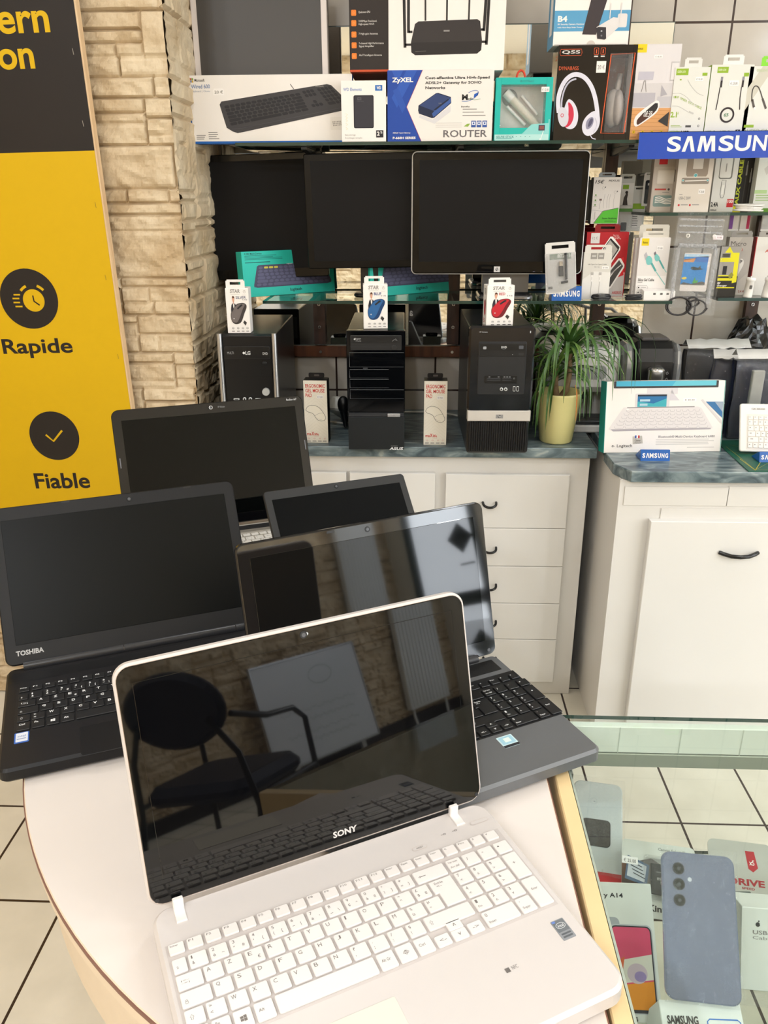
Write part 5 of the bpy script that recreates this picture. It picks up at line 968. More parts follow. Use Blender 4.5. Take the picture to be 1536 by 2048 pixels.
# right tower with silver band and ribbed lower front
s = stand(ZC, (931, 911), (1056, 909), 652); s.yaw = radians(1.0)
def b_hp(t, w_, h, d):
    feet(t, w_, d); shellbox(t, w_*.97, h*.985, d, mat('#15161a', .3), .03); mb = MB(); NV = mat('#0c0d14', .1, ior=1.55, var=0)
    mb.plate(-w_/2, h*.345, w_/2, h, 0, .034, NV, .012, .005); f = Face((-w_/2, 0, 0), (1, 0, 0), (0, 0, 1), (0, -1, 0), w_, h); mb.t(f, 'HP Compaq', 15, 4.0, 27, 5.0, P('#b9babd'), 1, 1); mb.r(f, 91, 3.6, 92.4, 5.2, P('#b9babd'), 1)
    mb.plate(-w_*.355, h*.485, w_*.375, h*.885, -.002, .006, PL('#1e2024', .38), .004, .0015); mb.obj('front_panel', t)
    mb = MB(); mb.plate(-w_*.335, h*.775, w_*.365, h*.872, -.0032, .002, PL('#17181b', .35), .001, .0006); f2 = Face((-w_*.335, -.0032, h*.775), (1, 0, 0), (0, 0, 1), (0, -1, 0), w_*.70, h*.097); mb.r(f2, 2, 10, 98, 52, PL('#101114', .3), 1); mb.t(f2, 'DVD', 46, 20, 58, 36, P('#c9cacc'), 2, 2); mb.t(f2, 'ROM', 49, 39, 55, 44, P('#8a8b8d'), 2); mb.r(f2, 7, 22, 14, 44, P('#9fa1a5'), 2, .002); mb.r(f2, 84, 16, 94, 42, P('#55575c'), 2, .002); mb.r(f2, 84, 72, 95, 88, PL('#2a2b2f', .3), 2); mb.e(f2, 71, 84, 1.2, P('#8a8b8d'), 2); mb.obj('disc_drive', t)
    mb = MB(); mb.plate(-w_*.245, h*.572, w_*.255, h*.632, -.0034, .002, PL('#0c0d10', .3), .002, .0006); f3 = Face((-w_*.245, -.0034, h*.572), (1, 0, 0), (0, 0, 1), (0, -1, 0), w_*.5, h*.06)
    for a in ((8, 34, 48, 46), (8, 58, 48, 66), (54, 30, 82, 40), (54, 56, 82, 64)): mb.r(f3, *a, P('#3b3d42'), 1)
    for u in (12, 40, 58, 66, 74): mb.r(f3, u, 14, u+5, 22, P('#9a9ca0'), 1)
    mb.ring(f3, 90, 38, 1.6, .5, P('#9a9ca0'), 1); mb.obj('card_reader', t)
    for u in (.02, .085): mb = MB(); mb.lathe([(.0022, 0), (.0044, 0), (.0044, .004), (.0022, .004)], PL('#c8cac9', .3), 16); mb.v = [(w_*u+x, -.001-z, h*.527+y) for x, y, z in mb.v]; mb.obj('audio_port', t)
    for u in (.215, .268): mb = MB(); mb.plate(w_*u-.0032, h*.51, w_*u+.0032, h*.55, -.004, .001, PL('#c4c6c8', .3), .002, .0004); mb.plate(w_*u-.0021, h*.515, w_*u+.0021, h*.545, -.0043, .001, BLACKP, .001); mb.obj('usb_port', t)
    mb = MB(); mb.plate(-w_*.487, h*.275, w_*.492, h*.358, -.003, .03, mat('#d2ccc4', .35, .25), .001, .0015); f5 = Face((-w_*.487, -.003, h*.275), (1, 0, 0), (0, 0, 1), (0, -1, 0), w_*.979, h*.083); mb.r(f5, 45, 36, 56.5, 72, P('#8f8d8b'), 1); mb.e(f5, 50.7, 54, 4.4, P('#4e4c4d'), 2); mb.t(f5, 'hp', 48.8, 41, 52.8, 68, P('#d9d7d4'), 3, 0, skew=.5); mb.obj('silver_band', t, label='brushed silver band')
    mb = MB(); mb.plate(-w_*.485, .004, w_*.485, h*.274, .004, .034, PL('#101012', .35), .008, .004)
    n = 26
    for i in range(n): x = -w_*.455+w_*.91*(i+.5)/n; mb.plate(x-.0016, .012, x+.0016, h*.268, -.001, .006, PL('#17171a', .35), .0008, .0006)
    mb.obj('ribbed_grille', t)
tower('black tower computer with a silver band and ribbed lower front beside the potted plant', s, .385, b_hp); sHP = s
# mouse cartons on the towers
def figure_poly(mb, f, ox, oy, k):   # printed person in a dark suit
    sk = P('#d9a48a'); q = lambda pts: [(ox+a*k, oy+b*k) for a, b in pts]
    mb.poly(f, q([(-5, 9), (-3.2, 7.2), (3, 7.2), (5.5, 9), (7, 18), (6, 20), (-6.5, 20), (-6.8, 14)]), P('#2e3038'), 2); mb.poly(f, q([(-1.6, 7), (1.8, 7), (1.2, 14), (-.4, 14)]), WH2, 3)
    mb.poly(f, q([(2.6*cos(a)*.9, 2.4+3.4*sin(a)) for a in np.linspace(0, 2*pi, 15)[:-1]]), sk, 4); mb.poly(f, q([(-2.6, 3), (-2.4, -.6), (0, -1.8), (2.5, -.4), (2.6, 2.6), (1.6, .8), (-1.4, .6)]), P('#5d3a2a'), 5); mb.poly(f, q([(-1.2, 6), (1.2, 6), (.9, 8.2), (-.9, 8.2)]), sk, 3); mb.line(f, q([(-1, 4.2), (0, 4.6), (1, 4.2)]), .4, P('#b5574e'), 6)
def mouse_box(t, w_, h, col, dark, word, wc, side):
    tabh = h*.155; hb = h-tabh; mb, (f, lf, rf, tf, bf) = carton(w_, hb, .042, WH2)
    hang_tab(mb, w_*.8, hb, w_*.82, tabh, P('#efeae5'), True, .0015, -w_*.05)
    mb.t(f, 'STAR', 20, 2.5, 64, 11, P('#9a9693'), 1, 2, skew=1.5); mb.line(f, [(22, 14), (62, 14)], .6, P('#9a9693'), 1); mb.ring(f, 83, 8, 3.2, .5, P('#8a8683'), 1); mb.line(f, [(83, 4), (83, 9)], .7, P('#8a8683'), 1); mb.lines(f, 72, 15, 92, 16.5, 1, LG_)
    figure_poly(mb, f, 33, 20, 1.9); mb.t(f, word, 44, 17.5, 44+len(word)*7.5, 24, wc, 2, 1); mb.price(f, 70, 21, 96, 29, 2, '€ 9.90')
    C = P(col); D_ = P(dark)
    mb.sp(f, [(18, 69), (17, 58), (21, 52), (44, 35), (58, 33), (76, 32), (87, 35), (90, 40), (86, 47), (78, 55), (66, 72), (56, 78), (38, 80), (25, 77)], D_, 3); mb.sp(f, [(20, 66), (19, 58), (23, 53), (45, 37), (58, 34.5), (76, 33.5), (84, 36), (72, 45), (56, 66), (44, 76), (32, 76), (24, 73)], C, 4)
    mb.poly(f, [(50, 47), (47, 44), (64, 36), (70, 35.5), (72, 38)], P('#2a2a2d'), 5); mb.e(f, 31, 67, 1.6, P('#c9c7c5'), 5); mb.poly(f, [(70, 76), (76, 71), (86, 76), (80, 83)], P('#3a3836'), 3)
    for u in (24, 46, 67, 87): mb.ring(f, u, 88.5, 2.6, .45, P('#4a4745'), 1); mb.r(f, u-4, 88, u+4, 89, P('#6a6664'), 1); mb.r(f, u-6, 94.5, u+6, 95.8, P('#5a5654'), 1)
    mb.poly(lf, [(30, 40), (60, 34), (72, 45), (70, 70), (50, 76), (34, 66)], C, 1); mb.poly(lf, [(46, 37), (60, 35), (72, 45), (71, 62)], D_, 2); mb.lines(lf, 20, 82, 60, 94, 3, side); mb.t(lf, 'STAR', 30, 8, 74, 24, GRY, 1, 1); return mb
for s0, bl, br, top, args, lab, rz in ((sLG, (454, 661), (499, 658), 560, ('#6f6765', '#3d3836', 'SILVER', P('#6a6d86'), GRY), 'white mouse box with a grey mouse on the tower beside the stone wall', 2),
                               (sAS, (727, 657), (775, 656), 553, ('#2f6299', '#1c3f6c', 'BLUE', P('#3b4a86'), P('#38588c')), 'white mouse box with a blue mouse on the middle tower', 5),
                               (sHP, (972, 654), (1027, 655), 556, ('#c02430', '#6e1a20', 'RED', P('#c02430'), P('#c9585e')), 'white mouse box with a red mouse on the tower beside the plant', 8)):
    zt = s0.loc[2]+s0.h*(.985 if s0 is sHP else 1.0)+.0008; yy = s0.loc[1]+.012; a, b = at_y(bl[0], bl[1], yy), at_y(br[0], br[1], yy); w_ = float(b[0]-a[0]); cx_ = float(a[0]+b[0])/2; h = solve_h(np.array([cx_, yy, zt]), np.array([0, 0, 1.0]), top)
    mouse_box(None, w_, h, *args).obj('mouse_box', label=lab, cat='box', loc=(cx_, yy+.012, zt), rz=radians(rz), group='mouse boxes standing on the towers')
# mouse mat cartons
def mat_box(s, label):
    mb, (f, lf, rf, tf, bf) = carton(s.w, s.h, .045, P('#ece5d6')); K = P('#191513'); mb.r(rf, 0, 0, 100, 100, K, 1); mb.r(lf, 0, 0, 100, 100, K, 1); mb.r(tf, 0, 0, 100, 100, K, 1)
    mb.plate(-s.w*.36, s.h, s.w*.32, s.h+.0135, .040, .0406, K, .004); mb.plate(-s.w*.12, s.h+.004, s.w*.1, s.h+.009, .0396, .041, P('#57504c'), .002)
    for i in range(13):
        v = 28+5.2*i
        mb.line(f, [(3, v+8), (50, v-6), (97, v+8)], .5, P('#dcd4c4'), .5)
    R_ = P('#cc3a34')
    for i, w_ in enumerate(('ERGONOMIC', 'GEL MOUSE', 'PAD')): mb.t(f, w_, 8, 5.6+7.4*i, (92, 90, 35)[i], 11.4+7.4*i, R_, 1, 1)
    mb.price(f, 56, 23, 84, 28, 1, '€ 19.00')
    pts = [(7, 47), (12, 42), (26, 39), (46, 39), (64, 42), (78, 48), (90, 56), (92, 60), (84, 63.5), (68, 64), (54, 62), (47, 58), (42, 54), (32, 51), (16, 50), (7, 47)]; mb.sp(f, pts[:-1], P('#efe8d8'), 1); mb.sl(f, pts, .9, P('#2a2624'), 2); mb.sl(f, [(44, 56), (56, 53), (72, 51), (82, 51)], .5, P('#4a4643'), 2); mb.line(f, [(50, 58.5), (60, 61), (74, 62)], .4, P('#6a6663'), 2)
    mb.t(f, 'ma', 8, 84, 27, 87.5, R_, 1, 1); mb.t(f, 'X', 28, 81.8, 39, 87.5, R_, 1, 2); mb.t(f, 'life', 41, 83.3, 59, 87.5, R_, 1, 1); mb.line(f, [(38, 89), (60, 89)], .5, P('#b98f7f'), 1)
    for u in (16, 40, 64, 85): mb.ring(f, u, 92.5, 2.2, .45, R_, 1, .8, 8); mb.lines(f, u-9, 96, u+8, 98.6, 2, P('#6e625c'), 1, .1)
    mb.obj('mouse_mat_box', label=label, cat='box', loc=s.loc, rz=s.yaw, group='gel mouse mat boxes on the worktop')
s = stand(ZC, (611, 886), (657, 886), 761); s.yaw = radians(-2); mat_box(s, 'slim mouse mat box with red lettering between the silver barred and middle towers')
s = stand(ZC, (847, 890), (892, 890), 762); s.yaw = radians(0); mat_box(s, 'slim mouse mat box with red lettering between the middle and ribbed towers')
# socket strip and plug behind
t = thing('socket_strip', 'white extension socket lying behind the left mouse mat box', 'socket', (float(at_y(680, 810, 2.40)[0]), 2.42, ZC+.022), radians(-20))
mb = MB(); mb.M = Matrix.Translation((0, 0, .028)) @ Matrix.Rotation(radians(-28), 4, 'X'); mb.slab(rpoly(-.026, -.05, .026, .16, .024), -.022, .022, PL('#d5d3cc', .35), .006); mb.obj('body', t)
mb = MB(); mb.M = Matrix.Translation((0, 0, .028)) @ Matrix.Rotation(radians(-28), 4, 'X')
for y in (-.024, .024, .07): mb.cyl((0, y, .0225), (0, y, .0228), .019, .019, PL('#b9b7b0', .4)); mb.cyl((-.008, y, .0228), (-.008, y, .0232), .0028, .0028, BLACKP, 10); mb.cyl((.008, y, .0228), (.008, y, .0232), .0028, .0028, BLACKP, 10)
mb.obj('outlet', t)
p = at_y(690, 812, 2.34); t = thing('power_plug', 'black power plug beside the middle tower', 'plug', (float(p[0])-.006, 2.35, ZC+.02))
mb = MB(); mb.ball((0, 0, .055), .022, PL('#0e0e0f', .35), .8, .8, 1.2); mb.cyl((0, 0, .04), (.006, 0, -.012), .012, .006, PL('#0e0e0f', .35)); mb.obj('body', t)
mb = MB(); z = ZC+.0045; mb.tube([(-.30, 2.43, z), (-.22, 2.40, z), (-.16, 2.42, z), (-.05, 2.545, z), (.02, 2.55, z), (.09, 2.53, z), (.13, 2.50, z)], .0035, PL('#d9d4c8', .4)); mb.obj('power_cable', label='white power cable running along the worktop behind the towers', cat='cable')
# ------------------------------------------------------------------ potted plant
B = at_z(1117, 892, ZC); px_, py_ = float(B[0]), float(B[1])+.055; t = thing('potted_plant', 'dragon tree with long drooping leaves in a pale yellow pot', 'plant', (px_, py_, ZC))
PT = mat('#e6dc97', .32, var=.02); r0, r1, hp = .046, .064, .143
mb = MB(); mb.lathe([(.0, .0), (r0-.004, .0), (r0, .004), (r1-.001, hp-.006), (r1+.001, hp), (r1-.001, hp+.001), (r1-.004, hp-.002), (r1-.006, hp-.03), (.0, hp-.032)], PT, 40); mb.obj('pot', t)
mb = MB(); mb.lathe([(.0, .108), (.054, .107), (.055, .104)], mat('#3b2a1c', .9, bump=.5), 24); mb.obj('soil', t)
SM = mat('#7d6545', .7, var=.25, bump=.6, scale=90); stems = [[(0, .004, .10), (-.008, 0, .135), (-.012, .004, .165), (-.010, .010, .205)], [(.004, .004, .12), (.020, .006, .145), (.026, .010, .19), (.024, .013, .245)]]
for st in stems: mb = MB(); mb.tube(st, .0105, SM, 10, .0075); mb.obj('stem', t)
LEAF = mat('#43662f', .32, var=.35, scale=6); LEAF2 = mat('#6b8b42', .35, var=.3, scale=6); rd = random.Random(21); mb = MB()
def leaf(o, az, up, ln, wd, m):
    n = 11; pts = []; p = Vector(o); el = up; seg = ln/n
    for i in range(n+1):
        pts.append((p.copy(), el)); p = p+Vector((cos(az)*cos(el), sin(az)*cos(el), sin(el)))*seg; el = max(-1.5, el-(.10+.42*(i/n)**.7)*rd.uniform(.85, 1.25))
    sd = Vector((-sin(az), cos(az), 0)); vs = []; fs = []
    for i, (q, e) in enumerate(pts):
        w_ = wd*(min(1, .45+i/3.0))*(1-(i/n)**2.4)+.0003; nn = Vector((-cos(az)*sin(e), -sin(az)*sin(e), cos(e))); vs += [q-sd*w_+nn*w_*.35, q-nn*w_*.0, q+sd*w_+nn*w_*.35]
    for i in range(n):
        for k in range(2): fs.append((3*i+k, 3*i+k+1, 3*i+4+k, 3*i+3+k))
    mb.add(vs, fs, m, True)
def clear(o, az, ln):   # keep the foliage off the wall and the tower
    x, y = px_+o[0]+cos(az)*ln*.62, py_+o[1]+sin(az)*ln*.62
    return y < 2.55 and x > px_-.16+(.03 if y < 2.2 else 0)
for st, cnt in zip(stems, (44, 66)):
    top = st[-1]; k = 0
    while k < cnt:
        az = rd.uniform(0, 2*pi); f_ = rd.random(); up = 1.25-1.05*f_+rd.uniform(-.15, .1); ln = rd.uniform(.17, .28)+(.03 if f_ < .5 else 0)
        if -2.3 < az-(2*pi if az > pi else 0) < -.9 and f_ > .45 and rd.random() < .7: k += .02; continue
        if not clear(top, az, ln*.72): 
            ln *= .55
            if not clear(top, az, ln*.72): k += .25; continue
        leaf((top[0]+rd.uniform(-.006, .006), top[1]+rd.uniform(-.006, .006), top[2]-.045*f_+.005), az, up, ln, rd.uniform(.0028, .0045), LEAF if rd.random() < .7 else LEAF2); k += 1
for az, up, ln in ((-2.9, .95, .34), (.15, .9, .34), (-.15, 1.0, .38), (.45, .85, .28), (-1.1, 1.05, .36), (-1.9, 1.0, .34), (-.8, 1.0, .37), (-1.5, 1.1, .34), (-1.75, .7, .31), (-1.35, .8, .33), (-2.05, .6, .29), (-1.0, .7, .30), (-2.5, .6, .27), (-.35, .75, .33), (-.6, .7, .30)): leaf((stems[1][-1][0]-.01, stems[1][-1][1]-.012, stems[1][-1][2]), az, up, ln, .0058, LEAF)
mb.obj('foliage', t)
mb = MB(); leafm = LEAF; rd = random.Random(4); leaf((.03, -.066, .175), -1.3, -.9, .10, .0018, P('#b5702f')); mb.obj('dry_leaf', t, label='thin withered brown leaf')
# ------------------------------------------------------------------ coffee machines on the right
MW = mat('#e6e4e1', .3, var=.02)
xa_, xb_ = float(at_y(1085, 760, 2.42)[0]), float(at_y(1236, 760, 2.36)[0]); cxm = (xa_+xb_)/2; wm = xb_-xa_; t = thing('coffee_machine', 'white coffee machine behind the potted plant', 'coffee machine', (cxm, 2.325, ZC)); hm = .245
mb = MB(); mb.slab(rpoly(-wm/2, .0, wm/2, .235, .03), .0, .022, MW, .004); mb.slab(rpoly(-wm/2, .10, wm/2, .235, .03), .022, .12, MW, 0); mb.slab(rpoly(-wm/2, -.005, wm/2, .235, .035), .12, hm, MW, .018); mb.obj('body', t)
mb = MB(); mb.slab(rpoly(-wm/2+.02, .008, wm/2-.02, .095, .012), .0225, .034, mat('#55575a', .3, .7), .002)
for i in range(9): mb.box(-wm/2+.03, .016+.009*i, .034, wm/2-.03, .020+.009*i, .0355, STEEL)
mb.obj('drip_tray', t); mb = MB(); mb.cyl((0, .045, .120), (0, .045, .095), .022, .016, mat('#2a2a2b', .3)); mb.cyl((-.008, .045, .096), (-.008, .045, .082), .005, .004, CHROME); mb.cyl((.008, .045, .096), (.008, .045, .082), .005, .004, CHROME); mb.obj('spout', t)
mb = MB(); mb.plate(-wm/2+.025, hm-.085, wm/2-.045, hm-.045, -.0075, -.004, mat('#9fa0a0', .2), .014, .001); mb.obj('front_panel', t)
for x in (.01, .04): mb = MB(); mb.slab([(wm*.08+x+.011*cos(a), .055+.009*sin(a)) for a in np.linspace(0, 2*pi, 17)[:-1]], hm-.001, hm+.003, mat('#6d6f70', .3), .001); mb.obj('button', t)
mb = MB(); mb.slab(rpoly(-wm/2+.02, .10, wm/2-.05, .22, .02), hm-.001, hm+.006, mat('#b9b8b6', .2), .002); mb.obj('lid', t)
xa_, xb_ = float(at_y(1247, 740, 2.30)[0]), float(at_y(1362, 740, 2.30)[0]); wm = xb_-xa_; h0 = float(at_y(1300, 684, 2.30)[2])-ZC; t = thing('coffee_maker', 'black coffee maker with clear sides behind the white keyboard box', 'coffee maker', ((xa_+xb_)/2, 2.29, ZC))
prof = [(0, .0), (.0, h0*.80), (.012, h0*.93), (.035, h0*.995), (.09, h0), (.13, h0*.95), (.16, h0*.8), (.165, 0)]
mb = MB(); mb.slab([(y, z) for y, z in prof][::-1], -wm*.31, wm*.36, PL('#131314', .3), .006); mb.v = [(c, a, b) for a, b, c in mb.v]; f = Face((-wm*.31, -.0005, 0), (1, 0, 0), (0, 0, 1), (0, -1, 0), wm*.67, h0*.80)
for v in (14, 22): mb.line(f, [(80, v), (84, v-1.4), (86, v+1), (82, v+2.2), (80, v)], .6, P('#d5d5d5'), 1)
mb.obj('body', t)
for a, b in ((-wm/2, -wm*.325), (wm*.375, wm/2)): mb = MB(); mb.slab([(y*.95+.006, z*.97) for y, z in prof][::-1], a, b, mat('#a5a6a6', .18, .55), .008); mb.v = [(c, q, r) for q, r, c in mb.v]; mb.obj('side_shell', t, label='silvery clear side shell')
mb = MB(); mb.cyl((wm*.03, -.012, h0*.45), (wm*.03, -.012, h0*.72), wm*.15, wm*.15, CHROME, 26); mb.ball((wm*.03, -.012, h0*.72), wm*.15, CHROME, 1, 1, .55); mb.cyl((wm*.03, -.012, h0*.449), (wm*.03, -.012, h0*.40), wm*.15, wm*.15, TEAL, 26); mb.obj('spout', t, label='chrome spout')
mb = MB(); mb.box(-wm*.2, .03, h0*.995, wm*.28, .12, h0*1.03, PL('#4a4747', .3), .004); mb.obj('lever', t)
# ------------------------------------------------------------------ white keyboard carton on the right worktop
s = stand(ZC, (1207, 906), (1441, 903), 762, .16); hz_ = .0
mb, (f, lf, rf, tf, bf) = carton(s.w, s.h, .05, WH); TL2 = P('#1f8f86')
mb.r(lf, 0, 0, 100, 100, TL2, 1); mb.r(rf, 0, 0, 100, 100, TL2, 1); mb.r(bf, 0, 0, 100, 100, TL2, 1); mb.line(f, [(0, 0), (0, 100)], 1.4, TL2, 1); mb.line(f, [(99.6, 0), (99.6, 100)], 1.6, TL2, 1)
mb.r(f, 6, -.2, 94, 9.5, P('#3a3838'), 1, .002); mb.r(f, 8, -.3, 92, 6.8, P('#4aa9c6'), 2); mb.poly(f, [(58, -.3), (92, -.3), (92, 6.8), (55, 6.8)], P('#67bccb'), 3); mb.r(f, 34, 9.5, 60, 18, P('#d5cfd0'), 1); mb.poly(f, [(55, 12), (58, 20), (62, 27), (52, 27)], P('#cfc8cc'), 1)
mb.r(f, 24.5, 17, 53.5, 36, P('#d3cdcd'), 2, .003); mb.r(f, 26.5, 18.5, 51, 35.5, P('#2a6d9f'), 3); mb.poly(f, [(26.5, 28), (40, 31), (51, 24), (51, 35.5), (26.5, 35.5)], P('#3fa5b0'), 4); mb.r(f, 26.5, 18.5, 51, 21, P('#27303c'), 4); mb.r(f, 28.5, 25, 37, 28, P('#a9c6d2'), 5); mb.r(f, 28.5, 31, 35, 34, P('#a9c6d2'), 5)
mb.poly(f, [(18, 36), (15, 36.3), (3.5, 65), (3.5, 67), (7, 69), (88, 68.5), (91, 67), (91.5, 65.5), (81, 38), (78, 36)], P('#ddd6d4'), 1.5); mb.poly(f, [(5, 66.5), (90, 66), (90, 68), (7, 69.5)], P('#a9a2a6'), 2); mb.line(f, [(18, 36.5), (75, 36)], 2.2, P('#857f80'), 3)
for i in range(6):
    v = 41+4.6*i; a, b = 17-1.9*i, 80+1.6*i; n = (12, 12, 12, 12, 11, 9)[i]
    for k in range(n):
        u0 = a+(b-a)*k/n+.5; u1 = a+(b-a)*(k+1)/n-.5; mb.line(f, [(u0, v-1.4), (u0+.5, v+1.2), ((u0+u1)/2, v+1.7), (u1-.5, v+1.2), (u1, v-1.4)], .55, P('#8f898c'), 3)
mb.e(f, 18.5, 38.6, 4.2, P('#efe9e6'), 4, .45)
mb.poly(f, [(80, 27), (81.5, 25.5), (99, 56), (99, 61)], P('#d3ccca'), 2); mb.poly(f, [(84, 29), (99, 29.5), (99, 52)], P('#3a6f9f'), 3); mb.poly(f, [(92, 30), (99, 30), (99, 44)], P('#9aa5b3'), 4)
mb.price(f, 65, 24, 76, 28.5, 2, '€ 45.00')
mb.poly(f, [(24, 77), (32, 76), (33, 87), (24.5, 88)], P('#b9b3a9'), 2); mb.r(f, 26, 75.5, 27.3, 79.5, P('#2a4a9a'), 3); mb.r(f, 27.3, 75.5, 28.6, 79.5, WH2, 3); mb.r(f, 28.6, 75.5, 29.9, 79.5, RED, 3); mb.t(f, 'Clavier', 26, 81.5, 31, 84, DG_, 3, 1); mb.t(f, 'français', 26, 85, 31.5, 87.3, DG_, 3)
mb.t(f, 'Logitech', 11, 88, 24, 93.5, DG_, 1, 1); mb.ring(f, 7.5, 90.5, 1.9, 1.4, INK, 1); mb.e(f, 9, 90.5, .8, INK, 2)
mb.t(f, 'Bluetooth® Multi-Device Keyboard k480', 46, 76, 94, 80.5, P('#8a8588'), 1, 1); mb.lines(f, 44, 81.5, 94, 90.5, 4, LG_, 1, .15); mb.lines(f, 71, 93, 94, 95.5, 1, LG_, 1, 0)
mb.obj('keyboard_box', label='white keyboard box with turquoise sides leaning on the right worktop', cat='box', loc=s.loc, rz=s.yaw, rx=-s.lean); sK = s
def wedge(label, px0, px1, r0, r1, y, z, hexc='#1a5cab', rz=0):
    a, b = at_y(px0, (r0+r1)/2, y), at_y(px1, (r0+r1)/2, y); w_ = float(b[0]-a[0]); h = float(at_y((px0+px1)/2, r0, y)[2])-z; mb = MB(); B_ = mat(hexc, .25, var=.01)
    mb.slab([(0, 0), (.055, 0), (.012, h), (.008, h)][::1], -w_/2, w_/2, B_, .0006); mb.v = [(c, q, r) for q, r, c in mb.v]; k = sqrt(.008**2+h*h); f = Face((-w_/2, 0, 0), (1, 0, 0), (0, .008/k, h/k), (0, -h/k, .008/k), w_, k)
    x = 6
    for ch in ('S', 'Λ', 'M', 'S', 'U', 'N', 'G'):
        wd = 14 if ch == 'M' else 11
        if ch == 'Λ': mb.poly(f, [(x, 72), (x+4, 30), (x+7.5, 30), (x+11.5, 72), (x+8.5, 72), (x+5.8, 42), (x+3, 72)], WH2, 2)
        else: mb.t(f, ch, x, 30, x+wd-1, 72, WH2, 2, 2)
        x += wd+1.4
    mb.obj('brand_stand', label=label, cat='stand', loc=(float(a[0]+b[0])/2, y, z), rz=rz)
wedge('small blue brand stand holding the white keyboard box on the right worktop', 1282, 1341, 901.5, 921, float(at_z(1311, 922, ZC)[1]), ZC)
# cutting mat, small white keyboard, bags
GM = mat('#175743', .5, var=.06); zc = ZC+.0003
pts = [at_z(1441, 893, zc), at_z(1497, 944, zc), at_z(1640, 944, zc), at_z(1640, 880, zc), at_z(1441, 882, zc)]; mb = MB(); poly = [(float(p[0]), float(p[1])) for p in pts]; mb.slab(poly, zc, zc+.0025, GM, .0005); F0 = Face((0, 0, zc+.0025), (1, 0, 0), (0, 1, 0), (0, 0, 1), 1, 1)
def ln(a, b, w_): p, q = at_z(*a, zc+.0025), at_z(*b, zc+.0025); mb.line(F0, [(p[0]*100, 100-p[1]*100), (q[0]*100, 100-q[1]*100)], w_, P('#c4b53a'), 1)
for a, b, w_ in (((1452, 893), (1511, 940), .8), ((1511, 940), (1524, 920), 1.6), ((1480, 918), (1511, 941), 1.6), ((1511, 940), (1600, 936), .8), ((1511, 940), (1540, 924), .8), ((1460, 890), (1536, 905), .6), ((1470, 905), (1540, 912), .6)): ln(a, b, w_)
mb.obj('cutting_mat', label='dark green cutting mat with yellow lines on the right worktop', cat='mat')
s = stand(ZC+.003, (1478, 909), (1640, 913), 815, .42); s.loc = (s.loc[0], s.loc[1], s.loc[2]+.009); s.lean = .42
t = thing('compact_keyboard', 'compact white keyboard propped up on the green cutting mat', 'keyboard', s.loc, s.yaw, -s.lean); KW = PL('#ebe5dd', .35); mb = MB(); mb.plate(-s.w/2, 0, s.w/2, s.h, 0, .007, KW, .006, .002, None, 5); f = Face((-s.w/2, 0, 0), (1, 0, 0), (0, 0, 1), (0, -1, 0), s.w, s.h); mb.t(f, 'GK38200', 14, 9, 31, 13, P('#77726d'), 1, 1); mb.r(f, 8, 22, 97, 96, PL('#dcd5cc', .4), .5, .002); mb.obj('body', t)
rows = [[1]*13, [1]*12+[1.4], [1.2]+[1]*11+[1.2], [1.5]+[1]*10+[1.8], [2.1]+[1]*9+[2.0], [1, 1, 1, 1.2, 5, 1, 1, 1, 1]]; y = .25
for i, r_ in enumerate(rows):
    x = .095; tot = sum(r_); hh = .09 if i == 0 else .118
    for w_ in r_:
        a, b = x*s.w-s.w/2, (x+w_/tot*.86)*s.w-s.w/2; z1 = s.h*(1-y); z0 = s.h*(1-y-hh); mb = MB(); mb.plate(a+.0009, z0+.0009, b-.0009, z1-.0009, -.0018, .001, KW, .0014, .0005, None, 2); fk = Face((a, -.0018, z0), (1, 0, 0), (0, 0, 1), (0, -1, 0), b-a, z1-z0); mb.r(fk, 25, 28, 50, 44, P('#a59f99'), 1); mb.obj('key', t); x += w_/tot*.86
    y += hh
wedge('small blue brand stand under the compact white keyboard at the right edge', 1520, 1580, 906, 924, float(at_z(1545, 925, ZC+.003)[1]), ZC+.0032)
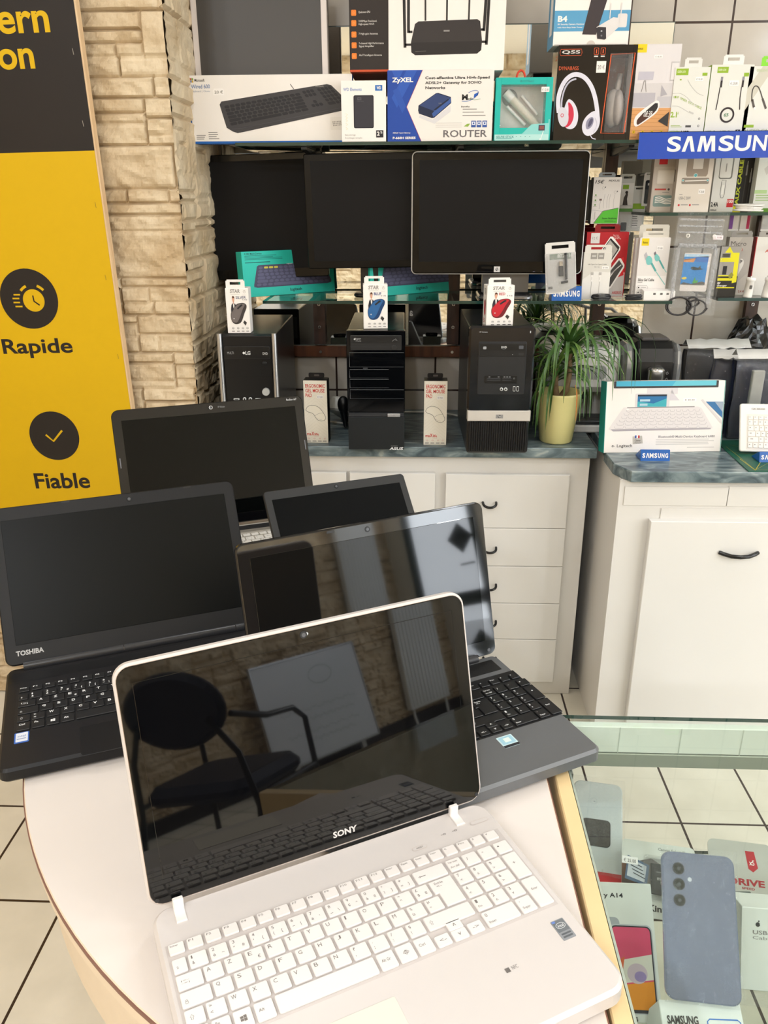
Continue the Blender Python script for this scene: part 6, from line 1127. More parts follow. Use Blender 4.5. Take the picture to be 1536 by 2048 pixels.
def bag(label, w_, h, d, loc, rz, colour, topc, rx=0, seed=1, flap=.03, film=True):
    """a padded sleeve inside a clear plastic bag with a white header"""
    t = thing('laptop_sleeve', label, 'sleeve', loc, rz, rx); rd = random.Random(seed); n = 14
    mb = MB(); vs = []; fs = []
    for k, yy in enumerate((0, d)):
        for i in range(n+1):
            for j in range(n+1):
                u, v = i/n, j/n; bul = (sin(pi*u)*sin(pi*min(1, v)))**.5*.010*(-1 if k == 0 else 1); vs.append((-w_/2+w_*u+.003*sin(9*v+seed), yy+bul+.003*noise.noise(Vector((u*5+seed, v*5, k))), h*v+.006*noise.noise(Vector((u*4, seed, 0)))*v))
    m_ = (n+1)*(n+1)
    for k in (0, 1):
        for i in range(n):
            for j in range(n): q = k*m_+i*(n+1)+j; f_ = (q, q+n+1, q+n+2, q+1); fs.append(f_ if k == 0 else f_[::-1])
    for i in range(n): fs += [(i*(n+1)+n, (i+1)*(n+1)+n, m_+(i+1)*(n+1)+n, m_+i*(n+1)+n), (i, m_+i, m_+i+1, i+1), (i*(n+1), m_+i*(n+1), m_+(i+1)*(n+1), (i+1)*(n+1)), (n*(n+1)+i, n*(n+1)+i+1, m_+n*(n+1)+i+1, m_+n*(n+1)+i)]
    mb.add(vs, fs, colour, True); mb.obj('sleeve', t)
    if film:
        mb = MB(); g = 12; vs = [(-w_/2-.006+(w_+.012)*i/g, -.012+.008*noise.noise(Vector((i*.55+seed, j*.55, 3))), .003+(h+flap*.4)*j/g) for i in range(g+1) for j in range(g+1)]
        mb.add(vs, [(i*(g+1)+j, (i+1)*(g+1)+j, (i+1)*(g+1)+j+1, i*(g+1)+j+1) for i in range(g) for j in range(g)], FILM_CLEAR, True); mb.obj('plastic_bag', t)
        mb = MB(); g = 9; vs = [(-w_/2-.004+(w_+.008)*i/g, (-.012 if j == 0 else d*.5 if j == 1 else d+.008)+.004*noise.noise(Vector((i, j, seed))), h+flap*(.25, 1.0, .3)[j]+.006*noise.noise(Vector((i*.9, j+seed, 1)))) for i in range(g+1) for j in range(3)]
        mb.add(vs, [(i*3+j, (i+1)*3+j, (i+1)*3+j+1, i*3+j+1) for i in range(g) for j in range(2)], topc, True); mb.obj('header', t, label='pale plastic header')
NAVY = mat('#171c33', .4, var=.2, bump=.3, scale=14); CHAR = mat('#2a2a2e', .45, var=.2, bump=.3, scale=14); SLV = mat('#d9d7d3', .35, var=.05); xat = lambda px, y: float(at_y(px, 750, y)[0])
def hz(row, px, y): return float(at_y(px, row, y)[2])-ZC
bag('dark grey sleeve in a clear bag with a white header behind the others', xat(1490, 2.42)-xat(1368, 2.42), hz(700, 1420, 2.42), .03, ((xat(1490, 2.42)+xat(1368, 2.42))/2, 2.42, ZC), radians(4), CHAR, SLV, 0, 3)
bag('navy blue sleeve in a clear bag left of the compact white keyboard', xat(1487, 2.32)-xat(1427, 2.32), hz(722, 1450, 2.32), .03, ((xat(1487, 2.32)+xat(1427, 2.32))/2, 2.325, ZC), radians(-8), NAVY, SLV, 0, 5)
bag('navy blue sleeve in a clear bag behind the compact white keyboard', xat(1620, 2.28)-xat(1466, 2.28), hz(722, 1540, 2.28), .03, ((xat(1620, 2.28)+xat(1470, 2.28))/2, 2.27, ZC+.003), radians(2), NAVY, SLV, 0, 8)
mb = MB(); ga, gb = xat(1503, 2.235), xat(1528, 2.235); mb.slab(rpoly(ga, 2.225, gb, 2.24, .004), ZC+.003, ZC+.003+hz(742, 1512, 2.235), mat('#9a9a95', .3, var=.1), .003); mb.obj('clear_folder', label='pale translucent folder standing in front of the navy sleeves', cat='folder')
# black crumpled bag on the sleeve pile
x0, x1 = xat(1432, 2.50), xat(1540, 2.50); mb = MB(); n = 26; vs = []
bz0, bz1 = .0, hz(638, 1480, 2.50)
for k in range(n):
    for j in range(n):
        a = 2*pi*k/n; v = j/(n-1); rx_ = (x1-x0)/2*(.92+.12*noise.noise(Vector((cos(a)*2, sin(a)*2, v*4)))); tp = (1-.5*max(0, v-.75)/.25)
        vs.append(((x0+x1)/2+rx_*cos(a)*tp+.012*noise.noise(Vector((a*3, v*9, 2))), 2.50+.045*sin(a)*tp+.012*noise.noise(Vector((cos(a)*6, v*10, sin(a)*6))), ZC+bz1*v+.02*noise.noise(Vector((cos(a)*3, sin(a)*3, 7)))*v))
mb.add(vs, [(k*n+j, ((k+1) % n)*n+j, ((k+1) % n)*n+j+1, k*n+j+1) for k in range(n) for j in range(n-1)]+[tuple(k*n+n-1 for k in range(n))], mat('#0c0c0d', .18, var=.1), False); FB = Face((x1-.055, 2.437, ZC+bz1*.55), (1, 0, 0), (0, 0, 1), (0, -1, 0), .03, .03); mb.lines(FB, 5, 10, 95, 90, 6, P('#8d8263'), 1, .2)
mb.obj('black_bag', label='crumpled glossy black plastic bag standing against the tiled wall', cat='bag')

# ------------------------------------------------------------------ accessories on the right half of the middle shelf
# wireless adapter in a clear blister, leaning on the blue stand
wedge('small blue brand stand under the clear blister pack on the middle shelf', 1104, 1164, 573, 596, 2.305, ZM)
yb = 2.312; s = face_y(1098, 1160, 480, 583, yb); t = thing('adapter_blister', 'clear blister pack with a wireless adapter leaning on the white rimmed monitor', 'blister pack', (s.loc[0]-.004, yb-.006, ZM+.020), radians(3), radians(-7), ry=radians(-4)); w_, h = s.w, s.h
mb = MB(); cm = P('#d5d1cc'); hang_tab(mb, w_, h*.80, w_*.98, h*.20, cm, True, .004); mb.plate(-w_/2, 0, w_/2, h*.80, .003, .005, cm, .003); f = Face((-w_/2, .003, 0), (1, 0, 0), (0, 0, 1), (0, -1, 0), w_, h*.8)
mb.r(f, 15, 3, 85, 17, P('#8f9a8c'), 1, .001); mb.t(f, '802.11n', 40, 4, 90, 13, P('#e6e4e0'), 2, 1); mb.r(f, 8, 82, 22, 88, P('#55524e'), 1); mb.obj('card', t)
mb = MB(); mb.plate(-.006, .045, .006, .072, -.004, .0025, BLACKP, .001, .001); mb.plate(-.0045, .072, .0045, .084, -.003, .002, CHROME, .0005); mb.obj('adapter', t)
mb = MB(); mb.tube([(.014, -.001, .035), (.014, -.001, .105)], .0035, BLACKP, 10); mb.cyl((0, -.001, .028), (.018, -.001, .030), .0032, .0032, BLACKP, 10); mb.obj('antenna', t)
mb = MB(); mb.plate(-w_/2+.004, .008, w_/2-.004, h*.74, -.010, -.0095, FILM_CLEAR, .006); mb.plate(-w_/2+.001, .003, w_/2-.001, h*.79, .0020, .0026, FILM_CLEAR, .005)
e = .004; 
for a, b in (((-w_/2+e, .008), (-w_/2+e, h*.74)), ((w_/2-e, .008), (w_/2-e, h*.74)), ((-w_/2+e, .008), (w_/2-e, .008)), ((-w_/2+e, h*.74), (w_/2-e, h*.74))): mb.add([(a[0], -.0097, a[1]), (b[0], -.0097, b[1]), (b[0], .0022, b[1]), (a[0], .0022, a[1])], [(0, 1, 2, 3)], FILM_CLEAR)
mb.obj('blister', t)
# red earphone adapter carton
yy = 2.40; s = face_y(1170, 1254, 464, 567, yy); RB_ = P('#b01c24'); H_ = float(at_y(1210, 464, yy)[2])-ZM; mb, (f, lf, rf, tf, bf) = carton(s.w, H_, .035, RB_); w_ = s.w
mb.poly(f, [(0, 62), (50, 55), (98, 62), (98, 99), (0, 99)], P('#c9c3c1'), 1); mb.poly(f, [(66, 48), (92, 38), (96, 66), (80, 70)], P('#d5272f'), 1.5)
mb.poly(f, [(38, 26), (56, 7), (62, 7), (82, 22), (82, 27), (58, 54), (50, 52)], WH2, 2); mb.poly(f, [(40, 26), (57, 9), (80, 23), (78, 28), (57, 50), (52, 48)], P('#2b2929'), 3); mb.poly(f, [(41, 27), (56, 12), (76, 26), (56, 49)], P('#b3ada6'), 4)
mb.poly(f, [(52, 66), (80, 40), (86, 40), (96, 50), (96, 54), (68, 86), (62, 88), (57, 84)], WH2, 2); mb.poly(f, [(56, 66), (82, 42.5), (93, 52), (66, 84), (60, 82)], P('#4a4745'), 3); mb.line(f, [(56, 76), (74, 58), (88, 50)], 2.2, WH2, 4); mb.line(f, [(62, 66), (78, 56)], 3.4, P('#a9a29c'), 4)
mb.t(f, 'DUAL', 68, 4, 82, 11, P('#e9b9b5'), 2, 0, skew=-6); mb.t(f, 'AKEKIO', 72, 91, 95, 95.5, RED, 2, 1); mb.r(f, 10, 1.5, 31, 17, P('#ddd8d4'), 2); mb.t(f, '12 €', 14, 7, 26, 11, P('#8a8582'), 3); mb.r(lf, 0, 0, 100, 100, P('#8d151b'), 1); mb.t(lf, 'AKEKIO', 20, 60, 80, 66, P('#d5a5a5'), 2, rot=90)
hang_tab(mb, w_, H_, w_*.6, .020, P('#8d151b'), True, .01)
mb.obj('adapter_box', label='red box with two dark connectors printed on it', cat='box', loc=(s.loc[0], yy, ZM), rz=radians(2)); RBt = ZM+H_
# white cable carton in front of it
yy = 2.345; s = face_y(1167, 1222, 487, 575, yy); H_ = float(at_y(1195, 505, yy)[2])-ZM; mb, (f, lf, rf, tf, bf) = carton(s.w, H_, .02, P('#d8d3ca')); hang_tab(mb, s.w, H_, s.w*.96, .020, P('#d8d3ca'), True, .001)
for a, b in ((24, 47), (50, 72)): mb.r(f, a, 1, b, 14, P('#9a958f'), 1); mb.r(f, a+4, 6, b-4, 9, P('#c9c5bf'), 2)
mb.t(f, 'USB Type-C to Type-C Cable', 16, 24, 84, 27, P('#77726c'), 1, 1); mb.t(f, '3A / 1m', 40, 29, 58, 32, P('#8f8a84'), 1); mb.price(f, 68, 29, 92, 35, 1, '€ 9.90'); mb.poly(f, [(0, 58), (40, 40), (100, 42), (100, 100), (0, 100)], P('#e6e2dc'), .5)
for u in (34, 63): mb.r(f, u-5, 42, u+5, 48, P('#b9b4ae'), 2); mb.line(f, [(u, 48), (u, 62)], 4.4, P('#efebe6'), 2); mb.line(f, [(u, 62), (u, 97)], 1.2, P('#a9a49e'), 2); mb.line(f, [(u, 52), (u, 58)], .8, P('#a9a49e'), 3)
mb.obj('cable_box', label='pale cable box with two slim plugs printed on it before the red box', cat='box', loc=(s.loc[0], yy, ZM), rz=radians(-2))
# earphone carton standing on the red box
yy = 2.405; s = face_y(1184, 1240, 354, 455, yy); H_ = float(at_y(1210, 354, yy)[2])-RBt-.0215; mb, (f, lf, rf, tf, bf) = carton(s.w, H_, .030, P('#cfc8c2')); AG = P('#4fae2e')
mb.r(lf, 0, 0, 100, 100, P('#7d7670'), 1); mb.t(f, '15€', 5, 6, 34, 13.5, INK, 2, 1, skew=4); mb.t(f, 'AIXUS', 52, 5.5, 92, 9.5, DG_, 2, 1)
for u, v in ((36, 23), (80, 32)): mb.ring(f, u, v, 3.2, .6, GRY, 1); mb.line(f, [(u+8, v-3), (u+7, v)], 2, INK, 2)
for u in (44, 56, 64, 80): mb.line(f, [(u, 36), (u-3, 50), (u-2, 66)], .7, GRY, 1)
mb.line(f, [(30, 50), (27, 62), (27, 68)], 1, GRY, 1); mb.r(f, 25, 46, 34, 50, P('#6b5550'), 2)
for v in (38, 49, 59): mb.e(f, 11, v, 2.2, P('#6f9a4c'), 2); mb.e(f, 11, v, 1, P('#2f4a22'), 3); mb.lines(f, 5, v+3.2, 17, v+5, 1, GRY)
mb.poly(f, [(12, 99), (42, 73), (97, 66), (97, 99)], AG, 2); mb.line(f, [(11, 98.6), (41, 72.5), (97, 65.5)], 1.2, P('#3a3633'), 1); mb.line(f, [(2, 70), (41, 73)], .6, GRY, 1); mb.t(f, 'Stereo Earphone', 40, 86, 93, 91, P('#1c4a12'), 3, 1); mb.lines(f, 50, 93, 93, 97.5, 2, P('#2f7a1c'), 3, .3); mb.t(f, 'Earphone', 10, 74, 16, 90, P('#8d8680'), 2, rot=90)
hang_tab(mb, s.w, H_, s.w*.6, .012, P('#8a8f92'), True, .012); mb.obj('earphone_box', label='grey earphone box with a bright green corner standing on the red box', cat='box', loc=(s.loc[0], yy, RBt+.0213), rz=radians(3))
# charging cable cartons, one behind the other
def cable2(px0, px1, top, tabrow, y, label, front):
    s = face_y(px0, px1, top, 575, y); H_ = float(at_y((px0+px1)/2, top, y)[2])-ZM; mb, (f, lf, rf, tf, bf) = carton(s.w, H_, .022, P('#e2dcd8')); th_ = float(at_y((px0+px1)/2, tabrow, y)[2])-ZM-H_; hang_tab(mb, s.w, H_, s.w*.86, th_, P('#d9d2c6'), True, .0015)
    mb.r(f, 6, 1.5, 30, 13, P('#e6cb1e'), 1); mb.t(f, 'Baseus', 10, 6, 26, 9.5, P('#6c5d12'), 2, 1); mb.r(f, 2, 62, 98, 99, P('#ece7e4'), .6); C = P('#7cc2bd'); C2 = P('#5aa8a4')
    mb.poly(f, [(17, 28), (24, 23), (31, 30), (24, 36)], P('#b9b5b8'), 2); mb.sp(f, [(26, 37), (24, 33), (34, 28), (46, 33), (48, 40), (42, 44), (30, 44)], C, 2); mb.line(f, [(45, 41), (62, 54)], 5.2, C2, 2); mb.line(f, [(62, 54), (97, 76)], 2, C, 2)
    mb.poly(f, [(49, 25), (54, 22), (58, 26), (53, 29)], P('#77737a'), 2); mb.sp(f, [(52, 29), (58, 25), (70, 31), (72, 36), (62, 39), (55, 36)], C, 2); mb.line(f, [(70, 36), (88, 50)], 4.4, C2, 2); mb.line(f, [(88, 50), (98, 56)], 1.8, C, 2)
    mb.price(f, 58, 13.5, 78, 20, 2, '€ 9.00'); mb.t(f, 'Silica Gel Cable', 6, 66, 60, 70.5, DG_, 2, 1); mb.lines(f, 6, 72, 22, 74, 1, GRY)
    for v in (81, 89): mb.line(f, [(8, v-3), (38, v-3), (42, v), (38, v+3), (8, v+3), (5, v), (8, v-3)], .5, DG_, 2); mb.e(f, 11, v, 2, DG_, 3); mb.lines(f, 18, v-.7, 36, v+1, 1, GRY, 3, 0)
    mb.ring(f, 83, 87, 4.4, .8, P('#b9b2b8'), 2); mb.e(f, 83, 87, 3.6, P('#d5ced2'), 2); mb.poly(f, [(80, 100), (100, 95), (100, 100)], P('#e6cb1e'), 3)
    mb.obj('cable_box', label=label, cat='box', loc=(s.loc[0], y, ZM), rz=radians(-2), group='charging cable boxes on the middle shelf')
cable2(1268, 1336, 476, 449, 2.375, 'white charging cable box standing behind a matching one', False); cable2(1276, 1336, 475, 462, 2.348, 'white charging cable box with a mint green cable printed on it', True)
mb = MB(); w_ = xat(1330, 2.345)-xat(1270, 2.345); mb.slab([(0, .0), (.026, .006), (.026, .028), (0, .024)][::1], -w_/2, w_/2, WH2, .0008); mb.v = [(c, q, r) for q, r, c in mb.v]; F_ = Face((-w_/2, -.0002, .0), (1, 0, 0), (0, 0, 1), (0, -1, 0), w_, .024)
for u in (30, 52, 72): mb.r(F_, u, 20, u+8, 40, P('#55524e'), 1)
mb.obj('cable_box', label='small white box lying in front of the mint green cable box', cat='box', loc=(xat(1300, 2.32), 2.319, ZM))
def coil(name, label, px, row, y, z, R, n, m, sq=.45, th=.0019, zh=.006, seed=1, tie=None):
    c = at_y(px, row, y); rd = random.Random(seed); t = thing(name, label, 'cable', (float(c[0]), y, z)); pts = []
    for i in range(n*18):
        a = 2*pi*i/18; k = 1+.10*sin(a*.37+seed); pts.append((R*k*cos(a), R*sq*k*sin(a), th+zh*(.5+.5*sin(a*.23+seed*2))+.0006*(i//18)))
    mb = MB(); mb.tube(pts, th, m, 7); mb.obj('cord', t)
    if tie: mb = MB(); mb.box(-.008, -R*sq*1.2, .0004, .008, R*sq*1.2, zh+th*2+.004, tie, .002); mb.obj('tie', t)
    return t
coil('cable', 'coiled black cable lying in front of the pale cable box', 1203, 583, 2.325, ZM+.0003, .024, 7, PL('#17171b', .3), .42, .0019, .010, 1, FILM); coil('cable', 'coiled black cable lying in front of the white cable boxes', 1268, 586, 2.314, ZM+.0003, .021, 7, PL('#17171b', .3), .30, .0019, .010, 2)
mb = MB(); x0 = xat(1208, 2.35); mb.slab(rpoly(0, 0, .062, .02, .004), 0, .009, FILM, .003); mb.obj('cable_bag', label='flat clear bag with a cable behind the coiled black cables', cat='bag', loc=(x0, 2.318+.024, ZM+.0002), rz=radians(8))
# packs hung here in place of goods reflected in the mirror
def reflected_pack(px0, px1, r0, r1, y, label, draw, cm=P('#d8d6d0')):
    s = face_y(px0, px1, r0, r1, y); t = thing('mirrored_pack', label, 'pack', (s.loc[0], y, s.loc[2])); w_, h = s.w, s.h; mb = MB(); hang_tab(mb, w_, h*.88, w_, h*.12, cm, True, .001); mb.plate(-w_/2, 0, w_/2, h*.88, .0005, .0015, cm, .002); f = Face((-w_/2, .0005, 0), (1, 0, 0), (0, 0, 1), (0, -1, 0), w_, h*.88); draw(mb, f); mb.obj('card', t)
    mb = MB(); mb.plate(-w_/2+.004, h*.05, w_/2-.004, h*.5, -.012, .0003, FILM_CLEAR, .004, .004); mb.obj('blister', t); mb = MB(); mb.tube([(0, -.01, h*.955), (0, YW-y-.008, h*.955)], .0016, STEEL, 6); mb.obj('hook', t)
def p1(mb, f): mb.r(f, 4, 3, 96, 50, WH2, 1); mb.r(f, 22, 6, 62, 14, GRN, 2); mb.poly(f, [(30, 44), (34, 30), (44, 24), (52, 18), (60, 24), (56, 32), (64, 44)], P('#4a4340'), 3); mb.e(f, 50, 20, 4, P('#3a302c'), 4); mb.r(f, 0, 50, 100, 56, P('#5aa03a'), 2); mb.r(f, 30, 76, 70, 92, P('#4a4c50'), 2, .003)
def p2(mb, f): mb.r(f, 4, 30, 96, 44, GRN, 2, .002); mb.r(f, 10, 50, 90, 96, WH2, 1); mb.lines(f, 16, 56, 60, 90, 6, GRY, 2); mb.r(f, 66, 52, 80, 60, P('#55524e'), 2)
def p3(mb, f): mb.r(f, 18, 12, 82, 92, P('#26272b'), 1, .005); mb.r(f, 26, 18, 74, 60, P('#3b3d42'), 2, .003); mb.r(f, 40, 22, 60, 30, WH2, 3)
reflected_pack(1236, 1266, 348, 470, 2.545, 'white and green pack standing in for a reflection behind the grey earphone box', p1); reflected_pack(1262, 1290, 372, 462, 2.555, 'narrow pale pack with a green stripe standing in for a mirror reflection', p2); reflected_pack(1286, 1308, 345, 412, 2.55, 'small dark phone case pack standing in for a reflection beside the charger boxes', p3, WH2)
# ------------------------------------------------------------------ short shelf: chargers and cables
def shelf_box(name, label, px0, px1, top, y, z, col, draw, d=.03, rz=0, group=None):
    s = face_y(px0, px1, top, top+50, y); H_ = float(at_y((px0+px1)/2, top, y)[2])-z; mb, Fs = carton(s.w, H_, d, col); draw(mb, *Fs); return mb.obj(name, label=label, cat='box', loc=(s.loc[0], y, z), rz=radians(rz), group=group)
def c1(mb, f, lf, rf, tf, bf):
    mb.r(f, 4, 20, 96, 97, P('#c4b9ae'), .6, .004); mb.r(f, 22, 2, 60, 16, RED, 1); mb.r(f, 20, 26, 98, 50, P('#d9d0c6'), 1, .004); mb.r(f, 24, 28, 98, 48, P('#e2dad0'), 2, .003); mb.r(f, 14, 58, 66, 61, P('#b5473f'), 1); mb.e(f, 78, 59.5, 3, DG_, 1); mb.r(f, 12, 70, 98, 90, P('#7f948f'), 1, .005); CC = P('#efe9e2')
    for i in range(4): mb.line(f, [(20, 74+3*i), (40, 72.5+3*i), (70, 77+2.6*i), (98, 75+3*i)], 2.2, CC, 2)
    mb.lines(f, 50, 64, 90, 66.5, 1, GRY); mb.r(lf, 0, 0, 100, 100, P('#8d8379'), 1)
def c2(mb, f, lf, rf, tf, bf):
    mb.poly(f, [(24, 0), (86, 0), (86, 38), (82, 42), (28, 42), (24, 38)], P('#9b8c7e'), 1); mb.r(f, 38, 2, 74, 12, P('#e2dad0'), 2, .002); mb.r(f, 42, 12, 70, 30, P('#d9d0c6'), 2, .002); mb.r(f, 14, 44, 92, 54, P('#8f8478'), 1, .003); mb.line(f, [(24, 49), (84, 48)], 2.6, P('#e6dfd6'), 2); T2 = P('#62b0b4')
    mb.e(f, 52, 40, 5, WH2, 3); mb.e(f, 52, 40, 4.2, T2, 4)
    for u in (18, 88): mb.e(f, u, 48, 3, WH2, 3); mb.e(f, u, 48, 2.2, T2, 4)
    mb.price(f, 66, 62, 84, 70, 1, '€ 20.00'); mb.t(f, 'USB-C 20W', 12, 74, 46, 79, GRY, 1, 1); mb.lines(f, 12, 70, 24, 72, 1, GRY); mb.e(f, 14, 88, 2.6, RED, 1); mb.e(f, 46, 88, 2.6, RED, 1); mb.lines(f, 20, 87, 40, 90, 1, GRY, 1, 0); mb.lines(f, 52, 87, 72, 90, 1, GRY, 1, 0); mb.r(lf, 0, 0, 100, 100, P('#b9aea2'), .5); mb.r(lf, 40, 30, 56, 50, P('#4a4540'), 1, .003)
def c3(mb, f, lf, rf, tf, bf):
    mb.r(f, 20, 6, 78, 44, P('#77766f'), 1, .006); mb.r(f, 23, 8, 72, 42, P('#d9d6cf'), 2, .005); mb.r(f, 46, 18, 50, 32, P('#8d8a84'), 3, .001); mb.line(f, [(36, 48), (36, 70), (42, 76), (50, 76), (54, 70), (54, 46), (36, 46)], 1.6, P('#77766f'), 1); mb.r(f, 40, 54, 50, 70, P('#e6e2da'), 2)
    mb.t(f, '2.4A', 2, 83, 34, 91, INK, 1, 2); mb.t(f, '1000mA', 2, 95, 30, 98.5, DG_, 1, 1); mb.r(f, 70, 78, 98, 92, P('#c02a30'), 1); mb.t(f, '100', 73, 79.5, 95, 85, WH2, 2, 1)
def c4(mb, f, lf, rf, tf, bf):
    mb.r(f, 0, 0, 100, 8, P('#d9d01c'), 1); mb.r(f, 30, 2, 50, 6, INK, 2); mb.t(f, 'AUX CABLE', 4, 12, 26, 88, P('#b7bf2a'), 2, 2, rot=90); mb.poly(f, [(0, 100), (0, 90), (40, 92), (50, 97), (44, 100)], P('#d9d01c'), 2)
    for u, v in ((50, 18), (76, 30)): mb.line(f, [(u, v-4), (u, v+3)], 1.6, P('#b9b9b5'), 2); mb.line(f, [(u, v+3), (u, v+20)], 4, P('#8d8c88'), 2); mb.line(f, [(u, v+20), (u-2, 92)], 2.6, P('#3c3a38'), 2)
def c5(mb, f, lf, rf, tf, bf): mb.r(f, 0, 64, 40, 70, P('#a9c48a'), 1); mb.lines(f, 6, 72, 60, 84, 3, P('#9ab57a')); mb.poly(f, [(20, 30), (60, 10), (70, 16), (30, 40)], P('#bdbab3'), 1); mb.line(f, [(34, 32), (36, 26)], 1.2, DG_, 2); mb.line(f, [(42, 30), (44, 24)], 1.2, DG_, 2); mb.r(f, 0, 94, 100, 100, P('#5a8a2a'), 1)
shelf_box('charger_box', 'beige charger box with a red tab and coiled cable window on the short shelf', 1308, 1352, 310, 2.40, ZS, P('#b9aca0'), c1); shelf_box('charger_box', 'pale charger box with a round turquoise badge on the short shelf', 1358, 1428, 300, 2.365, ZS, P('#dcd2c6'), c2, .045, -2)
shelf_box('charger_box', 'white charger box with 2.4A lettering and a red square', 1431, 1478, 305, 2.42, ZS, P('#d6d3cc'), c3); shelf_box('cable_box', 'black audio cable box with tall yellow lettering', 1478, 1513, 305, 2.43, ZS, P('#211f1e'), c4); shelf_box('charger_box', 'pale charger box with a green bottom edge at the right end of the short shelf', 1518, 1580, 300, 2.40, ZS, P('#cfd0c8'), c5)
coil('cable', 'white cable in a clear pouch lying on the short shelf', 1497, 418, 2.365, ZS+.0004, .036, 6, PL('#ded9d2', .35), .35, .0023, .014, 4, FILM_CLEAR)
# waterproof pouch hanging from the short shelf
yp = 2.325; a, b = at_y(1352, 430, yp), at_y(1456, 430, yp); zt = float(at_y(1405, 424, yp)[2]); zb = float(at_y(1405, 629, yp)[2]); w_ = float(b[0]-a[0]); h = zt-zb; t = thing('waterproof_pouch', 'clear phone pouch with an underwater picture hanging from the short shelf', 'pouch', (float(a[0]+b[0])/2-.005, yp, zb), 0, 0, None, radians(1.5))
PF = glass('pouch_film', (.90, .90, .90), 1.5, .08, .13)
def film(x0, z0, x1, z1, y, m, seed, amp=.004, g=16):
    mb = MB(); vs = [(x0+(x1-x0)*i/g, y+amp*noise.noise(Vector((i*.7+seed, j*.5, 2))), z0+(z1-z0)*j/g) for i in range(g+1) for j in range(g+1)]; mb.add(vs, [(i*(g+1)+j, (i+1)*(g+1)+j, (i+1)*(g+1)+j+1, i*(g+1)+j+1) for i in range(g) for j in range(g)], m, True); return mb
film(-w_/2, 0, w_/2, h, -.010, FILM_CLEAR, 3).obj('outer_bag', t); film(-w_/2+.006, .018, w_/2-.008, h-.015, -.002, PF, 9, .002).obj('pouch_film', t)
mb = MB(); TB = glass('pouch_tube', (.80, .80, .82), 1.5, .12, .28)
for x in (-w_/2+.016, w_/2-.020): mb.tube([(x, -.003, .03), (x, -.003, h*.66)], .0055, TB, 10)
mb.tube([(-w_/2+.016, -.003, h*.68), (w_/2-.02, -.003, h*.68)], .006, TB, 10)
for k in (.80, .86, .92): mb.box(-w_/2+.010, -.004, h*k, w_/2-.012, -.002, h*k+.004, TB)
mb.obj('air_tube', t); mb = MB(); yi = -.0035
f = Face((-w_*.24, yi, h*.30), (1, 0, 0), (0, 0, 1), (0, -1, 0), w_*.52, h*.30); mb.plate(-w_*.24, h*.235, w_*.29, h*.61, yi+.0002, yi+.0012, P('#d5cdc8'), .004); mb.r(f, 0, 0, 92, 100, P('#2f7fc0'), 1); mb.r(f, 0, 0, 92, 9, P('#a9c3d6'), 2); mb.poly(f, [(40, 9), (92, 6), (92, 26), (40, 24)], P('#3f6fb3'), 2); mb.poly(f, [(0, 18), (44, 12), (38, 26), (0, 26)], P('#c98a56'), 3); mb.line(f, [(0, 20), (46, 13)], 1, P('#3a2a20'), 4)
mb.poly(f, [(30, 44), (38, 40), (58, 44), (66, 36), (68, 46), (80, 47), (66, 50), (46, 52), (32, 49)], P('#2f3b3a'), 3); mb.ball((-.2, -9, 0), .0001, BLACKP, n=3) if False else None; mb.poly(f, [(0, 78), (14, 74), (22, 78), (14, 83), (4, 82)], P('#d8c24a'), 3); mb.poly(f, [(44, 94), (52, 74), (56, 86), (66, 84), (62, 96)], P('#4f9a4a'), 3); mb.poly(f, [(0, 100), (10, 92), (40, 97), (60, 93), (80, 88), (92, 92), (92, 100)], P('#5a5a55'), 4)
mb.obj('picture_card', t); mb = MB()
for u in (.25, .76): mb.lathe([(.003, -.001), (.0052, -.001), (.0052, .001), (.003, .001)], WHITEP, 16, (0, 0, 0)); k = len(mb.v)-64; mb.v[k:] = [(-w_/2+w_*u+x, -.012-z, h*.775+y) for x, y, z in mb.v[k:]]
mb.obj('eyelet', t); mb = MB(); mb.M = Matrix.Translation((w_*.33, -.0125, h*.768)); ft = Face((-.012, 0, -.006), (1, 0, 0), (0, 0, 1), (0, -1, 0), .026, .011); mb.r(ft, 0, 0, 100, 100, P('#efdfe2'), 0); mb.t(ft, '€ 9.90', 12, 30, 88, 74, P('#7a6a70'), 2); mb.obj('price_tag', t)
mb = MB(); LK = PL('#201b1d', .35)
for cx_, cz_, R, n in ((-w_*.22, h*.085, .030, 4), (w_*.05, h*.13, .016, 2), (w_*.14, h*.075, .026, 2)):
    pts = [(cx_+R*(1+.06*(i//20))*cos(2*pi*i/20), -.007+.003*sin(2*pi*i/20*1.3)-.0008*(i//20), cz_+R*.8*sin(2*pi*i/20)) for i in range(n*20+1)]; mb.tube(pts, .0021, LK, 7)
mb.obj('lanyard', t, label='coiled black lanyard')
# lower right shelf
def ak(mb, f, lf, rf, tf, bf):
    mb.poly(f, [(0, 100), (0, 40), (55, 0), (100, 0), (100, 60)], P('#a9a199'), .6); mb.t(f, 'Micro', 8, 7, 74, 15, P('#5a5652'), 2, 0); mb.t(f, 'AKEKIO', 10, 19, 62, 24, P('#b5422f'), 2, 1); mb.sp(f, [(42, 52), (46, 42), (58, 36), (72, 38), (76, 46), (66, 56), (52, 68), (36, 86), (26, 92), (30, 80)], P('#d6d0c8'), 2); mb.poly(f, [(46, 44), (58, 38), (70, 40), (60, 45)], P('#8d8680'), 3); mb.line(f, [(54, 41), (58, 43)], 1.6, INK, 4); mb.line(f, [(60, 39.5), (64, 41.5)], 1.6, INK, 4); mb.t(f, '2.4 A', 68, 91, 94, 95, P('#8a3a30'), 2, 1)
    hang_tab(mb, .9*f.w, f.h, f.w*.9, .016, P('#8f8a85'), True, .001)
